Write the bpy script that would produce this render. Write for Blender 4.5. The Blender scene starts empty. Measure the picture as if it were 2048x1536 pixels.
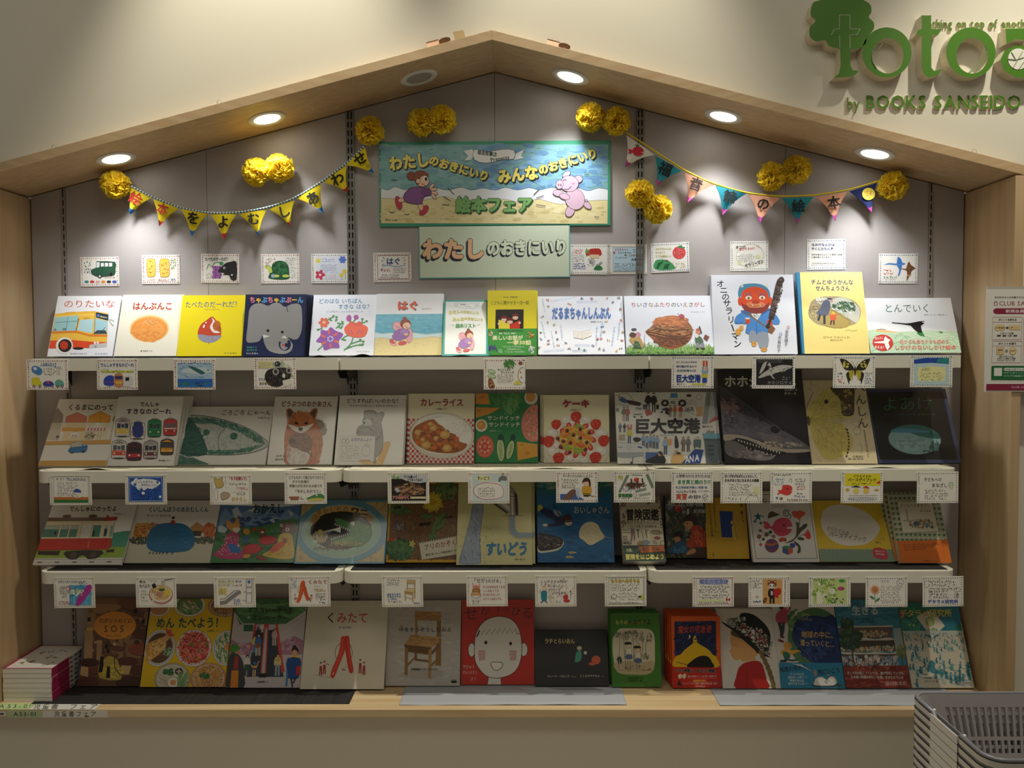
import bpy, math, random
import numpy as np
from mathutils import Vector, Matrix
from mathutils.geometry import tessellate_polygon
S = bpy.context.scene
COL = S.collection
PI = math.pi
# ---------------------------------------------------------------- camera, world, lights, exposure
FPX,CX,CD,PIT,YAW,ROL = 1584.87,0.0711,2.4863,0.0379,-0.0084,-0.0038
FW = Vector((math.sin(YAW)*math.cos(PIT),math.cos(YAW)*math.cos(PIT),-math.sin(PIT)))
R0 = Vector((math.cos(YAW), -math.sin(YAW), 0))
U0 = Vector((math.sin(YAW)*math.sin(PIT),math.cos(YAW)*math.sin(PIT),math.cos(PIT)))
RI = R0*math.cos(ROL) + U0*math.sin(ROL)
UP = -R0*math.sin(ROL) + U0*math.cos(ROL)
CAMP = Vector((CX, -CD, 0))
cd = bpy.data.cameras.new('camera'); cam = bpy.data.objects.new('camera',cd); COL.objects.link(cam)
cd.sensor_width = 36; cd.lens = 36*FPX/2048; cd.clip_start = .05
cam.matrix_world = Matrix(((RI.x,UP.x,-FW.x,CAMP.x),(RI.y,UP.y,-FW.y,CAMP.y),(RI.z,UP.z,-FW.z,CAMP.z),(0,0,0,1)))
S.camera = cam
S.view_settings.view_transform = 'Standard'; S.view_settings.look = 'None'
S.view_settings.gamma = 1; S.view_settings.use_curve_mapping = False
S.view_settings.exposure = 0.0
W = bpy.data.worlds.new('shop_ambient'); S.world = W; W.use_nodes = True
bg = W.node_tree.nodes['Background']; bg.inputs[0].default_value = (1.0,.89,.73,1); bg.inputs[1].default_value = .125
def light(kind, name, loc, energy, color, aim=None, **kw):
    d = bpy.data.lights.new(name,kind); o = bpy.data.objects.new(name,d); COL.objects.link(o)
    o.location = loc; d.energy = energy; d.color = color
    for k, v in kw.items(): setattr(d, k, v)
    if aim is not None: o.rotation_euler = (Vector(aim)-Vector(loc)).to_track_quat('-Z','Y').to_euler()
    return o
WARM = (1.0, .93, .77)
# ceiling spots of the shop, high up and close in front of the wall
for x_,y_,e_ in ((-.62,-.52,118),(.3,-.55,80),(1.55,-.85,95)):
    light('SPOT','ceiling_spot_lamp',(x_,y_,1.95),e_,WARM,(x_-.05,-.24,-.3),spot_size=1.02,spot_blend=.75,shadow_soft_size=.025)
light('AREA','ceiling_panel_lamp',(0,-2.2,1.9),14,WARM,(0,-.2,-.4),shape='RECTANGLE',size=3.2,size_y=.6)
# ---------------------------------------------------------------- helpers
def ray(px,py): return FW + RI*((px-1024)/FPX) - UP*((py-768)/FPX)
def at(px,py,Y):                    # point on the vertical plane at depth Y seen at a pixel of the photograph
    d = ray(px, py); return CAMP + d*((Y-CAMP.y)/d.y)
def atz(px, py, Z):
    d = ray(px, py); return CAMP + d*((Z-CAMP.z)/d.z)
def s2l(c): return c/12.92 if c <= .04045 else ((c+.055)/1.055)**2.4
_hc = {}
def hexc(h):
    if h not in _hc:
        g = h.lstrip('#')
        if len(g) == 3: g = g[0]*2+g[1]*2+g[2]*2
        _hc[h] = tuple(s2l(int(g[i:i+2],16)/255) for i in (0,2,4))
    return _hc[h]
MATS = {}
def mat(name,col='fff',rough=.6,metal=0,coat=0,bump=None,trans=0,alpha=None,attr=False,emit=None,grain=None,noise=None):
    if name in MATS: return MATS[name]
    m = bpy.data.materials.new(name); MATS[name] = m; m.use_nodes = True
    nt = m.node_tree; N = nt.nodes; L = nt.links; b = N['Principled BSDF']
    c = hexc(col); b.inputs['Base Color'].default_value = (*c,1)
    b.inputs['Roughness'].default_value = rough; b.inputs['Metallic'].default_value = metal
    if coat: b.inputs['Coat Weight'].default_value = coat; b.inputs['Coat Roughness'].default_value = .12
    if trans: b.inputs['Transmission Weight'].default_value = trans
    if emit: b.inputs['Emission Color'].default_value = (*hexc(emit[0]),1); b.inputs['Emission Strength'].default_value = emit[1]
    tc = N.new('ShaderNodeTexCoord')
    if attr:
        a = N.new('ShaderNodeAttribute'); a.attribute_name = 'Col'; L.new(a.outputs['Color'],b.inputs['Base Color'])
    if grain or noise:
        mp = N.new('ShaderNodeMapping'); L.new(tc.outputs['Object'],mp.inputs[0])
        nz = N.new('ShaderNodeTexNoise'); L.new(mp.outputs[0],nz.inputs[0])
        sc, det, c2 = (grain or noise)[:3]
        mp.inputs['Scale'].default_value = sc; nz.inputs['Scale'].default_value = 1; nz.inputs['Detail'].default_value = det
        rp = N.new('ShaderNodeValToRGB'); L.new(nz.outputs[0],rp.inputs[0])
        rp.color_ramp.elements[0].position = .32; rp.color_ramp.elements[1].position = .68
        rp.color_ramp.elements[0].color = (*c,1); rp.color_ramp.elements[1].color = (*hexc(c2),1)
        L.new(rp.outputs[0], b.inputs['Base Color'])
    if bump:
        nb = N.new('ShaderNodeTexNoise'); L.new(tc.outputs['Object'],nb.inputs[0]); nb.inputs['Scale'].default_value = bump[0]; nb.inputs['Detail'].default_value = 3
        bp = N.new('ShaderNodeBump'); bp.inputs['Strength'].default_value = bump[1]; bp.inputs['Distance'].default_value = bump[2] if len(bump) > 2 else .001
        L.new(nb.outputs[0],bp.inputs['Height']); L.new(bp.outputs[0],b.inputs['Normal'])
    return m
def me(name, V, F, m=None, smooth=False, cols=None):
    d = bpy.data.meshes.new(name); d.from_pydata(V,[],F); d.update()
    if m: d.materials.append(m)
    if smooth: d.polygons.foreach_set('use_smooth',[True]*len(d.polygons))
    if cols is not None:
        ca = d.color_attributes.new('Col','FLOAT_COLOR','CORNER')
        arr = []
        for f,c in zip(d.polygons,cols): arr.extend([c[0],c[1],c[2],1.0]*f.loop_total)
        ca.data.foreach_set('color', arr)
    return d
def ob(name, data, parent=None, loc=(0, 0, 0), rot=None):
    o = bpy.data.objects.new(name,data); COL.objects.link(o); o.location = loc
    if rot: o.rotation_euler = rot
    if parent: o.parent = parent
    return o
def tag(o, label=None, cat=None, group=None, kind=None):
    if label: o['label'] = label
    if cat: o['category'] = cat
    if group: o['group'] = group
    if kind: o['kind'] = kind
    return o
def empty(name,loc,label,cat,group=None,rot=None): return tag(ob(name,None,None,loc,rot),label,cat,group)
KIDS = {}
def copy_tree(o, parent=None):
    c = o.copy(); COL.objects.link(c)
    if parent: c.parent = parent
    for ch in list(o.children): copy_tree(ch, c)
    return c
class MB:
    def __init__(s): s.V = []; s.F = []
    def add(s, V, F):
        n = len(s.V); s.V += [tuple(v) for v in V]; s.F += [tuple(i+n for i in f) for f in F]; return s
    def box(s, x0, x1, y0, y1, z0, z1):
        V = [(x,y,z) for z in (z0,z1) for y in (y0,y1) for x in (x0,x1)]
        return s.add(V,[(0,2,3,1),(4,5,7,6),(0,1,5,4),(2,6,7,3),(0,4,6,2),(1,3,7,5)])
    def prism(s,P,a,b,ax='y'):    # polygon P extruded along an axis from a to b
        f = {'y': lambda p,t: (p[0],t,p[1]),'z': lambda p,t: (p[0],p[1],t),'x': lambda p,t: (t,p[0],p[1])}[ax]
        n = len(P); V = [f(p,a) for p in P]+[f(p,b) for p in P]
        tr = tessellate_polygon([[Vector((p[0],p[1],0)) for p in P]])
        F = [tuple(t) for t in tr]+[tuple(i+n for i in reversed(t)) for t in tr]
        F += [(i,i+n,(i+1) % n+n,(i+1) % n) for i in range(n)]
        return s.add(V, F)
    def tube(s, P, r, k=8, closed=False):
        P = [Vector(p) for p in P]; n = len(P); V = []; F = []
        for i in range(n):
            a = P[(i-1) % n] if (closed or i) else P[0]; b = P[(i+1) % n] if (closed or i < n-1) else P[-1]
            t = (b-a).normalized(); h = Vector((0,0,1)) if abs(t.z) < .9 else Vector((1,0,0))
            u = t.cross(h).normalized(); w = u.cross(t)
            V += [P[i]+(u*math.cos(2*PI*j/k)+w*math.sin(2*PI*j/k))*r for j in range(k)]
        for i in range(n if closed else n-1):
            i2 = (i+1) % n
            F += [(i*k+j,i*k+(j+1) % k,i2*k+(j+1) % k,i2*k+j) for j in range(k)]
        if not closed: F += [tuple(reversed(range(k))),tuple(range((n-1)*k,n*k))]
        return s.add(V, F)
    def lathe(s, P, k=40, cap=False):
        n = len(P); V = [(r*math.cos(2*PI*j/k),r*math.sin(2*PI*j/k),z) for r,z in P for j in range(k)]
        F = [(i*k+j,i*k+(j+1) % k,(i+1)*k+(j+1) % k,(i+1)*k+j) for i in range(n-1) for j in range(k)]
        if cap: F.append(tuple(range((n-1)*k, n*k)))
        return s.add(V, F)
    def sheet(s, f, nu, nv):
        V = [f(i/nu,j/nv) for j in range(nv+1) for i in range(nu+1)]
        F = [(j*(nu+1)+i,j*(nu+1)+i+1,(j+1)*(nu+1)+i+1,(j+1)*(nu+1)+i) for j in range(nv) for i in range(nu)]
        return s.add(V, F)
    def xf(s,M): s.V = [tuple(M @ Vector(v)) for v in s.V]; return s
    def obj(s,name,m,parent=None,loc=(0,0,0),rot=None,smooth=False,bevel=0):
        o = ob(name,me(name,s.V,s.F,m,smooth),parent,loc,rot)
        if bevel: b = o.modifiers.new('edge','BEVEL'); b.width = bevel; b.segments = 2; b.limit_method = 'ANGLE'
        return o
# ---------------------------------------------------------------- lettering and flat print
_tc = bpy.data.curves.new('lettering','FONT'); _tc.resolution_u = 2
_to = bpy.data.objects.new('lettering',_tc); COL.objects.link(_to)
_dg = bpy.context.evaluated_depsgraph_get()
GL = {}
def glyph(ch, b=.0, sh=0):
    k = (ch, round(b, 3), sh)
    if k not in GL:
        _tc.body = ch; _tc.offset = k[1]; _tc.shear = sh; _dg.update()
        m = bpy.data.meshes.new_from_object(_to.evaluated_get(_dg))
        V = [(v.co.x,v.co.y) for v in m.vertices]; F = [tuple(p.vertices) for p in m.polygons]
        bpy.data.meshes.remove(m)
        xs = [v[0] for v in V] or [0, .3]
        GL[k] = (V, F, min(xs), max(xs))
    return GL[k]
def catmull(P, closed=True, k=5):
    n = len(P); out = []
    for i in range(n if closed else n-1):
        p0 = P[(i-1) % n] if closed or i else P[0]; p1 = P[i]; p2 = P[(i+1) % n]; p3 = P[(i+2) % n] if closed or i < n-2 else P[-1]
        for j in range(k):
            t = j/k
            out.append(tuple(.5*(2*b+(c-a)*t+(2*a-5*b+4*c-d)*t*t+(3*b-a-3*c+d)*t**3) for a,b,c,d in zip(p0,p1,p2,p3)))
    if not closed: out.append(tuple(P[-1]))
    return out
def clip(P):
    for ax,lim,sg in ((0,0,1),(0,1,-1),(1,0,1),(1,1,-1)):
        Q = []; n = len(P)
        for i in range(n):
            a,b = P[i],P[(i+1) % n]; ia = (a[ax]-lim)*sg >= 0; ib = (b[ax]-lim)*sg >= 0
            if ia: Q.append(a)
            if ia != ib:
                t = (lim-a[ax])/(b[ax]-a[ax]); Q.append((a[0]+(b[0]-a[0])*t,a[1]+(b[1]-a[1])*t))
        P = Q
        if not P: return P
    return P
class Art:
    """flat print: shapes drawn in the pixels of one view, carried onto a real w x h sheet"""
    def __init__(s,crop,q,w,h,eps=.00001,free=None,seed=1):
        s.c = crop; s.w = w; s.h = h; s.V = []; s.F = []; s.C = []; s.k = 0; s.eps = eps; s.free = free; s.rg = random.Random(seed); s.off = 0
        s.parts = []
        if not free:
            T = ((0,1),(1,1),(1,0),(0,0)); A = []; B = []
            for (x, y), (u, v) in zip(q, T):
                A.append([x,y,1,0,0,0,-u*x,-u*y]); B.append(u)
                A.append([0,0,0,x,y,1,-v*x,-v*y]); B.append(v)
            s.H = np.linalg.solve(np.array(A,float),np.array(B,float)).tolist()
    def m(s, p):
        x, y = p
        if s.free: return s.free(s.c[0]+x/s.c[2],s.c[1]+y/s.c[2])
        H = s.H; d = H[6]*x+H[7]*y+1
        return ((H[0]*x+H[1]*y+H[2])/d,(H[3]*x+H[4]*y+H[5])/d)
    def put(s, P, F, col, dk=0):
        n = len(s.V); y = -s.off-(s.k+dk)*s.eps; w,h = (1,1) if s.free else (s.w,s.h)
        s.V += [(p[0]*w,y,p[1]*h) for p in P]; s.F += [tuple(i+n for i in f) for f in F]; c = hexc(col); s.C += [c]*len(F)
    def p(s, col, P, sm=0, nl=0):
        if sm: P = catmull(P, True, sm)
        P = [s.m(q) for q in P]
        if not s.free: P = clip(P)
        if len(P) < 3: return s
        tr = tessellate_polygon([[Vector((q[0],q[1],0)) for q in P]])
        s.k += .1 if nl else 1
        s.put(P, [tuple(t) for t in tr], col); return s
    def r(s,col,x0,y0,x1,y1): return s.p(col,[(x0,y0),(x1,y0),(x1,y1),(x0,y1)])
    def bg(s, col):
        s.k += 1; s.put([(0,0),(1,0),(1,1),(0,1)],[(0,1,2,3)],col); return s
    def e(s, col, cx, cy, rx, ry=None, a=0, n=18, nl=0):
        ry = rx if ry is None else ry; ca,sa = math.cos(math.radians(a)),math.sin(math.radians(a))
        return s.p(col,[(cx+rx*math.cos(t)*ca-ry*math.sin(t)*sa,cy+rx*math.cos(t)*sa+ry*math.sin(t)*ca) for t in [2*PI*i/n for i in range(n)]],nl=nl)
    def l(s, col, w, P, sm=0, cl=0, nl=0):
        if sm: P = catmull(P, bool(cl), sm)
        n = len(P); A = []; B = []
        for i in range(n):
            a = P[(i-1) % n] if cl or i else P[0]; b = P[(i+1) % n] if cl or i < n-1 else P[-1]
            dx,dy = b[0]-a[0],b[1]-a[1]; L = math.hypot(dx,dy) or 1
            A.append((P[i][0]-dy/L*w/2,P[i][1]+dx/L*w/2)); B.append((P[i][0]+dy/L*w/2,P[i][1]-dx/L*w/2))
        if not nl: s.k += 1
        V = [s.m(q) for q in A+B]
        if not s.free: V = [(min(1,max(0,q[0])),min(1,max(0,q[1]))) for q in V]
        s.put(V,[(i,(i+1) % n,n+(i+1) % n,n+i) for i in range(n if cl else n-1)],col); return s
    def ring(s, col, w, cx, cy, rx, ry=None, a=0, n=22):
        ry = rx if ry is None else ry; ca,sa = math.cos(math.radians(a)),math.sin(math.radians(a))
        return s.l(col,w,[(cx+rx*math.cos(t)*ca-ry*math.sin(t)*sa,cy+rx*math.cos(t)*sa+ry*math.sin(t)*ca) for t in [2*PI*i/n for i in range(n)]],cl=1)
    def ch(s,c,x,y,sx,sy,ang,col,b,sh=0):       # one character centred at x, y
        bx = max(0,b); V,F,a0,a1 = glyph(c,min(b,0),sh); mx = .5 if ord(c) > 255 else (a0+a1)/2
        my = .38 if ord(c) > 255 else .345
        ca, sa = math.cos(ang), math.sin(ang); F0 = F
        n8 = 0 if bx <= .001 else 4 if bx < .021 else 8
        for q in range(n8+1):
            ox,oy = (0,0) if q == 0 else (bx*math.cos(q*2*PI/n8+.4),bx*math.sin(q*2*PI/n8+.4)); P = []
            for vx, vy in V:
                dx,dy = (vx-mx+ox)*sx,-(vy-my+oy)*sy; P.append(s.m((x+dx*ca-dy*sa,y+dx*sa+dy*ca)))
            if not s.free: F = [f for f in F0 if all(-.0 <= P[i][0] <= 1 and 0 <= P[i][1] <= 1 for i in f)]
            s.put(P, F, col, q*.4)
    def t(s,txt,x0,x1,y,col,h=None,b=.012,arc=0,ol=None,sd=None,sh=0,sp=0,jit=0,y1=None,rot=True):
        Ws = [(1.0 if ord(c) > 255 else (.35 if c == ' ' else glyph(c,0)[3]-glyph(c,0)[2]+.13))+sp for c in txt]; T = sum(Ws)
        y1 = y if y1 is None else y1; L = math.hypot(x1-x0,y1-y); sx = L/T; sy = h or sx
        if h and abs(h) < sx*1.0: pass
        gx = min(sx, sy*1.35) if h else sx
        passes = []
        if sd: passes.append((sd[0],sd[1],sd[2],b+(sd[3] if len(sd) > 3 else 0)))
        if ol: passes.append((0, 0, ol[0], b+ol[1]))
        passes.append((0, 0, None, b))
        for dx, dy, cc, bb in passes:
            s.k += 1; u = 0; rg = random.Random(7)
            for i, c in enumerate(txt):
                q = (u+Ws[i]/2)/T; u += Ws[i]
                if c in ' \u3000': continue
                ang = math.atan2(y1-y+(arc*4*(1-2*q) if rot else 0),x1-x0)
                j = (rg.random()-.5)*jit
                s.ch(c,x0+(x1-x0)*q+dx,y+(y1-y)*q+arc*4*q*(1-q)+dy+j*sy,gx,sy,ang+j*.5,cc or (col if isinstance(col,str) else col[i % len(col)]),bb,sh)
            if bb > .001: s.k += 3.5
        return s
    def v(s,txt,x,y0,y1,w,col,b=.012,x1=None,jit=0):   # vertical line of text
        n = len(txt); p = (y1-y0)/n; x1 = x if x1 is None else x1; ang = -math.atan2(x1-x,y1-y0); s.k += 1; rg = random.Random(3)
        for i, c in enumerate(txt):
            if c in ' \u3000': continue
            q = (i+.5)/n; j = (rg.random()-.5)*jit*w
            s.ch(c,x+(x1-x)*q+j,y0+(y1-y0)*q,w,p*1.0,ang+(PI/2 if c in 'ー・()-' else 0),col,b)
        s.k += 3.5; return s
    def sc(s,col,x0,y0,x1,y1,rows=1,w=None,d=.75):  # rows of small handwriting, too small to read
        rh = (y1-y0)/rows; w = w or rh*.13; s.k += 1; cw = rh*.72
        for i in range(rows):
            x = x0; yb = y0+rh*(i+.12); e = x1-(s.rg.random()*.18*(x1-x0) if rows > 1 else 0)
            while x+cw*.8 < e:
                if s.rg.random() < .93:
                    for _ in range(3):
                        ax,ay = x+s.rg.random()*cw*.8,yb+s.rg.random()*rh*d; 
                        if s.rg.random() < .5: bx,by = ax+cw*(.25+.4*s.rg.random()),ay+rh*.12*(s.rg.random()-.5)
                        else: bx,by = ax+cw*.3*(s.rg.random()-.5),ay+rh*(.2+.35*s.rg.random())
                        s.l(col,w,[(ax,ay),(bx,min(by,yb+rh*.8))],nl=1)
                x += cw
        return s
    def pk(s, P):
        rg = s.rg
        if len(P) == 4 and not isinstance(P[0], tuple):
            cx, cy, rx, ry = P
            def pick():
                while 1:
                    u,v = rg.uniform(-1,1),rg.uniform(-1,1)
                    if u*u+v*v < 1: return cx+u*rx, cy+v*ry
        else:
            xs = [q[0] for q in P]; ys = [q[1] for q in P]
            def pick():
                for _ in range(99):
                    x,y = rg.uniform(min(xs),max(xs)),rg.uniform(min(ys),max(ys)); c = False; j = len(P)-1
                    for i in range(len(P)):
                        if (P[i][1] > y) != (P[j][1] > y) and x < (P[j][0]-P[i][0])*(y-P[i][1])/(P[j][1]-P[i][1])+P[i][0]: c = not c
                        j = i
                    if c: return x, y
                return x, y
        return pick
    def bl(s,cols,P,n,r0,r1,asp=.6,a0=0,a1=180,inside=None):  # many small painted dabs inside polygon/ellipse P
        s.k += 1; rg = s.rg; pick = s.pk(P)
        for i in range(n):
            x, y = pick(); r = rg.uniform(r0, r1)
            s.e(rg.choice(cols),x,y,r,r*asp,rg.uniform(a0,a1),7,nl=1)
        s.k = math.ceil(s.k); return s
    def st(s,cols,P,n,L,w,a0=0,a1=180):     # many short hatching strokes
        s.k += 1; rg = s.rg; pick = s.pk(P)
        for i in range(n):
            x,y = pick(); a = math.radians(rg.uniform(a0,a1)); l = L*rg.uniform(.6,1.3)/2
            s.k += .05; s.l(rg.choice(cols),w,[(x-l*math.cos(a),y-l*math.sin(a)),(x+l*math.cos(a),y+l*math.sin(a))],nl=1)
        s.k = math.ceil(s.k); return s
    def nxt(s,name,off=.0004):                   # close the sheet; what follows is printed on a second sheet over it
        s.parts.append((s.V,s.F,s.C,s.pname)) ; s.V = []; s.F = []; s.C = []; s.off = off+s.k*s.eps; s.pname = name; s.k = 0; return s
    pname = 'cover_print'
    def build(s,parent,name=None,m='print',loc=(0,0,0)):
        out = []
        for V,F,C,nm in s.parts+[(s.V,s.F,s.C,s.pname)]:
            if F: out.append(ob(name or nm,me(name or nm,V,F,MATS[m],cols=C),parent,loc))
        return out
mat('print', rough=.42, attr=True)
mat('print_gloss',rough=.35,attr=True,coat=.6,bump=(260,.25,.0006))
mat('print_matte', rough=.8, attr=True)
# ---------------------------------------------------------------- materials
WALLP = mat('wall_paint','dcd7c6',.75,bump=(60,.12,.0008))
GREYP = mat('grey_panel','aaa4a1',.6,noise=((1.5,1.5,1.5),2,'aea8a5'),bump=(900,.15,.0003))
OAK = mat('light_oak','cbb08a',.5,grain=((3,3,38),4,'b99b72'))
OAKV = mat('light_oak_upright','c8ad86',.5,grain=((30,30,1.6),4,'b6986f'))
OAKR = mat('light_oak_edge','c9ae88',.5,grain=((4,60,60),4,'ba9d75'))
DARK = mat('dark_gap', '15120f', .9)
WHITE = mat('shelf_white', 'e4e2d2', .4)
STEEL = mat('slot_steel', '8c8a84', .35, .6)
DSTEEL = mat('dark_steel', '3a3835', .45, .5)
D, WI, ZA, ZL = .2481, 1.457, .8732, .4984
SL = (ZA-ZL)/WI
ZLED, WALLY = -1.02, -.206
roof = lambda x, o=0: ZA-abs(x)*SL+o
FT = .0265
tr1 = FT/math.cos(math.atan(SL))
# ---------------------------------------------------------------- the shop wall round the niche, floor
o = MB()
OX = WI+.012; X9 = 2.6; ZT = 2.1; ZF = -1.6
o.prism([(-X9,ZF),(-OX,ZF),(-OX,roof(OX,.012)),(0,ZA+.012),(0,ZT),(-X9,ZT)],WALLY,WALLY+.1)
o.prism([(X9,ZF),(X9,ZT),(0,ZT),(0,ZA+.012),(OX,roof(OX,.012)),(OX,ZF)],WALLY,WALLY+.1)
o.box(-OX, OX, WALLY+.0003, WALLY+.1, ZF, ZLED-.012)
tag(o.obj('wall_front', WALLP), kind='structure')
tag(MB().box(-X9,X9,-3.4,WALLY,ZF-.03,ZF).obj('floor',mat('floor_vinyl','9c8f7c',.35,noise=((3,3,3),5,'a79a86'))),kind='structure')
tag(MB().box(-X9,X9,WALLY-.012,WALLY-.0005,ZF,ZF+.07).obj('baseboard_front',mat('base_vinyl','6b6156',.5)),kind='structure')
# back wall: dark backing board and 45 cm grey panels with thin joints
wb = tag(MB().prism([(-WI,ZLED-.02),(WI,ZLED-.02),(WI,ZL),(0,ZA),(-WI,ZL)],.012,.02).obj('wall_back',DARK),kind='structure')
xs = [-WI+.004,-1.3515,-.9,-.45,0,.45,.9,1.3515,WI-.004]
for a, b in zip(xs, xs[1:]):
    a2, b2 = a+.0006, b-.0006
    P = [(a2,ZLED-.01),(b2,ZLED-.01),(b2,roof(b2,-.003)),(a2,roof(a2,-.003))]
    MB().prism(P, 0, .012).obj('panel', GREYP, wb)
# ---------------------------------------------------------------- house shaped timber surround
for i, sg in ((1, -1), (2, 1)):
    P = [(0,ZA),(sg*(WI+FT),roof(WI+FT)),(sg*(WI+FT),roof(WI+FT,tr1)),(0,ZA+tr1)]
    if sg > 0: P = P[::-1]
    # built lying flat so that the grain follows the slope
    o = MB().prism(P, -D, .015); ang = -sg*math.atan(SL)
    o.xf(Matrix.Rotation(ang,4,'Y').inverted() @ Matrix.Translation((0,0,-ZA)))
    r = o.obj('trim_%d' % i,OAKR,None,(0,0,ZA),(0,ang,0),bevel=.0008); tag(r,kind='structure')
for i, sg in ((3, -1), (4, 1)):
    a, b = sorted((sg*WI, sg*(WI+FT)))
    tag(MB().box(a,b,-D,.015,ZLED,roof(WI+FT)).obj('trim_%d' % i,OAKV,bevel=.0008),kind='structure')
tag(MB().box(-WI-FT,WI+FT,-D-.001,.015,ZLED-.0225,ZLED).obj('trim_5',mat('oak_ledge','d6bf98',.45,grain=((2.5,45,45),4,'c7ab80')),bevel=.001),kind='structure')
# ---------------------------------------------------------------- slotted uprights
def upright(X, w, cols, label):
    t = empty('shelf_upright',(X,0,ZLED),label,'upright','slotted steel uprights in the back wall')
    top = roof(X)-ZLED-.004; o = MB(); y0,y1 = (-.004,-.001)
    MB().box(-w/2,w/2,-.0012,-.0002,0,top).obj('channel_back',DARK,t)
    sw = .0042; cx = [-.0052, .0052] if cols == 2 else [0]
    ed = [-w/2]
    for c in cx: ed += [c-sw/2, c+sw/2]
    ed.append(w/2)
    for a,b in zip(ed[::2],ed[1::2]): o.box(a,b,y0,y1,0,top)
    z = .012
    while z < top-.02:
        for c in cx: o.box(c-sw/2,c+sw/2,y0+.0002,y1,z,z+.0085)
        z += .0262
    o.obj('slotted_face',STEEL if cols == 2 else mat('upright_grey','9b948d',.5,.2),t)
upright(-1.35,.012,1,'slotted steel upright nearest the left side panel')
upright(-.45,.025,2,'double-slotted steel upright left of the large beach banner')
upright(.45,.025,2,'double-slotted steel upright right of the large beach banner')
upright(1.35,.012,1,'slotted steel upright nearest the right side panel')
# ---------------------------------------------------------------- shelves, brackets, mats
SY, STH = .190, .036
SZ = {1: -.0085, 2: -.3375, 3: -.636}
def shelf_poly(w, d, r):
    P = [(-w/2, -.006), (-w/2, -d+r)]
    P += [(-w/2+r-r*math.cos(t),-d+r-r*.55*0-r*math.sin(t)) for t in [PI/2*i/6 for i in range(1,7)]]
    P += [(w/2-r+r*math.sin(t),-d+r-r*math.cos(t)) for t in [PI/2*i/6 for i in range(0,7)]]
    P += [(w/2, -.006)]; return P
WORD = {1: 'top',2: 'middle',3: 'lowest'}; SIDE = ('left','centre','right')
for r in (1, 2, 3):
    for i, X in enumerate((-.9, 0, .9)):
        s_ = empty('shelf',(X,0,SZ[r]-STH),'%s %s white steel shelf of three, in the %s bay' % ('the',WORD[r],SIDE[i]),'shelf','white shelves in the niche')
        s_['label'] = 'white steel shelf board, %s row, %s bay' % (WORD[r],SIDE[i])
        MB().prism(shelf_poly(.897,SY,.006 if r == 1 else .034)[::-1],0,STH,'z').obj('shelf_board',WHITE,s_,bevel=.0025)
        for sx in (-1, 1):
            xx = sx*.436
            MB().prism([(-.004,-.001),(-.13,-.001),(-.145,-.008),(-.118,-.026),(-.02,-.030),(-.004,-.05)],xx-.0015,xx+.0015,'x').obj('bracket',DSTEEL,s_)
BLK = mat('black_mat','1b191a',.85,noise=((400,3,400),1,'2a2829'))
CRM = mat('cream_liner','e2dfcb',.7,noise=((300,6,300),1,'d6d2bb'))
GRY = mat('grey_sheet', 'a9adb5', .6)
def mat_sheet(x0,x1,y0,y1,z,m,label,cat,bumps=(),tl=0,tr=0,thick=.0012,nu=160,name='shelf_mat',group=None):
    def f(u, v, dz=0):
        x = x0+(x1-x0)*u; y = y0+(y1-y0)*v
        e = (1-v)**9
        zz = z+.0006+dz+e*sum(h*math.exp(-((x-bx)/bw)**2) for bx,bw,h in bumps)+.0006*math.sin(x*41)*e
        xx = x+(tl*(v) if u < .5 else 0)*(1-2*u if u < .5 else 0)+(tr*v if u > .5 else 0)*(2*u-1 if u > .5 else 0)
        return (xx, y, zz)
    o = MB().sheet(f,nu,8); o.sheet(lambda u,v: f(u,v,thick),nu,8)
    n = nu+1
    B = len(o.V)//2
    o.F += [(i,i+1,B+i+1,B+i) for i in range(nu)]+[(8*n+i+1,8*n+i,B+8*n+i,B+8*n+i+1) for i in range(nu)]
    o.F += [(j*n,B+j*n,B+(j+1)*n,(j+1)*n) for j in range(8)]+[(j*n+nu,(j+1)*n+nu,B+(j+1)*n+nu,B+j*n+nu) for j in range(8)]
    return tag(o.obj(name,m,smooth=True),label,cat,group)
X1 = lambda px: at(px, 715, -.18).x
for i in range(3):
    a, b = -1.348+.9*i, -.452+.9*i
    bm = [[(X1(560),.02,.002)],[(X1(672),.014,.010),(X1(727),.026,.0085),(X1(790),.03,.003),(X1(925),.03,.004),(X1(1040),.03,.003),(X1(1150),.03,.003)],[(X1(1410),.02,.004),(X1(1455),.02,.003)]][i]
    if i == 0: bm.append((X1(640), .022, .006))
    mat_sheet(a+.004,b,-SY+.003,-.012,SZ[1],BLK,['black ribbed anti-slip mat on the top shelf under the bus and elephant picture books','black ribbed anti-slip mat curling up under the hugging pig book on the top shelf','black ribbed anti-slip mat on the top shelf under the walnut and demon books'][i],'mat',bm)
    bm2 = [[(at(190,930,-.18).x,.03,.006),(at(330,930,-.18).x,.05,.002),(at(610,930,-.18).x,.03,.005)],[(at(1100,930,-.18).x,.05,.003)],[(at(1330,930,-.18).x,.03,.003),(at(1770,930,-.18).x,.04,.003)]][i]
    mat_sheet(a+.02,b-.02,-SY+.012,-.012,SZ[2],CRM,['cream ribbed liner with a curled front edge on the middle left shelf','cream ribbed liner on the middle shelf under the curry, sandwich and cake books','cream ribbed liner on the middle right shelf under the airport and shark books'][i],'shelf liner',bm2,name='shelf_liner')
    mat_sheet(a+.022,b-.022,-SY+.012,-.012,SZ[3],BLK,['black anti-slip mat on the lowest shelf under the tram and caterpillar books','black anti-slip mat on the lowest shelf under the ant and tap books','black anti-slip mat on the lowest shelf under the goldfish and egg books'][i],'mat',[])
zx = lambda px: atz(px, 1405, ZLED).x
mat_sheet(-1.36,zx(700),-.214,-.02,ZLED,BLK,'black mat along the left part of the wooden ledge','mat',[],tr=.0)
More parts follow.
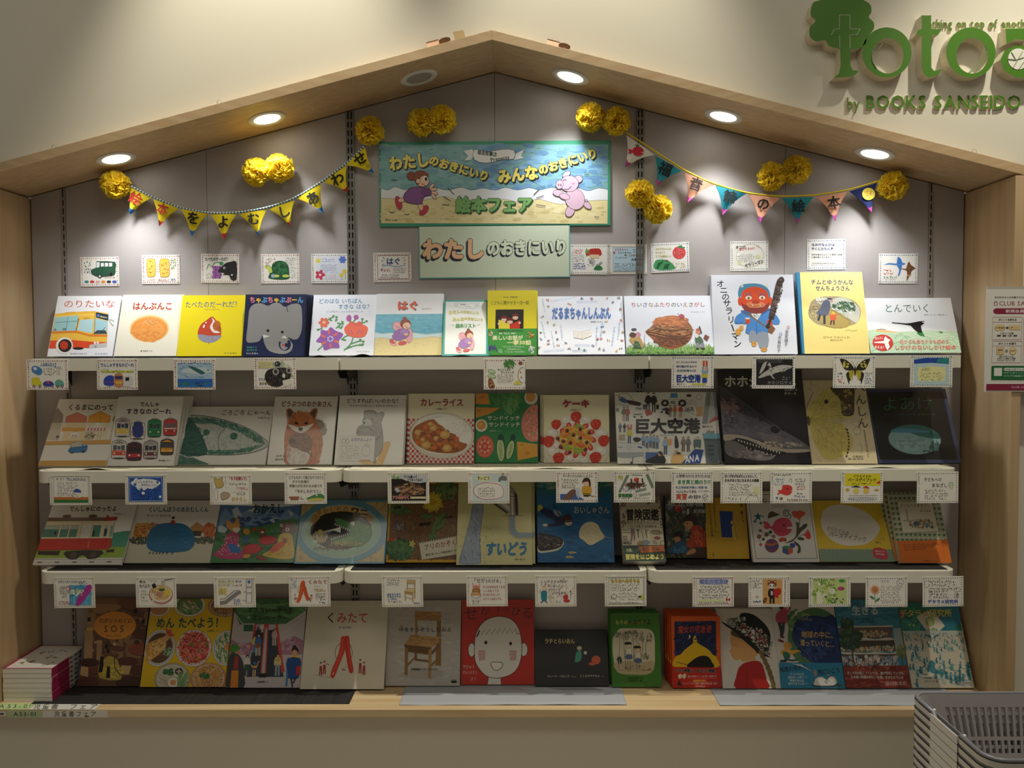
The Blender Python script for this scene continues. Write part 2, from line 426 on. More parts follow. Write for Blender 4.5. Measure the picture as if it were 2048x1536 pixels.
mat_sheet(zx(800),zx(1252),-.222,-.03,ZLED,GRY,'grey cardboard sheet in the middle of the wooden ledge','cardboard sheet',[(.2,.3,.002)],name='cardboard_sheet')
mat_sheet(zx(1436),1.36,-.226,-.03,ZLED,GRY,'grey cardboard sheet on the right of the wooden ledge beside the baskets','cardboard sheet',[(.9,.3,.002)],name='cardboard_sheet')
# ---------------------------------------------------------------- downlights in the sloping soffit
RIM = mat('lamp_white','dcdad2',.4); GLOW = mat('lamp_glow','fff',.5,emit=('fff8ea',9)); OFFL = mat('lamp_unlit','a09c92',.5)
DL = [(232,317,1,'lit recessed downlight, lowest on the left roof slope'),(534,237,1,'lit recessed downlight halfway up the left roof slope'),(838,155,0,'unlit grey recessed downlight left of the gable peak'),
      (1141,153,1,'lit recessed downlight just right of the gable peak'),(1447,232,1,'lit recessed downlight halfway down the right roof slope'),(1750,307,1,'lit recessed downlight, lowest on the right roof slope')]
for px, py, on, lab in DL:
    d = ray(px, py); sg = -1 if px < 985 else 1
    # meet the soffit plane z = ZA - sg*x*SL
    t = (ZA-sg*CAMP.x*SL)/(d.z+sg*d.x*SL); p = CAMP+d*t; tilt = math.atan(SL)*sg
    e = empty('downlight',(p.x,p.y,p.z),lab,'light','round downlights in the soffit',(0,tilt,0))
    MB().lathe([(.0375,.004),(.0375,-.001),(.040,-.0035),(.054,-.0035),(.056,-.001),(.056,.0005)],48).obj('trim_ring',RIM,e,smooth=True)
    MB().lathe([(.0378,-.0018),(.0002,-.0022)],40,True).obj('diffuser',GLOW if on else OFFL,e)
    if on:
        light('SPOT','downlight_lamp',(p.x+sg*-.0*SL,p.y,p.z-.012),18,(.96,.97,1.0),(p.x,p.y-.01,p.z-1),spot_size=1.75,spot_blend=1.0,shadow_soft_size=.03)
# ---------------------------------------------------------------- books
R1a,R1b,R1c,R1d = (40,480,3.4133),(600,480,3.4133),(1160,480,5.12),(1540,480,4.0315)
R2a,R2b,R2c,R2d = (50,760,4.0157),(530,760,3.6571),(1070,760,4.7628),(1430,720,3.9385)
R3a,R3b,R3c,R3d = (50,970,3.7236),(580,960,4.0157),(1070,960,4.7628),(1480,960,4.3574)
R4a,R4b,R4c,R4d = (140,1180,4.2667),(590,1150,4.1796),(1060,1150,5.2513),(1430,1150,3.9385)
T1,T2,T3 = (0,0,2.9257),(650,0,2.9257),(1348,0,2.9257)
ROWZ = {1: SZ[1]+.0022,2: SZ[2]+.0022,3: SZ[3]+.0022,4: ZLED+.0022}
PAGE = mat('page_block', 'ebe6d8', .8, bump=(4, .1))
GRP = {1: 'picture books on the top shelf',2: 'picture books on the middle shelf',3: 'picture books on the lowest shelf',4: 'picture books on the wooden ledge'}
ORD = ['second', 'third', 'fourth', 'fifth', 'sixth']
def fitbook(row, c, q, t, T, Yb=None, lo=-.15, hi=-.045):
    fx = lambda p: (c[0]+p[0]/c[2], c[1]+p[1]/c[2])
    TL,TR,BR,BL = [fx(p) for p in q]; bm = ((BL[0]+BR[0])/2,(BL[1]+BR[1])/2); tm = ((TL[0]+TR[0])/2,(TL[1]+TR[1])/2)
    def ev(th):
        zb = ROWZ[row]+t*math.sin(th); yb = Yb
        if yb is None: yb = max(lo,min(hi,atz(*bm,zb).y))
        d = ray(*tm); sn, cs = math.sin(th), math.cos(th)
        # CAMP.y+d.y*s = yb+h*sn ; CAMP.z+d.z*s = zb+h*cs
        A_ = np.array([[d.y,-sn],[d.z,-cs]]); s,h = np.linalg.solve(A_,[yb-CAMP.y,zb-CAMP.z])
        return yb, zb, h, yb+h*sn+T*cs+.006
    a, b = .03, .6
    for _ in range(30):
        m = (a+b)/2
        if ev(m)[3] > 0: b = m
        else: a = m
    yb,zb,h,_e = ev(a); xl,xr = at(*BL,yb).x,at(*BR,yb).x
    return xl, xr, yb, zb, h, a
def book(row,c,q,t,label,base,copies=0,spine='L',Yb=None,m='print_gloss',soft=False,pages=True,dx=.0015,group=None,spc=None,cat='picture book',hi=-.045,name='picture_book',eps=.00001,cl=None):
    def deco(fn):
        T = (t+.0012)*(1+copies)
        xl,xr,yb,zb,h,th = fitbook(row,c,q,t,T,Yb,hi=hi)
        xl += .0007; xr -= .0007; w = xr-xl; bt = .0006 if soft else .0022; ins = 0 if soft else .003
        g = group or GRP[row]
        r = empty(name,((xl+xr)/2,yb,zb),label,cat,g,(-th,0,0))
        cm = mat('cover_'+base,base,.4,coat=.5 if m == 'print_gloss' else 0)
        o = MB(); o.box(-w/2,w/2,0,bt,0,h); o.box(-w/2,w/2,t-bt,t,0,h)
        s0,s1 = (-w/2,-w/2+.0025) if spine == 'L' else (w/2-.0025,w/2)
        o.box(s0,s1,bt,t-bt,0,h); o.obj('cover',cm if spc is None else mat('cover_'+spc,spc,.4),r,bevel=.0006)
        p0,p1 = (-w/2+.003,w/2-ins-.0005) if spine == 'L' else (-w/2+ins+.0005,w/2-.003)
        MB().box(p0,p1,bt,t-bt,ins,h-ins).obj('pages',PAGE,r)
        a = Art(c,q,w,h,seed=sum(map(ord,label)),eps=eps); a.off = .0001; a.bg(base)
        fn(a); cov = [k for k in r.children if k.name.startswith('cover')][0]
        gap = max([a.off+a.k*eps]+[0]); prs = a.build(None,m=m,loc=(-w/2,0,0))
        for i,p in enumerate(prs): p.parent = cov if i == 0 else r
        if len(prs) > 1: prs[0].name = 'cover_print'
        rg = random.Random(label)
        for k in range(copies):
            cc = copy_tree(r); cc.location = ((xl+xr)/2+rg.uniform(-.1,.1)*dx+dx*(k+1)*.85,yb+(k+1)*(t+.0008+gap)/math.cos(th),zb)
            cc['label'] = '%s copy in the stack of the %s' % (ORD[k],cl or short(label))
        return r
    return deco
def short(l):
    ws = l.split(' '); return ' '.join(ws[:8])
# ---- top shelf
@book(1,R1a,[(248,384),(672,380),(632,805),(183,805)],.012,'white picture book with an orange and yellow bus on its cover','eef0f2',Yb=-.085)
def _(a):
    a.t('のりたいな', 285, 632, 436, 'c9604a', h=58, b=.005)
    a.p('f3c24a',[(232,505),(300,497),(430,487),(500,487),(588,500),(590,640),(590,735),(470,745),(195,745),(210,640)])
    a.p('f7d56c',[(232,520),(500,505),(500,512),(232,530)]); a.p('e8b13c',[(300,494),(368,490),(370,500),(300,503)]); a.p('e8b13c',[(420,489),(500,485),(500,494),(420,497)])
    a.p('1f3450',[(505,493),(590,510),(590,552),(507,530)]); a.r('5b8fd0',514,508,530,525); a.t('駅前行',534,584,522,'e8e08a',h=14,y1=532)
    a.p('9fcfd0',[(232,530),(388,515),(372,622),(216,626)]); a.p('b7dde0',[(398,548),(490,540),(486,640),(384,620)]); a.p('a9d3dc',[(500,536),(588,555),(584,648),(500,645)])
    a.l('56707a',3,[(320,525),(305,625)]); a.l('56707a',3,[(236,565),(380,555)]); a.p('6f8a94',[(285,604),(310,602),(312,620),(284,620)]); a.p('6f8a94',[(225,610),(240,606),(243,622),(222,622)])
    a.l('4a4a48',3,[(500,493),(500,650)]); a.p('8d6b3f',[(384,540),(398,536),(392,545),(370,625),(378,625)]); a.p('3f4f55',[(490,645),(520,618),(575,620),(588,645)]); a.l('333',3,[(540,640),(572,598)]); a.l('333',2,[(560,612),(585,645)])
    a.p('e8862c',[(212,626),(376,622),(470,648),(590,650),(590,664),(470,662),(376,636),(210,642)]); a.p('e2502c',[(202,692),(360,688),(480,700),(590,704),(590,712),(470,745),(195,748)])
    a.p('c9c9c6',[(472,722),(588,708),(588,738),(470,746)]); a.r('eee',500,702,515,716); a.r('eee',520,700,535,714); a.r('8a8a88',505,730,520,740)
    a.e('efece4',300,728,58,60); a.e('2a2524',304,728,46,47); a.e('d8422c',298,726,27,30); a.ring('5a2a22',3,298,726,18,20); a.e('b03522',298,726,8); a.e('2a2524',395,748,36,9)
    a.t('はなバス',425,465,535,'333',h=11); a.l('9fbb8a',4,[(588,545),(620,548),(628,560)],4); a.l('9fbb8a',5,[(600,555),(622,585),(630,580)],3)
    a.t('みやざわともみ さく',340,460,786,'444',h=11); a.t('0.1.2.えほん',512,600,786,'4a7fb8',h=12)
@book(1,R1a,[(676,375),(1103,373),(1068,805),(640,805)],.012,'cream picture book with a round baked bun on its cover','f1ecd6',Yb=-.085)
def _(a):
    a.t('0.1.2.えほん',848,935,402,'4a9a9a',h=12); a.t('はんぶんこ',745,1028,455,'b03a28',h=60,b=.03)
    for i,c in enumerate(['f5dba0','f0c27a','eba95a','e99a48','e8923f','ea9a48','eca252']): a.e(c,872,614+i*2,138-i*5,97-i*5,n=30)
    a.bl(['ea9a48','eca252','e99645'],(872,630,120,75),70,8,20,.5,-10,10)
    a.bl(['e68f40','e48a3a'],(872,665,95,35),30,6,12,.4,-10,10); a.bl(['f3dcae','e8c890','c98a4c'],(875,562,58,24),90,2,4,.5)
    a.t('原 今日子 さく', 820, 905, 770, '333', h=12)
@book(1,R1a,[(1113,376),(1552,378),(1512,803),(1068,803)],.013,'bright yellow picture book with a single chestnut on its cover','f7e214',Yb=-.085,copies=1)
def _(a):
    a.t('たべたのだーれだ？',1130,1512,442,'2f5f9a',h=50,b=.008); a.t('たむらしげる さく',1265,1372,477,'555',h=11)
    P = [(1315,527),(1345,555),(1372,590),(1378,640),(1365,680),(1330,705),(1290,712),(1245,700),(1218,668),(1218,625),(1240,580),(1280,550)]
    a.p('c94a2c',P,4); a.p('9d9aa8',[(1217,652),(1260,655),(1300,662),(1377,660),(1368,680),(1330,705),(1290,712),(1245,700),(1222,680)],3)
    a.bl(['aeabb5','8f8c9c'],(1295,685,70,20),30,3,8); a.p('f2ece4',[(1312,535),(1320,560),(1300,600),(1325,640),(1372,640),(1345,625),(1328,600),(1335,560)],3); a.e('c46a2c',1347,592,28,36,10); a.e('b05a22',1362,612,14,22)
    a.l('fff',10,[(1255,605),(1262,585)]); a.l('fff',8,[(1270,572),(1277,566)]); a.e('333',1333,590,3); a.l('8a5a3a',4,[(1290,712),(1291,720)])
    a.t('0.1.2.えほん', 1395, 1485, 783, '6a6a3a', h=12)
@book(1,R1a,[(1557,372),(1962,370),(1942,800),(1517,802)],.012,'navy picture book with a big grey elephant head and curled trunk','1c2850',Yb=-.095,copies=3,dx=.004)
def _(a):
    a.t('ちゃぶちゃぶぷーん',1582,1940,408,['f08a9a','f2d040','6ab0e8','f08a9a','f2d040','6ab0e8','f08a9a','f2d040','6ab0e8'],h=44,b=.04)
    a.p('a19f9d',[(1580,470),(1610,438),(1660,432),(1702,448),(1740,430),(1780,430),(1815,455),(1860,438),(1905,435),(1928,470),(1928,600),(1905,670),(1870,682),(1835,665),(1848,690),(1865,720),(1850,765),(1800,785),(1730,775),(1690,750),(1668,700),(1662,650),(1640,690),(1600,703),(1550,695),(1560,600),(1570,520)],4)
    a.e('1c2850',1810,716,42,46); a.e('a19f9d',1806,722,27,34); a.p('a19f9d',[(1768,690),(1800,672),(1835,680),(1820,700),(1790,700)],3); a.e('1c2850',1822,722,14,15); a.e('e8583c',1802,722,10,7)
    a.e('111',1698,620,9,10); a.e('111',1795,630,9,10); a.p('f2f0ee',[(1662,648),(1712,658),(1664,673)]); a.p('f2f0ee',[(1812,655),(1785,668),(1826,676)]); a.l('222',4,[(1832,435),(1828,460),(1836,490)],4)
    a.t('篠田昭夫 文',1548,1618,738,'5fb8a8',h=13); a.t('蓮川智治 絵',1548,1618,758,'5fb8a8',h=13); a.t('0.1.2.えほん',1545,1628,781,'e6e6e6',h=14)
    a.l('101a3a', 6, [(1958,380),(1938,800)])
def petal(a, col, cx, cy, r, n, r2=.42, a0=0, w=.36):
    for i in range(n):
        t = math.radians(a0+360*i/n); a.e(col,cx+math.cos(t)*r*.5,cy+math.sin(t)*r*.5,r*.55,r*w,math.degrees(t),12,nl=i > 0)
@book(1,R1b,[(85,373),(515,375),(505,800),(60,800)],.011,'white picture book with purple and orange flowers on its cover','e4e8f0',Yb=-.085)
def _(a):
    a.t('どのはな いちばん',118,420,418,'2a7fae',h=38,b=.02); a.t('すきな はな？',252,485,457,'2a7fae',h=38,b=.02); a.t('いしげまりこ ぶん おきさわりこ え',172,422,492,'5a8aa8',h=14)
    G = '2f8a4a'
    for P in ([(160,565),(200,540),(225,528)],[(195,550),(215,555)],[(235,560),(248,545)],[(240,610),(270,585),(292,560)],[(335,590),(338,550),(330,530)],[(340,590),(378,540)],[(400,580),(430,570),(450,560)],[(418,570),(420,545)],[(118,620),(150,605)],[(118,765),(150,735),(175,735)],[(360,675),(345,720),(300,765)],[(345,720),(400,700),(430,700)],[(300,760),(380,730),(430,730)],[(280,690),(310,665),(330,660)]): a.l(G,9,P,4)
    for x,y in ((200,540),(222,522),(243,530),(243,548),(118,617),(450,560),(420,545),(432,703),(410,690),(410,725),(428,722)): a.e(G,x,y,9,8)
    for x,y,an in ((262,600,40),(285,570,60),(262,575,20),(280,600,120),(300,690,10),(330,740,-30)): a.e(G,x,y,16,6,an)
    petal(a,'e2572c',158,568,36,6); a.e('f2c8b0',158,566,10); a.e('e2572c',158,566,4)
    a.p('8a3aa8',[(205,600),(240,625),(292,650),(262,700),(268,745),(215,748),(165,762),(150,715),(108,700),(135,660),(140,618),(180,625)],4)
    for t in range(6): a.e('e8582c',200+50*math.cos(t*1.047+.4),682+50*math.sin(t*1.047+.4),20,7,math.degrees(t*1.047+.4))
    for t in range(7): a.e('b8c8ea',205+17*math.cos(t*.9),683+17*math.sin(t*.9),6)
    a.p('e8552c',[(300,605),(330,575),(365,570),(400,575),(450,595),(460,620),(440,665),(390,675),(340,665),(305,640)],4)
    a.p('d84828',[(330,572),(350,560),(375,575),(400,560),(420,580),(380,590)],3)
    for x in (325,345,400,425): a.l('a83a8a',5,[(x,620),(x+(12 if x < 380 else -12),650)])
    a.e('b0389a',328,537,17,22,10); a.e('b0389a',377,531,17,16)
    a.t('0.1.2.えほん', 388, 478, 772, '8aa', h=12)
def hug(a,ox,oy,k,lw=2.2):     # a child in purple and a pig hugging, plain cartoon outlines
    f = lambda x, y: (ox+x*k, oy+y*k)
    def E(c,x,y,rx,ry,an=0): a.e('7a4a50',*f(x,y),rx*k+lw*.5,ry*k+lw*.5,an); a.e(c,*f(x,y),rx*k,ry*k,an)
    E('f0b0b4',28,190,24,14,20); E('d8626a',22,172,22,14,25); E('d8626a',92,185,30,14,-10); E('f2c6a8',40,160,12,18); E('f0b4b6',138,165,13,20)
    E('ef9fa8',50,52,26,22,-20); E('efb0b8',62,68,38,30); E('f3bcc4',60,72,15,11); a.e('7a4a50',*f(55,72),3*k,5*k); a.e('7a4a50',*f(66,72),3*k,5*k)
    E('efb0b8',140,130,22,50); E('a47ab8',85,120,58,40,-15); E('a47ab8',60,140,40,28,10); E('b08ac4',105,105,32,22)
    E('8a4a34',106,8,13,11); E('8a4a34',112,46,37,34,8); E('f2c6a8',120,60,27,24); a.e('c8404a',*f(108,26),6*k,5*k)
    a.l('5a3030',lw,[f(104,56),f(110,60),f(116,56)],3); a.l('5a3030',lw,[f(112,68),f(120,73),f(128,68)],3); a.e('7a4a50',*f(44,62),3*k,3*k); a.e('e88a8a',*f(128,76),6*k,4*k); E('f2c6a8',118,122,16,9)
@book(1,R1b,[(518,367),(972,367),(970,800),(505,800)],.012,'picture book with a child and a pig hugging on a beach','eef0f6',Yb=-.085,copies=1)
def _(a):
    a.t('はぐ',658,805,448,'e85030',h=66,b=.05,sd=(4,5,'1f1714',.01)); a.t('佐々木マキ',830,895,474,'444',h=13)
    a.p('6fb8d0',[(505,510),(975,508),(972,650),(505,650)]); a.bl(['5aa8c6','86c6d8','62b0ca'],[(515,512),(965,512),(965,640),(515,640)],130,6,20,.18,-3,3)
    a.p('d8eef2',[(505,635),(560,645),(620,638),(700,650),(780,640),(860,650),(972,640),(972,680),(505,680)]); a.l('5a8a9a',2,[(505,640),(560,646),(620,640),(700,650),(780,640),(860,652),(972,642)],4)
    a.p('efdfa2',[(505,682),(560,675),(620,685),(700,672),(800,682),(900,670),(972,676),(972,802),(505,802)]); a.l('c8a060',2,[(505,682),(560,675),(620,685),(700,672),(800,682),(900,670),(972,676)],4)
    a.bl(['d8c080','f6ecc0'],[(510,690),(965,690),(965,795),(510,795)],90,2,6,.4,-5,5); hug(a,608,533,.98)
@book(1,R1b,[(972,412),(1283,410),(1280,800),(968,800)],.003,'thin white leaflet with a green border and yellow lettering','4aa89a',Yb=-.105,copies=5,soft=True,m='print',dx=.0022,name='book_list_leaflet',cat='leaflet',group='stack of fair leaflets on the top shelf')
def _(a):
    a.r('eef1ec', 985, 422, 1270, 788)
    a.p('dfe3df',[(1042,435),(1062,428),(1088,430),(1080,455),(1062,462),(1040,458),(1052,447)]); a.p('dfe3df',[(1182,436),(1228,428),(1218,444),(1228,460),(1190,462)]); a.p('f6f8f4',[(1072,430),(1130,440),(1192,436),(1192,468),(1130,472),(1072,460)]); a.l('8aa',2,[(1072,430),(1130,440),(1192,436),(1192,468),(1130,472),(1072,460)],cl=1)
    a.t('福音館書店',1085,1125,444,'556',h=11); a.t('Presents',1122,1165,458,'556',h=11)
    for s,x0,x1,y,y1,h in (('わたし',1008,1090,502,490,30),('のおきにいり',1090,1222,492,506,24),('みんな',1035,1118,548,545,30),('のおきにいり',1118,1252,540,552,24)): a.t(s,x0,x1,y,'e8d468',h=h,b=.03,ol=('6a9a7a',.03),y1=y1)
    a.t('絵本リスト',1058,1200,592,'7ab87a',h=32,b=.02,ol=('3a7a4a',.03)); a.l('7aa88a',2,[(1028,585),(1048,592)]); a.l('7aa88a',2,[(1208,590),(1228,582)])
    hug(a, 1062, 615, .8, 1.6)
@book(1,R1b,[(1268,343),(1610,345),(1615,798),(1278,798)],.012,'tall yellow book with a green paper band and children reading','f0e030',Yb=-.085,copies=2,dx=.004)
def _(a):
    a.t('「母の友」特選童話集',1372,1482,392,'444',h=12); a.t('こどもに聞かせる一日一話',1292,1562,432,'3a3a20',h=30,b=.005)
    a.r('2a2422', 1328, 480, 1525, 625)
    for x,y in ((1388,545),(1430,560),(1468,530)): a.e('2a1a1a',x,y,26,24); a.e('f2d0b8',x,y+8,20,15); a.p('7a2a28',[(x-23,y+2),(x-18,y-16),(x,y-22),(x+18,y-16),(x+23,y+2),(x,y-2)],3); a.e('e87060',x-10,y+14,3); a.e('e87060',x+10,y+14,3)
    a.p('efe048',[(1350,550),(1428,585),(1430,622),(1352,622)]); a.p('d83828',[(1498,556),(1428,592),(1430,622),(1500,620)]); a.e('f2d0b8',1352,580,8); a.e('f2d0b8',1498,575,8)
    a.nxt('belly_band'); a.r('48a048',1276,615,1620,800)
    a.t('福音館書店 創立70周年記念出版',1345,1520,630,'223',h=14); a.t('雑誌「母の友」掲載の',1355,1475,648,'f2f6e8',h=13)
    a.t('楽しいお話が',1310,1522,678,'f2f6c8',h=34,b=.035); a.t('一挙30話',1412,1580,712,'f6f6b8',h=36,b=.035)
    a.t('『ぐりとぐら』や『だるまちゃん』',1375,1540,740,'e6eed8',h=13); a.t('『ぱばばあちゃん』',1405,1515,757,'e6eed8',h=13); a.t('『ぐるんぱ』の幻のお話も！',1390,1545,775,'e6eed8',h=13)
    a.bl(['f0e8d8','d8a848','c85a3a','3a6aa8'],(1298,650,14,22),22,3,7); a.bl(['d8a848','c85a3a','e8d8a0','8a5a2a'],(1572,660,26,20),34,3,7); a.bl(['4a3a8a','5a4a9a'],(1315,750,34,24),34,4,12,.3); a.bl(['f4f0ea','9ab8e0','e8e0d0'],(1582,760,20,28),30,3,8); a.bl(['9ad0a8','8ac890'],(1370,772,20,14),20,3,6)
@book(1,R1b,[(1618,384),(2205,384),(2222,798),(1625,798)],.012,'white picture book scattered with tiny blue newsprint drawings','e9edf6',Yb=-.085)
def _(a):
    # coordinates run on into the next view: x = 600+X/3.4133
    for x0,x1,y,y1 in ((1705,1880,426,390),(1888,2030,430,428),(1660,1800,782,770),(1875,1980,738,738),(1858,1960,778,778)): a.l('9ab8dc',2,[(x0,y-10),(x1,y1-10)]); a.t('だるまちゃんしんぶんだるまちゃん'[:12],x0,x1,y,'8fb0da',h=12,y1=y1)
    a.v('さかなやさんへ',1652,400,500,14,'8fb0da',x1=1668); a.v('えんぴつであそぶ',1645,560,680,14,'8fb0da',x1=1672); a.v('たべものはなし',1778,585,700,14,'8fb0da',x1=1790); a.v('てつだいの日',1712,630,750,13,'8fb0da',x1=1735); a.v('こうえんのあさ',2068,560,690,15,'8fb0da',x1=2050); a.v('にほんのあさ',2150,600,740,16,'8fb0da',x1=2130); a.v('おとなのぶん',2185,570,700,15,'8fb0da',x1=2170); a.v('みずあそび',2028,600,740,14,'8fb0da',x1=2022)
    a.t('だるまちゃんしんぶん',1718,2125,505,'2468b8',h=92,b=.05)
    a.t('加古里子 さく/え', 1985, 2060, 567, '445', h=13)
    # open newspaper sheets (the figure that holds them is left out)
    a.p('e9e5dc',[(1868,632),(1918,640),(1982,622),(1990,668),(1930,690),(1870,680)]); a.l('9a8a7a',2,[(1868,632),(1918,640),(1982,622),(1990,668),(1930,690),(1870,680)],cl=1); a.l('9a8a7a',2,[(1920,640),(1926,690)])
    a.sc('b0a8a0',1878,645,1915,678,4); a.sc('b0a8a0',1928,642,1980,676,4)
    rg = a.rg
    for x,y in ((1690,410),(1925,400),(1990,402),(1690,460),(1838,440),(1650,530),(1685,570),(1640,645),(1690,700),(1690,725),(1735,590),(1750,640),(1755,690),(1760,735),(1810,720),(1840,760),(1635,750),(1900,755),(2000,735),(1640,690),(2030,690),(2095,400),(2062,600),(2075,640),(2060,690),(1945,765),(2090,560),(2100,480),(2045,760),(2080,765),(2105,700),(2180,400),(2190,480),(2140,430),(2195,560),(2200,700),(2205,640),(2190,760),(2160,770)):
        cs = rg.sample(['c87a4a','3a8a5a','e8c040','8a4a3a','5a8ac8','d85a4a','6a6a6a','c8a078'],2)
        a.bl(cs, (x, y, 11, 8), 7, 3, 6)
@book(1,R1c,[(445,572),(1358,570),(1378,1190),(472,1190)],.012,'landscape picture book with a huge brown nut between two tiny people','e4e9f2',Yb=-.085,copies=1)
def _(a):
    a.t('ちいさなふたりのいえさがし',515,1300,668,['b04a4a','4a6a4a','5a5a8a','a87a3a','6a4a3a','c0504a'],h=56,b=.02); a.t('たかおゆうこ さく',1140,1298,747,'555',h=15)
    a.p('7aa858',[(472,1120),(600,1112),(760,1118),(900,1110),(1050,1120),(1200,1112),(1378,1118),(1378,1192),(472,1192)])
    a.st(['8ab860','5a8a40','a8c878','4a7a38','90b070'],(925,1125,450,32),460,60,4,75,105); a.bl(['3f6a30','5a8a44'],[(480,1165),(1370,1165),(1370,1190),(480,1190)],120,6,16,.4,-10,10)
    P = [(668,955),(720,910),(780,850),(850,800),(930,785),(1030,795),(1100,840),(1150,900),(1160,960),(1140,1030),(1080,1090),(1000,1125),(930,1138),(850,1115),(780,1070),(720,1010)]
    a.p('9a5a34',P,4); a.bl(['c8703a','d88a4a','b8623a','cf7c45'],(930,850,180,60),150,12,34,.3,-15,15); a.bl(['a86a40','c09058','8a5030','b87e4c'],(930,950,220,60),170,12,36,.28,-12,12); a.bl(['6a3a24','7a4428','5a3020','8a5034'],(930,1050,170,62),170,12,30,.3,-15,15)
    for Q in ([(680,958),(780,975),(900,1000),(1050,1010),(1155,970)],[(690,950),(800,930),(950,940),(1150,930)],[(700,980),(820,1010),(960,1030),(1130,1020)]): a.l('4a2818',7,Q,5)
    a.bl(['4a2818'],(950,920,180,70),16,8,22,.25,-12,12)
    a.e('b03a4a',1050,795,30,24,25); a.bl(['7a2a34','d0606a'],(1050,795,22,18),14,3,6); a.l('333',4,[(1020,780),(1010,760)]); a.l('333',4,[(1035,815),(1025,835)]); a.l('333',4,[(1060,815),(1065,835)])
    a.p('b8965a',[(500,1040),(560,990),(610,1010),(650,1090),(640,1120),(590,1125)],3); a.p('2f5a48',[(555,1050),(600,1060),(630,1130),(545,1125)]); a.e('c88aa0',590,985,30,26); a.e('d8a48a',565,1000,14); a.p('4a3028',[(500,990),(530,960),(575,985),(545,1020)],3); a.e('3a3a4a',550,930,28,12); a.l('555',4,[(660,985),(655,1110)]); a.bl(['3a6a50','8aa060','2a4a40'],(588,1095,30,26),26,4,9)
    a.p('4a6a50',[(1185,1010),(1225,1000),(1262,1040),(1262,1080),(1190,1075)],3); a.e('d88a6a',1215,960,24,26); a.e('e8e0d8',1200,1000,20,22); a.l('3a2a20',14,[(1230,900),(1250,975)]); a.e('c05a3a',1212,935,20,12,-20); a.p('7a4a30',[(1290,985),(1332,1010),(1305,1055),(1268,1025)]); a.r('8a8a9a',1192,1075,1225,1125); a.r('8a8a9a',1240,1075,1275,1125); a.e('333',1205,1133,18,7); a.e('333',1265,1133,18,7)
@book(1,R1c,[(1345,356),(2220,356),(2232,1188),(1375,1185)],.014,'white picture book with a red-faced horned figure in a blue jacket','e6eaf2',Yb=-.085,copies=1)
def _(a):
    for ch_,x,y in zip('オニのサラリーマン',(1443,1478,1497,1510,1530,1550,1570,1592,1612),(450,520,590,660,738,830,915,1000,1080)): a.t(ch_,x-44,x+44,y,'16120f',h=84,b=.012) if ch_ != 'ー' else a.l('16120f',11,[(1555,880),(1578,950)])
    a.p('4f8cab',[(1640,600),(1630,540),(1660,470),(1740,452),(1830,452),(1910,475),(1960,530),(1965,610),(1900,560),(1700,560)],4)
    a.e('d8502c',1648,640,22,45); a.e('d8502c',1970,640,22,45); a.p('d8502c',[(1660,600),(1680,530),(1760,490),(1850,490),(1930,530),(1955,600),(1955,690),(1900,740),(1810,755),(1720,740),(1665,690)],4)
    a.p('8a3a34',[(1660,650),(1700,680),(1800,665),(1910,680),(1955,650),(1940,720),(1880,765),(1790,770),(1700,745)],4); a.p('d8865a',[(1715,665),(1760,645),(1800,640),(1880,650),(1915,680),(1870,705),(1750,705)],4)
    for x in (1662,1920): a.p('e8e4c8',[(x,492),(x+12,428),(x+24,488)])
    for x in (1740,1882): a.e('f0ece4',x,603,32,22); a.e('c09a3a',x,606,17); a.e('111',x,607,8); a.l('6a2a20',5,[(x-36,590),(x,578),(x+36,592)],4); a.l('7a6a8a',12,[(x-38,562),(x+34,566)])
    a.e('c04428',1812,645,44,22); a.e('7a2418',1795,654,8,5); a.e('7a2418',1830,654,8,5); a.l('3a1a18',3,[(1735,680),(1800,692),(1890,680)],4); a.p('fff',[(1772,686),(1780,676),(1786,690)]); a.p('fff',[(1852,688),(1858,676),(1866,686)])
    a.p('4a6a9a',[(1660,735),(1720,745),(1800,780),(1890,760),(1950,715),(1960,745),(1880,790),(1720,785),(1665,765)],3)
    a.p('4f8ed0',[(1665,760),(1710,785),(1790,800),(1880,785),(1955,740),(2020,780),(2060,850),(2040,885),(1985,880),(1925,880),(1930,970),(1815,985),(1700,970),(1715,880),(1600,875),(1585,840),(1610,790)],3)
    a.l('2a4a80',4,[(1700,970),(1718,880),(1730,800)]); a.l('2a4a80',4,[(1815,985),(1812,830)]); a.l('2a4a80',3,[(1600,870),(1690,862)]); a.p('f0f0ea',[(1760,770),(1870,770),(1815,850)]); a.bl(['333','ddd'],(1815,790,28,24),30,4,8)
    a.l('8a6a4a',14,[(1725,770),(1940,930)]); a.p('8a6040',[(1925,960),(1970,880),(2010,930),(1975,980)]); a.e('d85030',1725,845,26,32); a.e('d85030',1952,862,30,32); a.e('f0f0ea',1722,820,26,8)
    a.p('9aa2b0',[(1738,975),(1760,945),(1800,960),(1820,1050),(1740,1060)],3); a.p('9aa2b0',[(1820,975),(1930,970),(1925,1110),(1840,1120)],2); a.e('d8a050',1783,1082,28,28); a.e('d8a050',1885,1140,34,22); a.l('8a6020',3,[(1760,1075),(1805,1075)]); a.l('8a6020',3,[(1858,1135),(1912,1135)])
    a.l('4a3a38',60,[(1968,830),(2060,470),(2085,420)],2); a.e('4a3a38',2088,420,42,32,-60)
    a.bl(['6a5a55','2a2220','7a6a60'],[(1970,760),(2030,760),(2125,420),(2060,400)],90,7,14); a.l('3a2c2a',26,[(1935,900),(1975,800)]); a.e('3a2c2a',1932,905,22)
    a.e('e0a850',1655,920,24,26); a.e('e0a850',1620,960,30,34); a.l('8a6a4a',3,[(1660,900),(1725,850)])
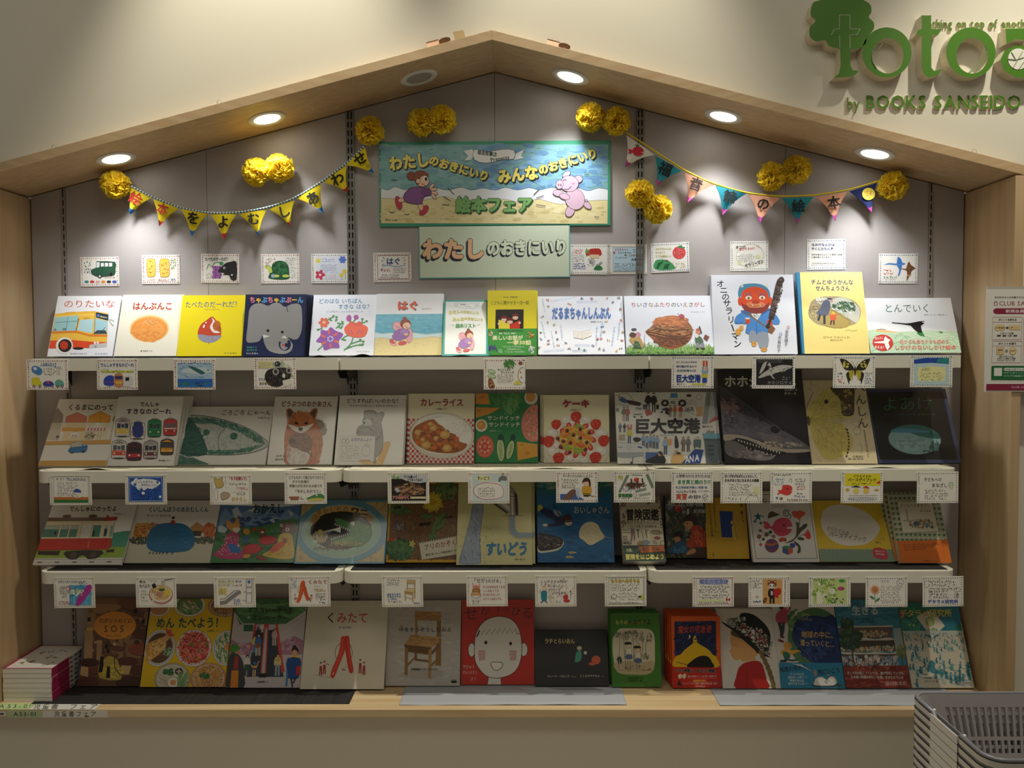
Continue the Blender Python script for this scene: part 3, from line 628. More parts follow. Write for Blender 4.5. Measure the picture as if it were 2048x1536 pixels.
    a.v('宮安陽子',2130,940,1110,38,'333',b=0,x1=2112); a.v('大島妙子',2052,1000,1170,38,'333',b=0,x1=2035); a.ring('c04a3a',4,2145,915,14); a.ring('4a7ac0',4,2062,985,14)
@book(1,R1d,[(212,262),(757,256),(808,930),(262,930)],.014,'tall pale yellow book with a sailor and child on a stormy deck','f2dc86',Yb=-.085,spc='2f7fa8',m='print')
def _(a):
    a.p('2f80a8',[(212,262),(243,262),(278,930),(262,930)])
    a.t('チムとゆうかんな',332,684,343,'2f3a6a',h=48,b=.025); a.t('せんちょうさん',370,655,394,'2f3a6a',h=46,b=.025)
    P = [(315,560),(340,500),(400,470),(470,462),(560,462),(640,480),(700,510),(738,570),(730,640),(690,690),(600,710),(520,725),(440,705),(380,690),(330,650),(310,610)]
    a.p('a89a78',P,4); a.p('c8c8b8',[(480,520),(560,470),(650,490),(730,560),(725,640),(700,680),(640,640),(560,590)],3); a.bl(['4a6a48','3f5f44','5a7a58'],(610,550,95,42),90,8,22,.4,0,60); a.bl(['e0e0d4','b8c0b0'],(560,600,120,40),70,6,18,.35,10,50); a.bl(['e6e2d2','d4d0c0'],(430,500,60,25),40,6,16,.5)
    a.p('b09a58',[(480,560),(650,665),(620,715),(520,722),(420,690),(400,640)],2); a.l('6a5a30',4,[(482,560),(650,665),(640,690)]); a.l('6a5a30',3,[(385,600),(412,515),(440,500)]); a.bl(['8a7a50','c0b080'],(360,590,40,60),50,6,16,.4)
    a.p('5a6274',[(435,500),(470,490),(490,520),(485,570),(465,620),(400,615),(375,600),(405,560)],3); a.l('3a3a48',20,[(440,615),(440,690)]); a.l('3a3a48',18,[(405,610),(390,660)]); a.e('c8a08a',500,497,14,12); a.e('3a4050',485,483,22,8,5)
    a.p('d0603a',[(488,620),(530,610),(535,655),(495,662)],2); a.l('d0603a',8,[(490,625),(478,600)]); a.l('d0603a',8,[(530,620),(548,610)]); a.e('e0b04a',514,600,14,12); a.l('4a3a3a',12,[(498,660),(490,695)]); a.l('4a3a3a',12,[(515,660),(518,695)])
    a.l('9a8a50',2,[(608,745),(640,738),(670,745),(710,738)],4); a.t('エドワード・アーディゾーニ さく',428,650,797,'6a6030',h=18); a.t('せたていじ やく',485,592,820,'6a6030',h=18)
@book(1,R1d,[(778,470),(1440,466),(1545,928),(812,928)],.013,'landscape picture book with a dark swallow flying over pale green fields','e0e2e2',Yb=-.085)
def _(a):
    a.t('とんでいく',935,1290,548,'1f5a3a',h=76,b=0); a.t('風木一人 さく 高畠 純 え',1242,1420,602,'556',h=13)
    a.p('b9d3b4',[(778,735),(860,720),(960,745),(1100,740),(1250,730),(1380,738),(1545,740),(1545,930),(800,930)]); a.p('e0b880',[(850,735),(900,722),(1010,740),(1060,750),(900,748)])
    for i in range(26):
        x = 820+a.rg.random()*700; y = 770+a.rg.random()*150; a.l('93bd92',4,[(x-50,y+20),(x-20,y-16),(x+20,y-16),(x+50,y+20)],4)
    for i in range(16):
        x = 820+a.rg.random()*700; y = 760+a.rg.random()*50; a.l('d5e3cc',4,[(x-60,y+8),(x,y-8),(x+60,y+8)],4)
    a.bl(['6a9a60','5a8a58'],(1370,748,14,7),8,5,8); a.l('8a6a4a',3,[(870,726),(905,718),(940,726)],3)
    a.p('141414',[(990,663),(1100,672),(1140,668),(1200,655),(1240,652),(1240,672),(1215,692),(1222,735),(1245,780),(1210,765),(1160,720),(1135,690),(1080,680),(992,669)]); a.p('2f7a3f',[(1180,752),(1225,750),(1248,782),(1210,778)]); a.e('fff',1232,662,6,4)
    a.e('c23a34',912,838,82,72,n=30); a.p('f0ece4',[(842,830),(920,822),(925,795),(935,780),(950,800),(972,812),(955,835),(965,870),(945,905),(930,870),(925,842),(845,838)]); a.t('なにに',848,915,800,'f0ece4',h=26,y1=792); a.t('みえる？',842,930,872,'f0ece4',h=28,y1=882)
    a.t('前からも後ろからも読める',1045,1440,828,'c23a34',h=38,b=.015,ol=('e8ecd8',.03)); a.t('しかけのないしかけ絵本',1000,1500,878,'c23a34',h=44,b=.02,ol=('e8ecd8',.03))
# ---- middle shelf
BK = '1c1a18'
@book(2,R2a,[(215,155),(728,152),(650,690),(103,690)],.010,'white picture book with a row of shops and a small blue car','eceae4')
def _(a):
    a.t('くるまにのって', 288, 655, 218, BK, h=52, b=.03)
    def house(x0, x1, yr, yt, yb, rc, w='e6dcc0'):
        m = (x0+x1)/2; a.p(w,[(x0+8,yt),(x1-8,yt),(x1-12,yb),(x0-8,yb)]); a.p(rc,[(x0,yt),(x0+6,(yr+yt)/2-5),(m,yr),(x1-4,(yr+yt)/2-5),(x1,yt)]); a.l('4a3a30',2,[(x0,yt),(x0+6,(yr+yt)/2-5),(m,yr),(x1-4,(yr+yt)/2-5),(x1,yt)],cl=1)
    house(160,262,225,340,480,'9a8f84','cfc8b8'); house(278,455,258,338,482,'d87a62','ead8b0'); house(460,642,248,338,482,'e8a23c','ece0c4'); house(655,760,265,330,480,'9ab87a','d8d4c4')
    a.r('e0a850',262,380,448,410); a.p('f0ece0',[(545,338),(600,380),(490,380)]); a.l('6a5a40',2,[(552,250),(560,340)]); a.r('fff',535,340,550,360)
    for i in range(12): a.p('c8788a' if i % 2 else 'f0e4dc',[(455+i*13,382),(468+i*13,382),(464+i*13,408),(451+i*13,408)])
    a.r('f4f0e4',330,415,410,460); a.ring('5a4a3a',2,370,437,40,22); a.bl(['333','555'],(370,445,24,8),14,3,6,.4,70,110); a.r('c8c0a8',450,412,520,478); a.r('e8e0cc',570,415,600,470); a.bl(['3a6a4a','333','c85a3a'],(500,450,50,22),24,4,9); a.bl(['333','7a4a3a'],(235,465,12,26),12,3,8); a.r('ddd5c0',660,385,690,450)
    for x in (560,580): a.l('5a4a3a',2,[(x,412),(x-2,475)])
    a.p('d8a860',[(142,490),(690,478),(690,512),(136,520)]); a.l('5a4030',2,[(136,520),(690,512)])
    a.p('3f7fb8',[(333,560),(345,540),(355,505),(400,492),(440,500),(450,525),(480,520),(482,560),(460,580),(345,582)],3); a.p('c8c4b0',[(352,510),(400,492),(440,500),(438,530),(352,540)]); a.e(BK,365,582,14,9); a.e(BK,455,575,13,9); a.e('aaa',365,582,6,4); a.l('1c3a5a',2,[(345,545),(480,540)])
    a.p('d0a458',[(118,648),(690,645),(690,692),(100,692)])
def train(a, x, y, w, h, body, top, win, low, st=None):
    a.p('3a3633',[(x-w*.5,y+h*.38),(x-w*.5,y-h*.3),(x-w*.38,y-h*.45),(x,y-h*.52),(x+w*.38,y-h*.45),(x+w*.5,y-h*.3),(x+w*.5,y+h*.38),(x+w*.3,y+h*.5),(x-w*.3,y+h*.5)],2)
    a.p(body,[(x-w*.47,y+h*.36),(x-w*.47,y-h*.29),(x-w*.36,y-h*.42),(x,y-h*.49),(x+w*.36,y-h*.42),(x+w*.47,y-h*.29),(x+w*.47,y+h*.36),(x+w*.28,y+h*.47),(x-w*.28,y+h*.47)],2)
    a.p(top,[(x-w*.42,y-h*.32),(x,y-h*.47),(x+w*.42,y-h*.32)]); a.p(win,[(x-w*.38,y+h*.02),(x-w*.38,y-h*.24),(x+w*.38,y-h*.24),(x+w*.38,y+h*.02)]); a.r(body,x-w*.14,y-h*.26,x+w*.14,y+h*.2); a.r(win,x-w*.1,y-h*.2,x+w*.1,y)
    a.r(low,x-w*.44,y+h*.12,x+w*.44,y+h*.3); a.e('f0ecd0',x-w*.3,y+h*.2,w*.06); a.e('f0ecd0',x+w*.3,y+h*.2,w*.06)
    if st: a.r(st, x-w*.45, y+h*.04, x+w*.45, y+h*.1)
    a.l('3a3633',2,[(x-w*.2,y-h*.5),(x,y-h*.6),(x+w*.2,y-h*.5)]); a.r('4a4644',x-w*.3,y+h*.42,x+w*.3,y+h*.5)
@book(2,R2a,[(728,137),(1255,132),(1197,690),(655,690)],.010,'white picture book with eight train fronts on its cover','e8e6e0',copies=3,dx=.0048,hi=-.05)
def _(a):
    a.t('でんしゃ',900,1062,195,BK,h=42,b=.03); a.t('すきなのどーれ',792,1160,252,BK,h=50,b=.03)
    train(a,770,385,118,150,'d8d4cc','8a8680','3a4a5a','e8c23c','e8c23c'); train(a,893,408,120,140,'e8e4dc','e8e4dc','2f3f8a','c8a080','4a4aa0')
    a.p('2f3f8a',[(862,345),(925,345),(935,440),(895,465),(855,440)],3); train(a,1028,388,112,148,'2f8a5a','2f7a50','3a4a44','2a7a4a'); train(a,1156,380,112,140,'d03a3a','c83a38','6a7076','b82e30','e8e0d8')
    train(a,748,560,122,150,'e0dcd4','8a8886','5a6268','d84a3a','d84a3a'); train(a,872,575,122,150,'5a2a38','3a2028','2a2a30','c83a4a'); train(a,1004,563,118,148,'b8b4b0','a8a4a0','3a3a40','6a3a40'); train(a,1136,540,108,130,'4a4038','e8a030','4a5058','f0a830','f0a830')
    a.t('岡本雄司 さく', 1072, 1165, 648, '333', h=15)
@book(2,R2a,[(1318,215),(1972,212),(1930,688),(1226,688)],.010,'landscape picture book with a giant green fish-shaped plane','e6e4de',Yb=-.115)
def _(a):
    P = [(1225,600),(1230,400),(1310,285),(1400,285),(1520,305),(1650,340),(1780,390),(1880,450),(1948,515),(1900,560),(1800,592),(1650,607),(1450,605)]
    a.p('c2c8c0',P,4); a.st(['3a7a6a','2a6a5c','4a8a78'],[(1330,300),(1500,310),(1650,348),(1780,398),(1880,458),(1925,515),(1850,500),(1700,410),(1500,350),(1350,345)],620,30,3,20,60); a.st(['7aa090','94b0a4'],[(1400,380),(1600,370),(1800,470),(1880,520),(1780,560),(1480,560)],240,22,2,50,80); a.st(['4a8a78','2f6f60'],[(1460,570),(1700,565),(1850,530),(1920,520),(1800,580),(1650,598),(1470,598)],380,22,3,-60,-30)
    a.p('2f6358',[(1226,590),(1232,395),(1310,300),(1370,370),(1420,460),(1455,605)],3); a.st(['1f4a42','3f7a6c','2a5a50'],(1320,490,110,130),420,26,3,-40,-10)
    a.l('16302a',4,[(1230,590),(1450,605),(1650,607),(1800,592),(1900,560),(1948,515),(1880,450),(1780,390),(1650,340),(1520,305),(1400,285),(1310,285)],4); a.l('2a4a44',3,[(1600,375),(1550,450),(1545,530),(1565,600)],4)
    a.e('2f6a5a',1448,421,26,25); a.e('2f6a5a',1667,452,31,28); a.st(['1a4438','4a9a80'],(1448,421,20,20),30,12,3); a.st(['1a4438','4a9a80'],(1667,452,24,22),34,12,3)
    a.p('4a7a6c',[(1225,690),(1228,620),(1260,612),(1300,630),(1350,628),(1390,650),(1420,660),(1470,690)],3); a.st(['2a5a4c','6a9a8a'],(1310,660,90,26),120,16,3)
    a.t('ごろごろ にゃーん',1558,1948,262,BK,h=46,b=.0,sh=.15); a.t('長 新太 作・画',1850,1942,304,'333',h=14)
@book(2,R2b,[(47,124),(520,119),(489,618),(12,618)],.010,'white picture book with a fox holding its cub','e8e6df')
def _(a):
    a.t('どうぶつのおかあさん', 92, 478, 176, '7a2a22', h=46, b=.03)
    a.p('8a7868',[(355,290),(400,300),(440,350),(440,395),(415,410),(390,380),(360,340)],4); a.st(['9a8878','75604e','a89a8c'],(400,350,40,50),130,26,3,40,90)
    a.p('b8673a',[(145,330),(160,300),(330,290),(390,360),(415,430),(415,500),(395,560),(380,615),(155,615),(135,520),(130,420)],4); a.p('d8d0c4',[(180,420),(300,430),(330,500),(300,615),(180,615),(150,520)],3)
    a.st(['c8743f','a5582e','d08a58'],(370,480,45,120),300,30,3,70,110); a.st(['d8884f','b8683a'],(160,440,28,120),140,26,3,70,110); a.st(['eee8de','c0b4a6','b8a898'],(235,540,75,70),220,26,3,70,110)
    a.p('b8693c',[(135,240),(142,215),(165,212),(200,240),(240,235),(300,245),(330,215),(360,208),(370,222),(362,270),(345,320),(310,360),(265,388),(235,388),(190,365),(150,320)],4)
    a.p('5a4030',[(140,222),(165,218),(190,245),(155,290)]); a.p('5a4030',[(362,216),(340,222),(312,250),(350,290)]); a.st(['cf8048','a05a30','dc9860'],(250,280,85,50),280,22,3,60,120); a.p('e8e0d4',[(150,330),(190,335),(235,350),(245,340),(290,340),(345,320),(310,362),(265,390),(235,390),(190,368)],3); a.p('c07040',[(215,300),(235,340),(270,340),(285,300),(270,250),(230,250)],3)
    a.e('1a1412',215,320,15,9,15); a.e('1a1412',287,320,15,9,-15); a.e('1a1412',248,364,17,13); a.l('3a2a20',3,[(225,385),(248,378),(272,384)],3)
    a.p('7a4f36',[(195,400),(240,390),(300,400),(335,440),(335,500),(305,530),(260,520),(230,500),(190,495),(165,460),(170,425)],4); a.st(['8f6040','654028','a07050'],(255,455,75,55),260,20,3); a.e('4a3020',190,452,26,20); a.l('4a3020',8,[(305,525),(330,545),(342,565)],3)
    a.t('小森 厚 ぶん',72,150,557,'444',h=15); a.t('藪内正幸 え',72,148,582,'444',h=15)
@book(2,R2b,[(530,116),(1022,110),(1006,620),(502,620)],.010,'white picture book with a shy grey bear, folded arms','e9e7e0',copies=1,dx=.003)
def _(a):
    a.t('どうすればいいのかな？',580,985,153,'222',h=38,b=.02); a.t('わたなべ しげお ぶん／おおとも やすお え',606,952,189,'333',h=18)
    a.p('e0b060',[(800,620),(850,520),(870,455),(915,455),(905,500),(860,615)],2); a.p('e8c888',[(690,598),(760,590),(850,600),(830,622),(720,618)],2)
    P = [(725,225),(780,225),(815,245),(845,235),(862,250),(850,285),(840,320),(850,370),(858,430),(855,500),(835,545),(805,575),(812,600),(795,608),(775,570),(760,480),(700,440),(662,395),(670,350),(700,330),(715,320),(705,310),(705,290),(715,270),(712,240)]
    a.p('9c9a90',P,4); a.st(['a8a69c','8f8d84','86847c'],(800,350,45,110),260,16,3); a.l('2a2826',3,P,4,1)
    a.p('c6c3b8',[(718,290),(740,285),(768,310),(765,332),(720,332),(706,318)],3); a.e(BK,714,316,10,8); a.e(BK,722,284,4,5); a.e(BK,775,290,5,6); a.l(BK,2,[(765,280),(780,282)]); a.e('8a887e',845,262,10,13)
    a.l('2a2826',3,[(665,400),(690,355),(740,348),(785,375),(788,400),(760,415)],4); a.l('2a2826',3,[(845,380),(835,420),(790,440)],4)
    for x in (680,695,712): a.l('2a2826',2,[(x,378),(x-6,392)])
    a.nxt('reader_card',.0008); a.p('dfddd6',[(540,410),(800,412),(795,596),(532,592)]); a.l('bbb',1.5,[(540,410),(800,412),(795,596),(532,592)],cl=1)
    a.t('おきがえしよう',622,778,438,'2f4f7a',h=28,b=.02); a.ring('8a7a50',3,568,450,14,16); a.ring('8a7a50',3,596,452,10,20)
    a.sc('777',552,475,700,560,5); a.ring('555',2,735,520,30,40); a.ring('555',2,745,480,16,12); a.ring('888',2,565,570,16,8); a.ring('888',2,612,570,18,9); a.ring('888',1.5,675,555,30,18); a.r('d0884a',690,585,770,594)
@book(2,R2b,[(1042,103),(1530,98),(1530,609),(1038,613)],.010,'cream picture book with a big plate of curry and rice','efe8c6',copies=1,dx=-.006)
def _(a):
    a.r('e8e0d8', 1036, 285, 1535, 615)
    for i in range(30):
        for j in range(18):
            x = 1036+i*17; y = 285+j*19
            if (i+j) % 2 == 0: a.r('c23a30' if (i % 2 == 0) else 'd87870',x,y,x+17,y+19); a.k -= 1
    a.k += 1
    a.r('efe8c6',1030,95,1540,284); a.e('dcd8c8',1290,408,238,168,3,44); a.ring('8a8678',2,1290,408,238,168,3,44); a.e('eeebe0',1292,398,222,148,3,44); a.ring('c8c4b4',3,1286,400,200,128,3,40)
    a.p('f2f0ea',[(1250,290),(1340,270),(1430,310),(1490,370),(1495,430),(1460,470),(1400,420),(1320,350)],4); a.st(['d8d6ce','c8c6be','fff'],(1400,365,90,70),260,8,2.5)
    P = [(1230,290),(1260,320),(1300,345),(1330,380),(1390,400),(1420,450),(1478,470),(1450,510),(1380,535),(1280,535),(1180,515),(1100,470),(1070,410),(1085,350),(1140,315),(1190,295)]
    a.p('a8622c',P,4); a.bl(['b8702f','9a5424','c88038'],[(1150,320),(1240,310),(1400,430),(1450,490),(1280,530),(1120,460),(1090,380)],90,8,20,.7)
    for x,y,r in ((1115,388,28),(1175,478,36),(1225,352,30),(1312,402,38),(1330,500,34),(1150,440,20),(1250,430,22),(1205,325,20)): a.e('7a4a20',x+2,y+3,r,r*.82); a.e('d0a050',x,y,r,r*.8); a.e('deb468',x-4,y-4,r*.6,r*.45)
    for x,y in ((1165,350),(1265,385),(1195,410),(1110,460),(1395,475),(1270,470),(1400,430),(1240,500)): a.p('dc6a34',[(x-18,y-12),(x+14,y-14),(x+20,y+8),(x-8,y+14)])
    for x,y in ((1150,395),(1220,400),(1280,440),(1350,440),(1265,515),(1390,510)): a.p('8a4a30',[(x-24,y-8),(x+16,y-16),(x+26,y+6),(x-6,y+18)]); a.bl(['a8644a','75402a'],(x,y,16,8),7,4,8)
    a.t('カレーライス',1125,1448,165,'a02e2a',h=62,b=.03); a.t('小西英子 さく',1240,1328,214,'444',h=14)
@book(2,R2b,[(1533,98),(1998,97),(2000,605),(1535,605)],.010,'green picture book scattered with cheese, eggs, tomato, ham and cucumber','2e8a4e')
def _(a):
    a.st(['4a9a58','6aae6a','3a7a48'],(1770,150,110,60),200,50,4,20,160); a.st(['5aa860','8ac080'],(1800,190,60,50),80,50,4,50,130)
    a.p('e89a3c',[(1533,100),(1625,98),(1642,180),(1533,175)]); a.e('d08028',1583,123,17,14); a.p('e8a03c',[(1535,200),(1720,205),(1640,250),(1535,278)]); a.e('d08a2c',1565,225,14,10)
    a.e('ece8dc',1948,130,50,52); a.e('e8a850',1945,125,36,36); a.e('ece8dc',1578,335,46,46); a.e('e8a040',1578,332,32,33); a.e('f0b860',1572,325,16,14)
    a.e('d8604a',1606,488,66,82); a.e('e87a5c',1606,488,58,72); a.e('d04a3c',1606,488,46,58); 
    for t in range(8): x = 1606+34*math.cos(t*.785); y = 488+42*math.sin(t*.785); a.e('e8a080',x,y,11,13); a.bl(['f0d0a0','c84030'],(x,y,7,8),4,2,4)
    a.e('e8886a', 1606, 488, 12, 15)
    a.e('e8907c',1975,318,98,138,10,36); a.bl(['f0a898','d87868','f4c0b0','9ab070','c86a5a'],(1975,318,84,120),70,5,13)
    for cx,w,h,an in ((1725,34,95,-4),(1795,30,78,14)): a.e('1f5a34',cx,505,w,h,an); a.e('c8d8a0',cx-2,512,w*.82,h*.88,an); a.e('a8c080',cx-2,515,w*.4,h*.7,an); a.bl(['e0e8c0','88a868'],(cx-2,515,w*.35,h*.6),18,2,5)
    a.p('1f5040',[(1705,405),(1725,398),(1742,410),(1748,440),(1705,440)],2); a.p('1f5040',[(1800,405),(1828,402),(1832,440),(1795,440)],2)
    a.p('e8a844',[(1843,455),(1995,475),(1995,560),(1848,590)]); a.e('d8902c',1918,537,17,15); a.e('d8902c',1880,475,14,8); a.l('f4c470',4,[(1843,455),(1995,475)])
    a.t('サンドイッチ',1622,1868,280,'f0f2e8',h=38,b=.02); a.t('サンドイッチ',1632,1868,328,'f0f2e8',h=38,b=.02); a.t('小西英子 さく',1638,1725,374,'b8d0a8',h=13)
def berry(a, x, y, r):
    a.p('d8402f',[(x-r,y-r*.3),(x-r*.5,y-r*.9),(x+r*.1,y-r),(x+r*.8,y-r*.8),(x+r,y-.1*r),(x+r*.6,y+r*.7),(x,y+r),(x-r*.7,y+r*.6)],3); a.bl(['f4d0a0','b83020','ec6a50'],(x,y,r*.8,r*.8),22,2,5)
@book(2,R2c,[(72,146),(688,143),(713,788),(85,788)],.011,'cream picture book with a fruit and strawberry cake','efe9c4',copies=2,dx=-.006)
def _(a):
    a.e('d8d0b8',392,640,325,300,0,40); a.e('e8e2d0',392,632,316,290,0,40)
    for x,y,r in ((285,375,45),(480,375,45),(155,505,52),(630,505,52),(170,675,60),(625,672,60),(330,740,40),(400,745,44),(540,690,42),(250,770,40),(470,770,40),(520,450,36),(350,410,36),(230,470,34),(200,620,34),(440,420,34)): a.e('c4bba4',x+2,y+4,r,r*.85); a.e('efebe0',x,y,r*.94,r*.8); a.e('fbf9f2',x-r*.2,y-r*.2,r*.4,r*.3)
    for i in range(12):
        t = i*.5236; a.e('d84a40',390+150*math.cos(t),565+140*math.sin(t),42,26,math.degrees(t)+30); a.e('f09080',390+150*math.cos(t),562+140*math.sin(t),22,10,math.degrees(t)+30)
    a.e('e8b848',382,560,150,130,0,30); a.bl(['eebc50','e8a038','b8c858','9ab848','f0d080','e89040'],(382,560,145,125),150,14,30,.5)
    for x,y,an,c in ((290,520,-30,'e8823c'),(440,510,30,'e8823c'),(500,545,10,'f0903c'),(350,600,-10,'f09a3c'),(430,620,15,'e06a3c'),(300,460,10,'e8a048'),(310,640,30,'a0b848'),(415,680,-30,'98b848'),(420,440,30,'90b850'),(250,570,60,'f0c050')): a.e(c,x,y,44,20,an); a.l('f8d8a0',3,[(x-26,y-4),(x,y-9),(x+26,y-2)],3)
    for x,y in ((298,481),(360,523),(426,550),(265,582),(332,597),(240,636),(328,686),(488,593),(508,500),(476,661),(211,555),(423,466)): a.e('5a2030',x,y,18); a.e('8a3040',x,y,12); a.e('2a1018',x,y,6); a.e('e0b0a0',x-5,y-6,4)
    for x,y,r in ((380,350,50),(193,423,46),(570,423,50),(125,585,54),(650,580,54),(222,745,54),(575,742,56)): berry(a,x,y,r)
    a.t('ケーキ',250,508,225,'a03024',h=78,b=.06); a.t('小西英子 さく',322,438,284,'444',h=18)
@book(2,R2c,[(745,118),(1690,118),(1757,796),(786,796)],.011,'landscape picture book crowded with airport people, luggage and planes','e9e9e2',copies=1,dx=.013)
def _(a):
    N = '1f1e24'
    def man(x, y, h, c, c2, hd='d8a888', hr='2a2220'):
        a.e(hr,x,y-h*.44,h*.075); a.e(hd,x,y-h*.41,h*.06); a.p(c,[(x-h*.1,y-h*.33),(x+h*.1,y-h*.33),(x+h*.12,y+h*.02),(x-h*.12,y+h*.02)],2); a.l(c2,h*.07,[(x-h*.05,y),(x-h*.06,y+h*.48)]); a.l(c2,h*.07,[(x+h*.05,y),(x+h*.06,y+h*.48)]); a.l(c,h*.05,[(x-h*.1,y-h*.3),(x-h*.17,y-h*.02)]); a.l(c,h*.05,[(x+h*.1,y-h*.3),(x+h*.17,y-h*.02)])
    a.l('b8b8b4',8,[(748,150),(850,125),(905,160),(925,225),(800,240)],4); a.p('3f6fb0',[(780,150),(810,155),(870,190),(880,215),(830,215),(790,190)],2); a.p('4a3038',[(870,190),(960,205),(1000,220),(985,248),(880,225)],2); a.e('d0a080',795,165,15); a.p('d8d8d4',[(790,220),(880,235),(870,260),(795,250)])
    man(1068,215,190,'23252e','1e2028'); man(1122,218,190,'23252e','1e2028'); a.r('2a2c30',1018,235,1052,280); a.r('2a2c30',1145,235,1172,280); a.e('f0f0f0',1068,135,14,5); a.e('f0f0f0',1122,140,14,5)
    a.p('4a9ac8',[(1285,125),(1345,125),(1352,170),(1278,170)]); a.l('999',3,[(1190,190),(1440,185),(1445,240),(1190,245)],cl=1); a.e('222',1230,220,38,32); a.e('ccc',1230,220,16,14); a.e('222',1395,222,40,34); a.e('ccc',1395,222,18,15); a.r('999',1280,200,1330,230)
    a.e('4a3030',1458,150,26,14); a.ring('666',3,1555,165,30,24); a.sc('777',1450,190,1530,240,3); a.ring('888',2,1500,230,30,40)
    a.p('8f969c',[(1625,120),(1670,120),(1640,420),(1590,420)]); a.p('b8bec4',[(1670,118),(1735,118),(1752,300),(1648,418)]); a.p('c83a34',[(1712,345),(1735,345),(1740,375),(1645,418)]); a.p('d8a860',[(1525,255),(1600,250),(1595,345),(1535,350)]); a.l('8a6a40',2,[(1560,255),(1562,345)]); a.v('ジャパン',1645,165,280,18,'222',b=.03)
    a.t('ᴙR'[1:],760,800,285,N,h=50); a.t('16R',1425,1515,280,N,h=62)
    man(838,325,140,'5a7a50','c0886a'); man(872,325,140,'c05060','3a3a40'); a.p('dcdcd8',[(920,290),(1020,290),(1028,350),(918,350)]); a.r('8a8a88',930,320,1015,335); a.e('333',940,352,12,8); a.e('333',1008,352,12,8); a.bl(['444','888'],(970,275,40,12),14,4,9)
    a.p('b83038',[(1032,290),(1085,278),(1112,325),(1055,345)]); man(1280,300,110,'9a6a50','8a6a5a'); man(1325,300,120,'d07a48','888'); man(1380,300,125,'c84a40','c8a080'); a.bl(['3a3a42','5a5a62','2a2a30'],(1240,300,45,30),24,8,16); a.l('888',3,[(1400,290),(1530,335),(1560,350)])
    a.t('巨大空港',935,1568,440,N,h=150,b=.045); a.t('鎌田 歩 さく',1592,1695,447,'333',h=20); a.t('きょだいくうこう',1182,1320,525,'333',h=16)
    man(803,455,90,'4a7a9a','333'); man(845,455,90,'333','333'); man(893,530,150,'d8d040','2f4f9a'); a.p('d05040',[(870,425),(885,425),(885,475),(875,475)]); a.p('d05040',[(905,425),(918,425),(912,475),(900,475)])
    a.p('222',[(928,560),(960,545),(1005,560),(990,585),(950,590)],2); a.r('b8a898',790,520,850,575)
    for x,y in ((1028,580),(1062,600),(1095,582),(1128,590),(1160,595)): man(x,y,130,'8fb4d8','2a3a6a')
    man(1240,630,170,'9ac0e0','2a3a7a'); a.p('e8a860',[(1258,565),(1298,565),(1298,620),(1262,625)]); a.p('2a2a30',[(1330,530),(1355,560),(1368,640),(1330,645)],2); man(1410,615,140,'8a7a7a','4a4040'); man(1458,615,145,'7a7a80','4a4a50'); a.r('5a7078',1508,570,1580,640); a.ring('444',3,1545,558,16,14); a.e('333',1520,648,6); a.e('333',1568,648,6)
    a.p('d8dcdc',[(770,600),(1000,610),(1080,660),(1060,690),(780,690)]); a.l('888',2,[(780,595),(1000,610),(1085,665)]); a.p('a8b0b8',[(780,690),(1062,692),(1040,720),(900,740),(785,735)]); a.t('全日空',785,830,640,'2a4a9a',h=16); a.ring('555',2,890,640,16,26); a.l('333',6,[(930,735),(925,790)]); a.e('222',918,790,12)
    a.p('2f4fa8',[(970,632),(1020,640),(1010,655),(975,645)]); a.r('d0d4d8',1030,690,1180,795); a.r('4a6ab0',1050,690,1180,760); a.p('22242c',[(1130,730),(1180,700),(1230,730),(1235,796),(1060,790),(1060,760)],2); a.e('d0a080',1188,705,20,22); a.p('2a2220',[(1170,690),(1190,680),(1212,695),(1208,720)],2)
    a.p('d8b070',[(1310,720),(1370,690),(1410,720),(1420,796),(1300,796)],2); a.e('d8a888',1345,695,22,24); a.e('333',1365,700,22,12)
    a.p('24489a',[(1395,796),(1520,660),(1605,668),(1575,796)]); a.t('ANA',1420,1560,765,'f0f0f0',h=90,b=.02,sh=.3,y1=740)
    a.p('5a6670',[(1610,578),(1745,580),(1752,796),(1632,796)]); a.p('6fb0c8',[(1592,510),(1740,515),(1745,565),(1605,562)]); a.p('4a5258',[(1600,560),(1748,565),(1750,585),(1612,582)]); a.r('8a949a',1630,490,1705,512); a.l('555',3,[(1655,490),(1655,468)])
    for y in (620,660,700): a.r('3a4650',1648,y,1705,y+20)
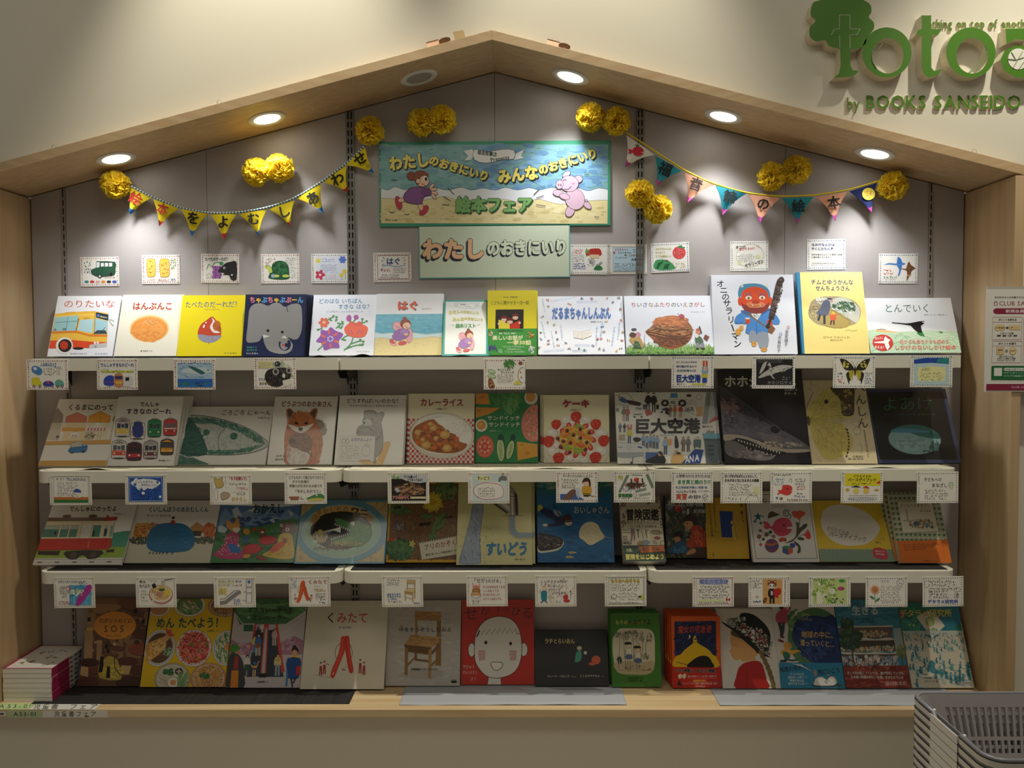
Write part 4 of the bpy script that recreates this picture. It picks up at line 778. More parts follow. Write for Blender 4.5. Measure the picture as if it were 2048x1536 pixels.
@book(2,R2d,[(24,75),(682,76),(763,816),(78,816)],.011,'tall dark picture book with a close-up shark jaw and teeth','191620')
def _(a):
    a.p('221e2a',[(25,80),(200,150),(500,300),(760,600),(760,620),(25,300)]);
    B = [(30,290),(120,330),(250,400),(380,480),(500,540),(620,600),(740,680),(750,715),(650,722),(560,700),(480,690),(380,640),(280,610),(180,605),(60,590)]
    a.p('43424e',[(26,200),(120,250),(260,350),(400,460),(520,530),(400,520),(200,440),(28,330)],3); a.p('62606c',B,4); a.bl(['68656f','5e5b68','6c6974','5a5764'],[(60,330),(250,430),(480,550),(700,680),(480,680),(250,590),(60,580)],340,14,36,.35,20,40); a.bl(['34323f','3b3947'],[(40,230),(250,370),(420,480),(500,530),(360,480),(200,410),(40,320)],90,14,30,.3,25,45)
    a.bl(['7c777f','75707a'],[(300,560),(480,590),(700,680),(560,690),(380,630)],120,12,28,.3,20,30); a.bl(['8a6a68','7a5c60'],(110,360,80,60),60,10,26,.4,15,50); a.st(['3a3a4a','8f8a94','2e2e40'],(120,470,60,70),90,26,3)
    a.p('b0a294',[(70,585),(200,592),(330,630),(450,680),(560,700),(740,705),(735,724),(600,732),(480,722),(380,690),(280,650),(170,620),(80,640)],3); a.bl(['c0b2a2','9c8e84'],(400,668,290,26),90,8,18,.4,5,25)
    a.p('0e0c10',[(160,612),(260,630),(360,675),(450,712),(560,728),(480,760),(400,745),(280,700),(180,650)],3); a.p('6a6468',[(80,640),(160,640),(240,690),(330,740),(420,760),(480,745),(440,785),(340,792),(200,770),(90,740)],3); a.bl(['7a7478','5c565c','8c8484'],(260,745,160,32),110,10,24,.4,10,30)
    for i in range(15): x = 185+i*23; y = 632+i*7; a.p('e8e4dc',[(x-5,y-6),(x+6,y-4),(x+1,y+14)])
    for i in range(7): x = 250+i*32; y = 690+i*9; a.p('cfcac2',[(x-5,y+6),(x+5,y+8),(x,y-9)])
    a.e('0a090c',474,548,38,28,12); a.e('2e2c38',460,538,8,6); a.l('8a8490',3,[(440,528),(470,516),(512,545)],4)
    a.t('ホホジロザメ',72,650,168,'e6e2d8',h=96,b=.03); a.t('沼口麻子 文',548,650,237,'d8d4cc',h=20); a.t('関 俊一 絵',548,640,264,'d8d4cc',h=20)
@book(2,R2d,[(692,158),(1202,160),(1286,816),(766,816)],.010,'pale tan picture book with half of a large yellow butterfly','d9cba6')
def _(a):
    a.bl(['cfc09a','e0d4b4'],[(700,160),(1200,160),(1280,810),(770,810)],130,6,22,.6)
    a.p('d8cc74',[(735,410),(770,350),(840,270),(930,215),(1030,205),(1115,220),(1118,300),(1105,440),(1000,465),(880,480),(760,470)],4); a.p('4a3c2c',[(930,215),(1030,200),(1118,222),(1115,330),(1105,435),(1020,440),(1010,380),(1000,310),(950,260)],3)
    a.bl(['cfc06a','c8b860'],(1060,265,34,30),12,8,18); a.bl(['d0c070'],(1060,370,26,20),8,8,14); a.st(['6a5a3c','3a2e22','8a7a50'],(1060,330,50,110),120,26,3,0,30)
    a.p('cdbd68',[(755,480),(880,490),(990,500),(1060,560),(1098,640),(1070,710),(1010,760),(920,790),(860,770),(800,690),(765,580)],4)
    for t in range(9): a.p('2e241a',[(1030+10*t-t*t*1.2,540+26*t),(1060+6*t-t*t*.9,548+26*t),(1052+7*t-t*t*1.2,566+26*t)])
    for x,y in ((900,240),(960,260),(1000,330),(1080,430),(900,480),(1000,510),(960,620),(900,700),(840,700),(1040,620)): a.l('a89a50',2.5,[(750,465),((750+x)/2+12,(465+y)/2),(x,y)],4)
    a.st(['c2b25c','dccf80','b8a852'],(900,400,140,150),260,30,2.5,130,200); a.st(['c2b25c','dccf80','b09c4c'],(920,620,130,120),240,26,2.5,30,80)
    a.e('1e1814',890,331,17,16); a.e('5a5030',742,480,14,40,-8); a.l('4a4030',4,[(725,400),(745,340),(788,255)],4); a.ring('c88060',3,915,587,18,18); a.l('9ab0a8',4,[(1150,650),(1165,700),(1150,740)],4); a.ring('9ab0a8',4,1130,560,30,32)
    a.v('へんしん',1160,175,545,92,'3a3028',b=0,x1=1178); a.v('すがたをかえるイモムシ',1185,555,770,17,'4a4038',x1=1212); a.t('作 桃山鈴子',1090,1170,762,'4a4038',h=16); a.t('構成・監修 木島 淳夫',1050,1172,780,'4a4038',h=14)
@book(2,R2d,[(1216,226),(1858,230),(1944,812),(1289,812)],.010,'black picture book with a blue-grey border and an oval lake','3b4268',m='print_gloss')
def _(a):
    a.p('121412',[(1230,252),(1835,252),(1915,786),(1298,786)])
    a.t('よあけ',1335,1755,342,'3f7a50',h=128,b=-.012); a.t('ユリー・シュルヴィッツ 作・画 瀬田貞二 訳',1352,1762,432,'4a5a50',h=18)
    a.e('7ea3a6',1585,628,208,116,3,40); a.p('2f6a68',[(1500,520),(1560,512),(1650,518),(1730,548),(1775,590),(1790,622),(1720,620),(1620,600),(1540,575),(1400,560),(1430,540)],3); a.p('3f7f96',[(1395,570),(1450,545),(1540,545),(1700,560),(1720,572),(1560,575)],2); a.p('24504a',[(1710,560),(1760,580),(1790,620),(1735,618)],2)
    a.bl(['3a5a5c','456a6a'],(1740,680,40,40),40,6,16); a.bl(['3a5050'],(1690,718,50,8),12,4,10,.5); a.p('2a3a3c',[(1455,640),(1480,632),(1505,655),(1500,690),(1470,675)],2); a.bl(['8fb0b2','74989c'],(1560,660,140,50),60,10,30,.4,-10,10)
# ---- lowest shelf
@book(3,R3a,[(148,106),(797,108),(716,595),(54,592)],.010,'landscape picture book with a red and cream tram car','e6e4de')
def _(a):
    a.t('でんしゃにのったよ',272,640,178,BK,h=44,b=.03); a.t('岡本雄司 さく',625,712,220,'444',h=14)
    a.p('4f9a80',[(80,330),(160,320),(230,350),(350,330),(640,360),(700,350),(760,345),(735,480),(70,480)]); a.p('9ab848',[(72,480),(740,465),(722,545),(60,545)]); a.p('e4e2da',[(60,545),(722,548),(716,600),(50,600)]); a.l('444',2.5,[(58,552),(722,560)]); a.l('888',2,[(56,572),(718,578)])
    for x in (85,215,345,475,605): a.p('777',[(x,570),(x+40,570),(x+36,580),(x+4,580)])
    a.p('7a6254',[(118,244),(550,244),(548,272),(112,272)]); a.p('b03a34',[(548,244),(650,240),(648,268),(545,274)]); a.e('6a5448',262,234,34,12); a.e('6a5448',462,234,34,12); a.r('a83830',565,230,585,246)
    a.p('e8dcb8',[(110,272),(630,272),(632,400),(90,402)]); a.p('c8382f',[(90,402),(615,400),(628,430),(625,470),(600,484),(72,488)]); a.l('6a2a24',3,[(72,488),(600,484),(625,470),(628,420),(632,272)])
    for x in (92,148,220,290): a.p('4f9080',[(x+14,304),(x+70,304),(x+62,390),(x+4,390)]); a.l('4a3a30',2,[(x+14,304),(x+70,304),(x+62,390),(x+4,390)],cl=1); a.p('b8c8b8',[(x+12,306),(x+68,306),(x+66,332),(x+9,332)])
    a.e('2a2a30',192,360,10,14); a.p('efe4c4',[(388,284),(465,284),(455,470),(375,470)]); a.l('4a3a30',2.5,[(388,284),(465,284),(458,400),(380,400)],cl=1); a.p('c8382f',[(380,402),(458,402),(452,470),(374,470)]); a.p('dfe4dc',[(398,300),(452,300),(446,385),(392,385)]); a.l('7a2a24',2,[(395,400),(392,440),(425,440),(428,400)])
    a.p('4f9080',[(475,304),(535,304),(528,390),(468,390)]); a.p('2a3a44',[(480,345),(492,345),(490,388),(474,388)]); a.p('b8c8b8',[(560,304),(590,304),(582,390),(555,390)]); a.p('3a4a5a',[(562,330),(585,330),(580,385),(560,385)]); a.p('8fb0a8',[(605,304),(626,304),(624,390),(600,390)]); a.l('7a2a24',2.5,[(560,400),(556,470)]); a.l('7a2a24',2.5,[(585,400),(582,470)])
    a.p('3a302a',[(78,492),(250,492),(240,525),(85,520)]); a.p('42362e',[(290,495),(560,490),(555,530),(520,550),(460,552),(440,530),(400,530),(380,552),(320,552),(292,530)],2); a.e('5a4c40',350,525,26,24); a.e('5a4c40',500,522,26,24); a.p('42362e',[(590,490),(655,480),(652,505),(600,505)]); a.l('333',3,[(600,505),(590,528),(570,510)])
@book(3,R3a,[(802,116),(1448,116),(1378,578),(728,582)],.010,'landscape picture book with a giant blue caterpillar and tiny rider','e2e0d8',copies=0)
def _(a):
    a.p('c8c4ae',[(740,420),(1420,410),(1378,580),(728,582)]); a.t('くいしんぼうのあおむしくん',892,1355,184,'1f5a7a',h=44,b=.03); a.t('槇 ひろし 作／前川欣三 画',885,1065,231,'333',h=18)
    a.p('d89a3c',[(800,290),(905,285),(900,400),(780,405)]); a.bl(['b8742c','e0b050','a8602a'],(845,345,50,50),50,7,16,.5,-5,5); a.bl(['c87a34','d88a3c','b06a30'],(940,320,45,30),50,8,16); a.p('b88848',[(1220,320),(1270,278),(1325,315),(1310,345),(1230,345)]); a.p('4a3c30',[(1240,345),(1310,345),(1305,385),(1240,385)]); a.bl(['c8642c','d87838','b85a2a'],(1365,345,48,55),90,8,18,.7)
    a.bl(['3f4a40','54604c','2f3a34','6a6a50'],(840,418,90,24),90,6,14); a.bl(['3f4a40','54604c','6a6a50'],(1330,415,80,24),80,6,14)
    a.p('1e6c98',[(895,420),(905,365),(940,315),(1000,292),(1090,285),(1180,300),(1240,350),(1260,410),(1250,460),(1200,495),(1100,505),(1000,505),(930,490),(900,460)],4); a.st(['24749f','1a648e','2a7aa6'],(1080,400,160,90),260,24,3,-10,10)
    for x in (930,955,980,1005,1030,1060,1100): a.l('1a2a34',7,[(x,500),(x-8,518)])
    a.e('e8d8c8',1094,256,12,14); a.e('2a1a18',1088,248,13,11); a.p('b83028',[(1074,268),(1100,268),(1104,294),(1072,292)],2); a.l('2a2a2a',7,[(1080,292),(1084,312)]); a.l('7ab0c8',2,[(1180,430),(1215,440)]); a.l('7ab0c8',2,[(1200,465),(1240,470)])
@book(3,R3a,[(1452,118),(2064,118),(2002,580),(1380,578)],.010,'picture book with foxes and badgers sharing baskets on a green meadow','2f6a3c')
def _(a):
    a.p('4a7ab0',[(1440,118),(2064,118),(2040,300),(1420,320)]); a.p('dfe4ea',[(1445,120),(2060,120),(2055,150),(1900,165),(1445,150)])
    for P in ([(1440,240),(1480,170),(1530,230),(1570,160),(1620,240),(1600,300),(1440,310)],[(1560,250),(1620,200),(1700,170),(1760,230),(1820,180),(1900,250),(1840,300),(1600,300)],[(1880,260),(1960,180),(2050,240),(2040,320),(1900,310)]): a.p('7aa0c8',P)
    for P in ([(1530,190),(1570,160),(1612,238),(1580,225),(1560,262),(1545,220)],[(1425,310),(1460,300),(1500,330),(1480,360),(1430,350)],[(1820,260),(1870,245),(1895,270),(1850,300)],[(1640,195),(1700,172),(1730,205),(1690,200)],[(1960,190),(2000,215),(1980,240)]): a.p('c8d4e0',P)
    a.bl(['3a5a8a','2f4a74'],(1700,280,240,40),50,12,30,.4,-20,20); a.p('3f7a44',[(1400,400),(1500,350),(1650,330),(1800,300),(1900,270),(2040,260),(2030,400),(2000,580),(1380,580)],2); a.bl(['2f6a38','4f8a48','3a7a40','245a30'],(1700,440,290,120),220,12,34,.4,-20,20)
    a.t('おかえし',1690,1930,178,BK,h=78,b=.03,y1=175); a.t('村山桂子 さく 織茂恭子 え',1700,1880,226,'333',h=15)
    a.p('b83a6a',[(1490,380),(1540,350),(1590,370),(1585,430),(1600,480),(1640,520),(1600,550),(1480,550),(1400,520),(1440,480),(1480,440)],4); a.bl(['f0d8e0'],[(1490,380),(1580,380),(1620,520),(1430,520)],90,2.5,5)
    a.p('2f6ab0',[(1510,440),(1560,445),(1610,490),(1570,510),(1520,490)],3); a.p('e09a3c',[(1490,290),(1500,262),(1545,290),(1570,235),(1590,290),(1600,330),(1580,350),(1540,345),(1500,320)],3); a.p('f0e4d0',[(1545,320),(1600,322),(1575,358),(1545,345)],2); a.e(BK,1598,322,6,5); a.e('e09a3c',1650,530,30,14,-10)
    a.e('e0943c',1645,350,26,22); a.p('3a6a9a',[(1625,380),(1660,385),(1655,430),(1620,425)],2); a.e('a8402f',1705,335,20,14); a.e('8a3a2c',1765,345,26,24); a.e('e8e0d0',1765,355,12,8); a.e('6a3a2a',1770,390,30,22)
    a.e('c83030',1690,478,72,34,-6); a.ring('8a3a20',7,1690,478,72,36,-6); a.e('c83030',1805,415,66,30,-4); a.ring('8a3a20',6,1805,415,66,32,-4)
    a.p('7a2a22',[(1900,300),(1915,280),(1940,290),(1965,275),(1990,290),(2015,310),(2010,350),(1970,375),(1930,370),(1900,340)],3); a.e('e8e0d4',1910,305,12,13); a.e('e8e0d4',1955,335,15,14); a.e(BK,1910,306,6); a.e(BK,1955,336,7)
    a.p('d8b83c',[(1900,370),(1980,370),(2000,440),(2005,540),(1920,555),(1820,540),(1770,520),(1840,480),(1880,430)],4); a.bl(['b8962c','a8521f'],[(1900,380),(1980,380),(1990,530),(1800,530)],110,3,6); a.p('d85a30',[(1880,430),(1940,440),(1900,480),(1840,510),(1830,480)],3); a.e('a8402c',1935,420,18,20); a.e('a02a24',1760,545,40,14,20)
@book(3,R3b,[(85,160),(765,165),(757,672),(30,670)],.011,'blue-framed picture book with a green crocodile in an oval window','5c97ac',copies=1)
def _(a):
    a.p('c8b070',[(85,178),(757,180),(748,655),(45,655)]); a.bl(['b89a5c','a88a50','d8c488'],[(90,180),(750,182),(745,650),(50,650)],260,8,22,.4)
    a.e('5c97ac',402,415,372,255,0,44); a.p('5c97ac',[(230,172),(560,172),(750,330),(745,500),(500,660),(230,660),(50,500),(75,330)],3)
    a.ring('e0dcc0',4,402,412,312,212,0,44); a.e('8fb8a0',402,412,306,206,0,44); a.ring('e0dcc0',3,400,400,250,162,0,44); a.e('12100e',400,398,246,158,0,44)
    a.p('dcb46a',[(180,270),(250,225),(400,205),(520,220),(610,270),(600,300),(500,262),(400,250),(270,268),(210,300)],2); a.p('b88a4c',[(150,330),(188,262),(232,300),(175,358)]); a.p('b88a4c',[(600,262),(655,300),(625,350),(588,300)])
    a.t('ゆかしたの',195,455,262,BK,h=48,b=.0,arc=-8,y1=232,sp=.1); a.t('ワニ',468,608,244,BK,h=62,b=.05,y1=262)
    a.p('6a5a44',[(485,262),(545,262),(545,340),(500,335)]); a.p('3f7a3c',[(345,310),(380,305),(430,325),(480,340),(530,325),(570,350),(620,360),(648,400),(640,470),(600,510),(540,540),(470,530),(400,515),(330,495),(322,478),(400,462),(450,440),(478,410),(440,390),(400,365),(360,345)],3)
    a.st(['4f9048','2f6a30','62a058'],(560,430,75,75),260,20,3); a.p('6a9a4a',[(330,495),(400,475),(470,450),(500,470),(450,510),(400,515)],2)
    for i in range(8): x = 350+i*17; y = 348+i*7.5; a.p('f0ece0',[(x-5,y-4),(x+6,y),(x,y+15)])
    for i in range(9): x = 325+i*16; y = 474-i*5; a.p('f0ece0',[(x-4,y+5),(x+6,y+2),(x,y-14)])
    a.e('e8e4d4',490,348,17,16); a.e('8a2a20',484,350,4,9); a.p('c8c8c4',[(245,412),(395,375),(400,395),(270,418)]); a.p('e8e8e4',[(330,395),(395,375),(398,422)]); a.p('4a7a9a',[(280,425),(330,405),(300,435)])
    a.e('d8c048',235,410,20,17); a.st(['d8c898','a8925c','e8dcb0','c8b050'],(235,455,60,45),160,26,2.5,40,110); a.e('e8e4dc',200,490,16,8); a.bl(['c8b060','8a9a58','a08850'],(430,510,140,22),70,6,14,.4); a.bl(['8a6a40','6a5030'],(330,545,160,16),40,6,16,.4)
    a.t('掘川理万子 作',230,345,578,'dfe4cc',h=18,y1=596); a.t('コマツシンヤ 絵',432,565,594,'dfe4cc',h=18,y1=560)
@book(3,R3b,[(818,15),(1378,15),(1342,662),(768,662)],.011,'picture book of ants on brown soil with a yellow dandelion','d9a42c',m='print')
def _(a):
    a.p('7a5a3a',[(832,30),(1378,30),(1342,640),(785,640)]); a.bl(['8a5f3a','6a4a2e','946844','7a5434','a07448'],[(832,30),(1360,30),(1340,640),(790,640)],700,5,14,.6)
    a.bl(['6a8048','587040','7a9058','4a6038'],(1270,80,90,70),150,12,34,.4); a.bl(['5a7a44','4a6a3a','6f8f54'],(880,240,60,40),40,12,34,.45); a.bl(['3f6a3c','4f7a48','5f8a54','2f5a30'],(880,560,110,80),260,10,22,.8)
    for x,y,an,l in ((1190,330,-60,90),(1235,290,-40,60),(1160,400,-80,70),(1140,460,60,50),(1210,380,-30,60),(1120,300,-10,60),(1090,290,-15,50),(1250,330,-50,50),(1170,450,20,40),(960,255,10,50)): a.e('55763e',x,y,l*.7,16,an); a.l('8aa868',2.5,[(x-l*.5*math.cos(math.radians(an)),y-l*.5*math.sin(math.radians(an))),(x+l*.5*math.cos(math.radians(an)),y+l*.5*math.sin(math.radians(an)))])
    a.l('5a7a40',14,[(1130,480),(1180,400),(1230,300)],3)
    for i in range(26): t = i*.2417; a.l('d8bc30' if i % 2 else 'e8d048',13,[(1160+14*math.cos(t),180+12*math.sin(t)),(1160+92*math.cos(t)*(.8+.2*(i % 3)/2),180+88*math.sin(t)*(.8+.2*(i % 3)/2))])
    a.e('c8981c',1160,180,30,26); a.bl(['e8c830','b88a18'],(1160,180,28,24),40,3,6)
    for x,y,s in ((875,222,30),(1095,357,46),(880,470,16),(1290,300,30)): a.e('141010',x-s*.7,y+4,s*.5,s*.24,-12); a.e('141010',x,y,s*.3,s*.2); a.e('141010',x+s*.6,y-4,s*.34,s*.26); [a.l('141010',2.5,[(x+k*s*.3,y),(x+k*s*.7,y+d*s*.5)]) for k in (-1,0,1) for d in (-1,1)]
    for i in range(5): t = i*1.257; a.e('d8cc60',985+15*math.cos(t),515+17*math.sin(t),12,8,math.degrees(t))
    a.e('d8a030',985,515,5); a.bl(['c83a2c','e05a3c'],(830,480,26,14),14,4,9); a.bl(['7a8a9a','a8b0b8'],(880,380,40,30),26,4,10)
    a.p('d8d2b8',[(1040,505),(1345,450),(1345,600),(1060,642)]); [a.e(BK,1052+i*20,508-i*3.8,5) for i in range(15)]
    a.t('アリのかぞく',1080,1345,545,'8a2a28',h=50,b=.01,y1=498); a.t('島田 拓 ぶん 大島加奈子 え',1090,1340,604,'333',h=18,b=.02,y1=568)
@book(3,R3b,[(1370,12),(1950,12),(1948,682),(1333,680)],.010,'pale yellow book with water gushing from a chrome tap','d8d398',copies=1,dx=.011,m='print')
def _(a):
    P = [(1480,190),(1565,190),(1548,320),(1532,420),(1528,520),(1530,672),(1358,672),(1385,560),(1430,400),(1460,290)]
    a.p('9aa6b8',P,2); a.bl(['8a97ac','aab4c4','7a879c'],[(1480,200),(1560,200),(1525,660),(1370,660)],70,6,22,.3,60,100); a.l('4a5568',3,P[:1]+P[:0]+[(1480,190),(1460,290),(1430,400),(1385,560),(1358,672)],3); a.l('4a5568',3,[(1565,190),(1548,320),(1532,420),(1528,520),(1530,672)],3)
    for i in range(40): x = a.rg.choice([a.rg.uniform(1340,1420),a.rg.uniform(1550,1640)]); a.e('3a4454',x,a.rg.uniform(380,670),2.5,3)
    a.p('b8b4a8',[(1640,190),(1740,170),(1790,200),(1800,230),(1790,260),(1750,262)],2); a.p('5a5650',[(1640,190),(1668,188),(1760,258),(1750,270)]); a.p('e8e6dc',[(1700,190),(1740,180),(1790,235),(1776,252)])
    a.p('a8a498',[(1755,30),(1800,60),(1835,120),(1840,280),(1775,285),(1775,170),(1765,120)],2); a.p('4a4640',[(1812,90),(1835,120),(1840,280),(1818,280)]); a.p('e8e6dc',[(1785,100),(1800,120),(1802,280),(1788,280)]); a.l('3a3630',4,[(1775,130),(1838,132)]); a.l('3a3630',4,[(1745,262),(1745,285),(1780,288)]); a.l('444',2,[(1700,285),(1875,285)])
    a.p('93a6b4',[(1772,288),(1812,288),(1815,390),(1840,420),(1980,425),(1980,465),(1820,462),(1780,430),(1768,390)]); a.l('6a6a58',2,[(1764,290),(1760,400),(1780,440),(1830,470),(1980,472)],3)
    a.t('すいどう',1565,1912,552,'2a7fae',h=120,b=.05,sh=.2); a.t('鈴木一雄 さく',1808,1898,638,'3a6a7a',h=18)
@book(3,R3c,[(8,5),(723,5),(762,784),(22,787)],.011,'blue underwater book with a diver, a cream ray and whale shark','20699e',m='print')
def _(a):
    a.p('2f7a84',[(0,5),(730,5),(735,90),(600,140),(450,120),(300,150),(10,140)]); a.bl(['6aa088','4a8a84','8ab098'],(350,40,370,50),90,14,50,.2,-8,8); a.p('2272a8',[(12,140),(300,150),(600,140),(735,90),(740,250),(15,260)]); a.bl(['1e6396','2470a4','1c5c8c'],[(20,250),(740,250),(755,770),(25,770)],120,20,60,.3,-15,15)
    a.t('おいしゃさん',365,710,285,'e6dcc0',h=78,b=.005); a.t('下村未央',525,585,355,'1a3a5a',h=18); a.t('志賀 学',640,695,355,'1a3a5a',h=18)
    a.p('1c2a5a',[(60,300),(110,270),(200,320),(260,360),(270,420),(220,440),(120,440),(115,422),(190,410),(150,370),(90,345)],3); a.p('1c2a5a',[(40,265),(70,245),(120,300),(110,340),(60,320)],2); a.p('c8c850',[(20,250),(45,235),(75,262),(50,285),(22,300)],2); a.e('9aa8b8',210,315,44,26,35); a.l('222',9,[(165,225),(245,355)]); a.e('e8d4b8',95,430,26,14)
    a.e('4a2a20',305,375,48,46); a.p('e8d0b0',[(290,390),(345,385),(350,420),(310,438),(285,415)],2); a.p('1a1a20',[(280,388),(350,382),(352,402),(285,408)]); a.l('ddd',2,[(285,390),(345,386),(348,400),(290,404)],cl=1); a.e('c83028',325,420,6,4); a.l('222',6,[(312,330),(318,300)])
    P = [(420,490),(445,440),(490,405),(550,400),(600,430),(625,480),(660,530),(660,550),(630,570),(580,600),(540,620),(500,610),(465,575),(425,550)]
    a.p('e6d8b0',P,4); a.st(['efe4c4','d8c898'],(530,510,90,90),60,60,3,0,40); a.l('c87a4a',4,[(640,520),(665,518)]); a.l('c87a4a',4,[(640,545),(668,545)]); a.l('a8a48a',4,[(665,540),(755,556)]); a.e('333',622,528,3); a.e('333',622,552,3)
    a.p('e0dcc8',[(22,600),(250,600),(265,560),(272,610),(225,665),(130,688),(30,690)],3); a.p('3a2e34',[(24,512),(110,515),(210,540),(262,570),(262,610),(230,645),(140,668),(30,665)],3); a.bl(['d8d0c0'],[(30,525),(200,545),(250,580),(225,635),(30,650)],120,2,4)
    for x,y in ((350,692),(325,735)): a.e('d8c878',x,y,34,11); a.p('d8c878',[(x+28,y),(x+45,y-10),(x+42,y+10)]); a.e('3a7a8a',x,y,20,3)
    for x,y,s in ((75,210,20),(640,120,30),(690,210,24),(620,150,40)): a.e('3f6a80',x,y,s,s*.3,10); a.p('3f6a80',[(x-s*.8,y),(x-s*1.3,y-8),(x-s*1.2,y+8)])
def smalls(a,P,n,cols,r0=6,r1=18): a.bl(cols,P,n,r0,r1,.5)
@book(3,R3c,[(806,152),(1216,150),(1252,780),(845,776)],.030,'cream guidebook covered in small camping tools with a dark green band','dcd2b4',soft=True,m='print',name='guidebook',cat='book',hi=-.06)
def _(a):
    smalls(a,[(810,155),(1216,155),(1222,230),(820,235)],46,['8a7058','5a4a3c','a08a70','c0a888'],8,22); smalls(a,[(820,235),(868,235),(870,470),(832,480)],36,['8a7058','5a4a3c','a08a70'],6,16); smalls(a,[(1200,235),(1222,235),(1238,470),(1205,470)],20,['8a7058','5a4a3c'],6,14)
    a.p('dcd2b4',[(866,262),(1200,258),(1215,468),(872,472)]); a.l('5a4a3c',2,[(866,262),(1200,258),(1212,465),(872,472)],cl=1)
    for i in range(9): a.e('5a4a3c', 890+i*37, 278, 4)
    a.t('冒険図鑑',872,1202,340,'15120f',h=118,b=.03); a.l('5a4a3c',2,[(868,398),(1206,396)]); a.t('野外で生活するために',878,1200,415,'2a2420',h=26,b=.01); a.l('5a4a3c',2,[(870,432),(1208,430)]); a.t('さとうち藍 文 松岡達英 絵',902,1175,452,'2a2420',h=26,b=.01)
    a.l('4a3a30',4,[(835,490),(895,488)]); a.l('4a3a30',4,[(835,512),(965,510)]); a.p('8a6a78',[(915,475),(950,475),(960,560),(945,600),(940,520),(925,600),(910,600),(918,530)]); a.l('6a4a38',10,[(985,480),(990,560)]); a.r('5a5a5a',970,482,1002,496); a.l('4a3a30',5,[(1020,490),(1040,570)]); a.l('6a5a48',8,[(1060,480),(1075,560)]); a.l('4a3a30',5,[(1090,480),(1060,520)])
    a.e('a89878',1170,510,60,20,5); a.ring('4a3a30',3,1170,510,60,20,5); a.bl(['5a4a3c','c0b090'],(1170,510,50,14),30,3,8); a.e('a84a3a',1175,565,28,12); a.ring('4a3a30',3,1175,565,30,14)
    for i in range(5): a.l('4a3a30',7,[(838,548+i*17),(880+4*i,548+i*17)])
    a.e('8aa0a8',1060,605,45,22); a.e('a88a60',1010,615,34,22); a.ring('555',4,1150,605,22,9,30); a.ring('555',4,1225,612,22,22); smalls(a,(880,610,40,14),20,['6a5a48','4a3a30'],5,12)
    a.nxt('belly_band'); a.p('1f3c22',[(830,632),(1252,632),(1255,785),(835,782)])
    a.t('さあ、',868,945,676,'d8e0b0',h=36,b=.03); a.t('冒険をはじめよう',858,1238,738,'e6dc70',h=54,b=.045); a.p('d87a3c',[(985,645),(1238,635),(1240,690),(1010,702)]); a.t('想像以上にスゴイ！が詰まった超',1022,1180,657,'3a2a20',h=13,b=.03); a.t('想像をこえたヒミツの図鑑を',1022,1200,672,'3a2a20',h=13,b=.03); a.t('あそびたおすアウトドア本',1026,1230,688,'c02020',h=16,b=.04); a.bl(['8a7058','5a7048'],(990,670,22,20),14,5,10)
@book(3,R3c,[(1218,152),(1612,152),(1641,742),(1250,742)],.028,'thick dark paperback with two boys in red and blue jackets','3c4238',soft=True,m='print',name='storybook',cat='book')
def _(a):
    a.bl(['4a5244','2c322a','5a6450','6a5a48','3a4a3a','8a8a78'],[(1220,155),(1610,155),(1640,740),(1250,740)],420,10,34,.5); a.e('b83a34',1350,268,34,40); a.bl(['d8604a','8a2a28'],(1350,268,26,32),12,6,14); a.bl(['7a7a9a','9a9ab0','5a5a70'],(1270,240,34,40),30,8,18)
    a.t('私立探検',1240,1600,225,'b8b8b4',h=62,b=.03); a.t('家学園',1500,1610,300,'b8b8b4',h=38,b=.03); a.t('1',1432,1462,308,'dcdcd8',h=80,b=.03); a.ring('a8a8a4',3,1568,310,30,30); a.t('全巻',1388,1420,312,'b8b8b4',h=26)
    a.p('3a2018',[(1400,380),(1420,345),(1470,325),(1520,350),(1535,400),(1510,430),(1480,400),(1430,400),(1405,415)],3); a.p('d09a70',[(1415,400),(1480,395),(1500,430),(1480,465),(1440,475),(1415,440)],3); a.l('2a1814',4,[(1425,415),(1450,412)]); a.e('2a1814',1445,422,6,4); a.l('7a3a2c',3,[(1430,455),(1455,452)])
    a.p('b84428',[(1480,455),(1540,430),(1600,470),(1630,540),(1640,640),(1540,650),(1450,640),(1445,590),(1480,540)],3); a.bl(['c8542f','9a3420','d8683a'],(1550,550,70,80),60,12,30,.4,40,100); a.p('4a3430',[(1500,640),(1640,640),(1640,742),(1480,742)]); a.p('c88a60',[(1440,690),(1510,650),(1530,690),(1450,715)],3)
    a.p('2a1814',[(1315,520),(1345,490),(1390,505),(1400,550),(1370,560),(1330,550)],3); a.p('c89068',[(1325,545),(1375,545),(1375,585),(1340,600),(1322,575)],3); a.p('2f5a78',[(1330,600),(1400,580),(1440,620),(1440,700),(1290,700),(1250,660),(1290,640)],3); a.bl(['3f7090','244a64','4f80a0'],(1370,650,70,45),50,10,24,.4); a.bl(['4a3a30','2a2420','6a6a48'],(1350,725,90,16),40,8,20,.5)
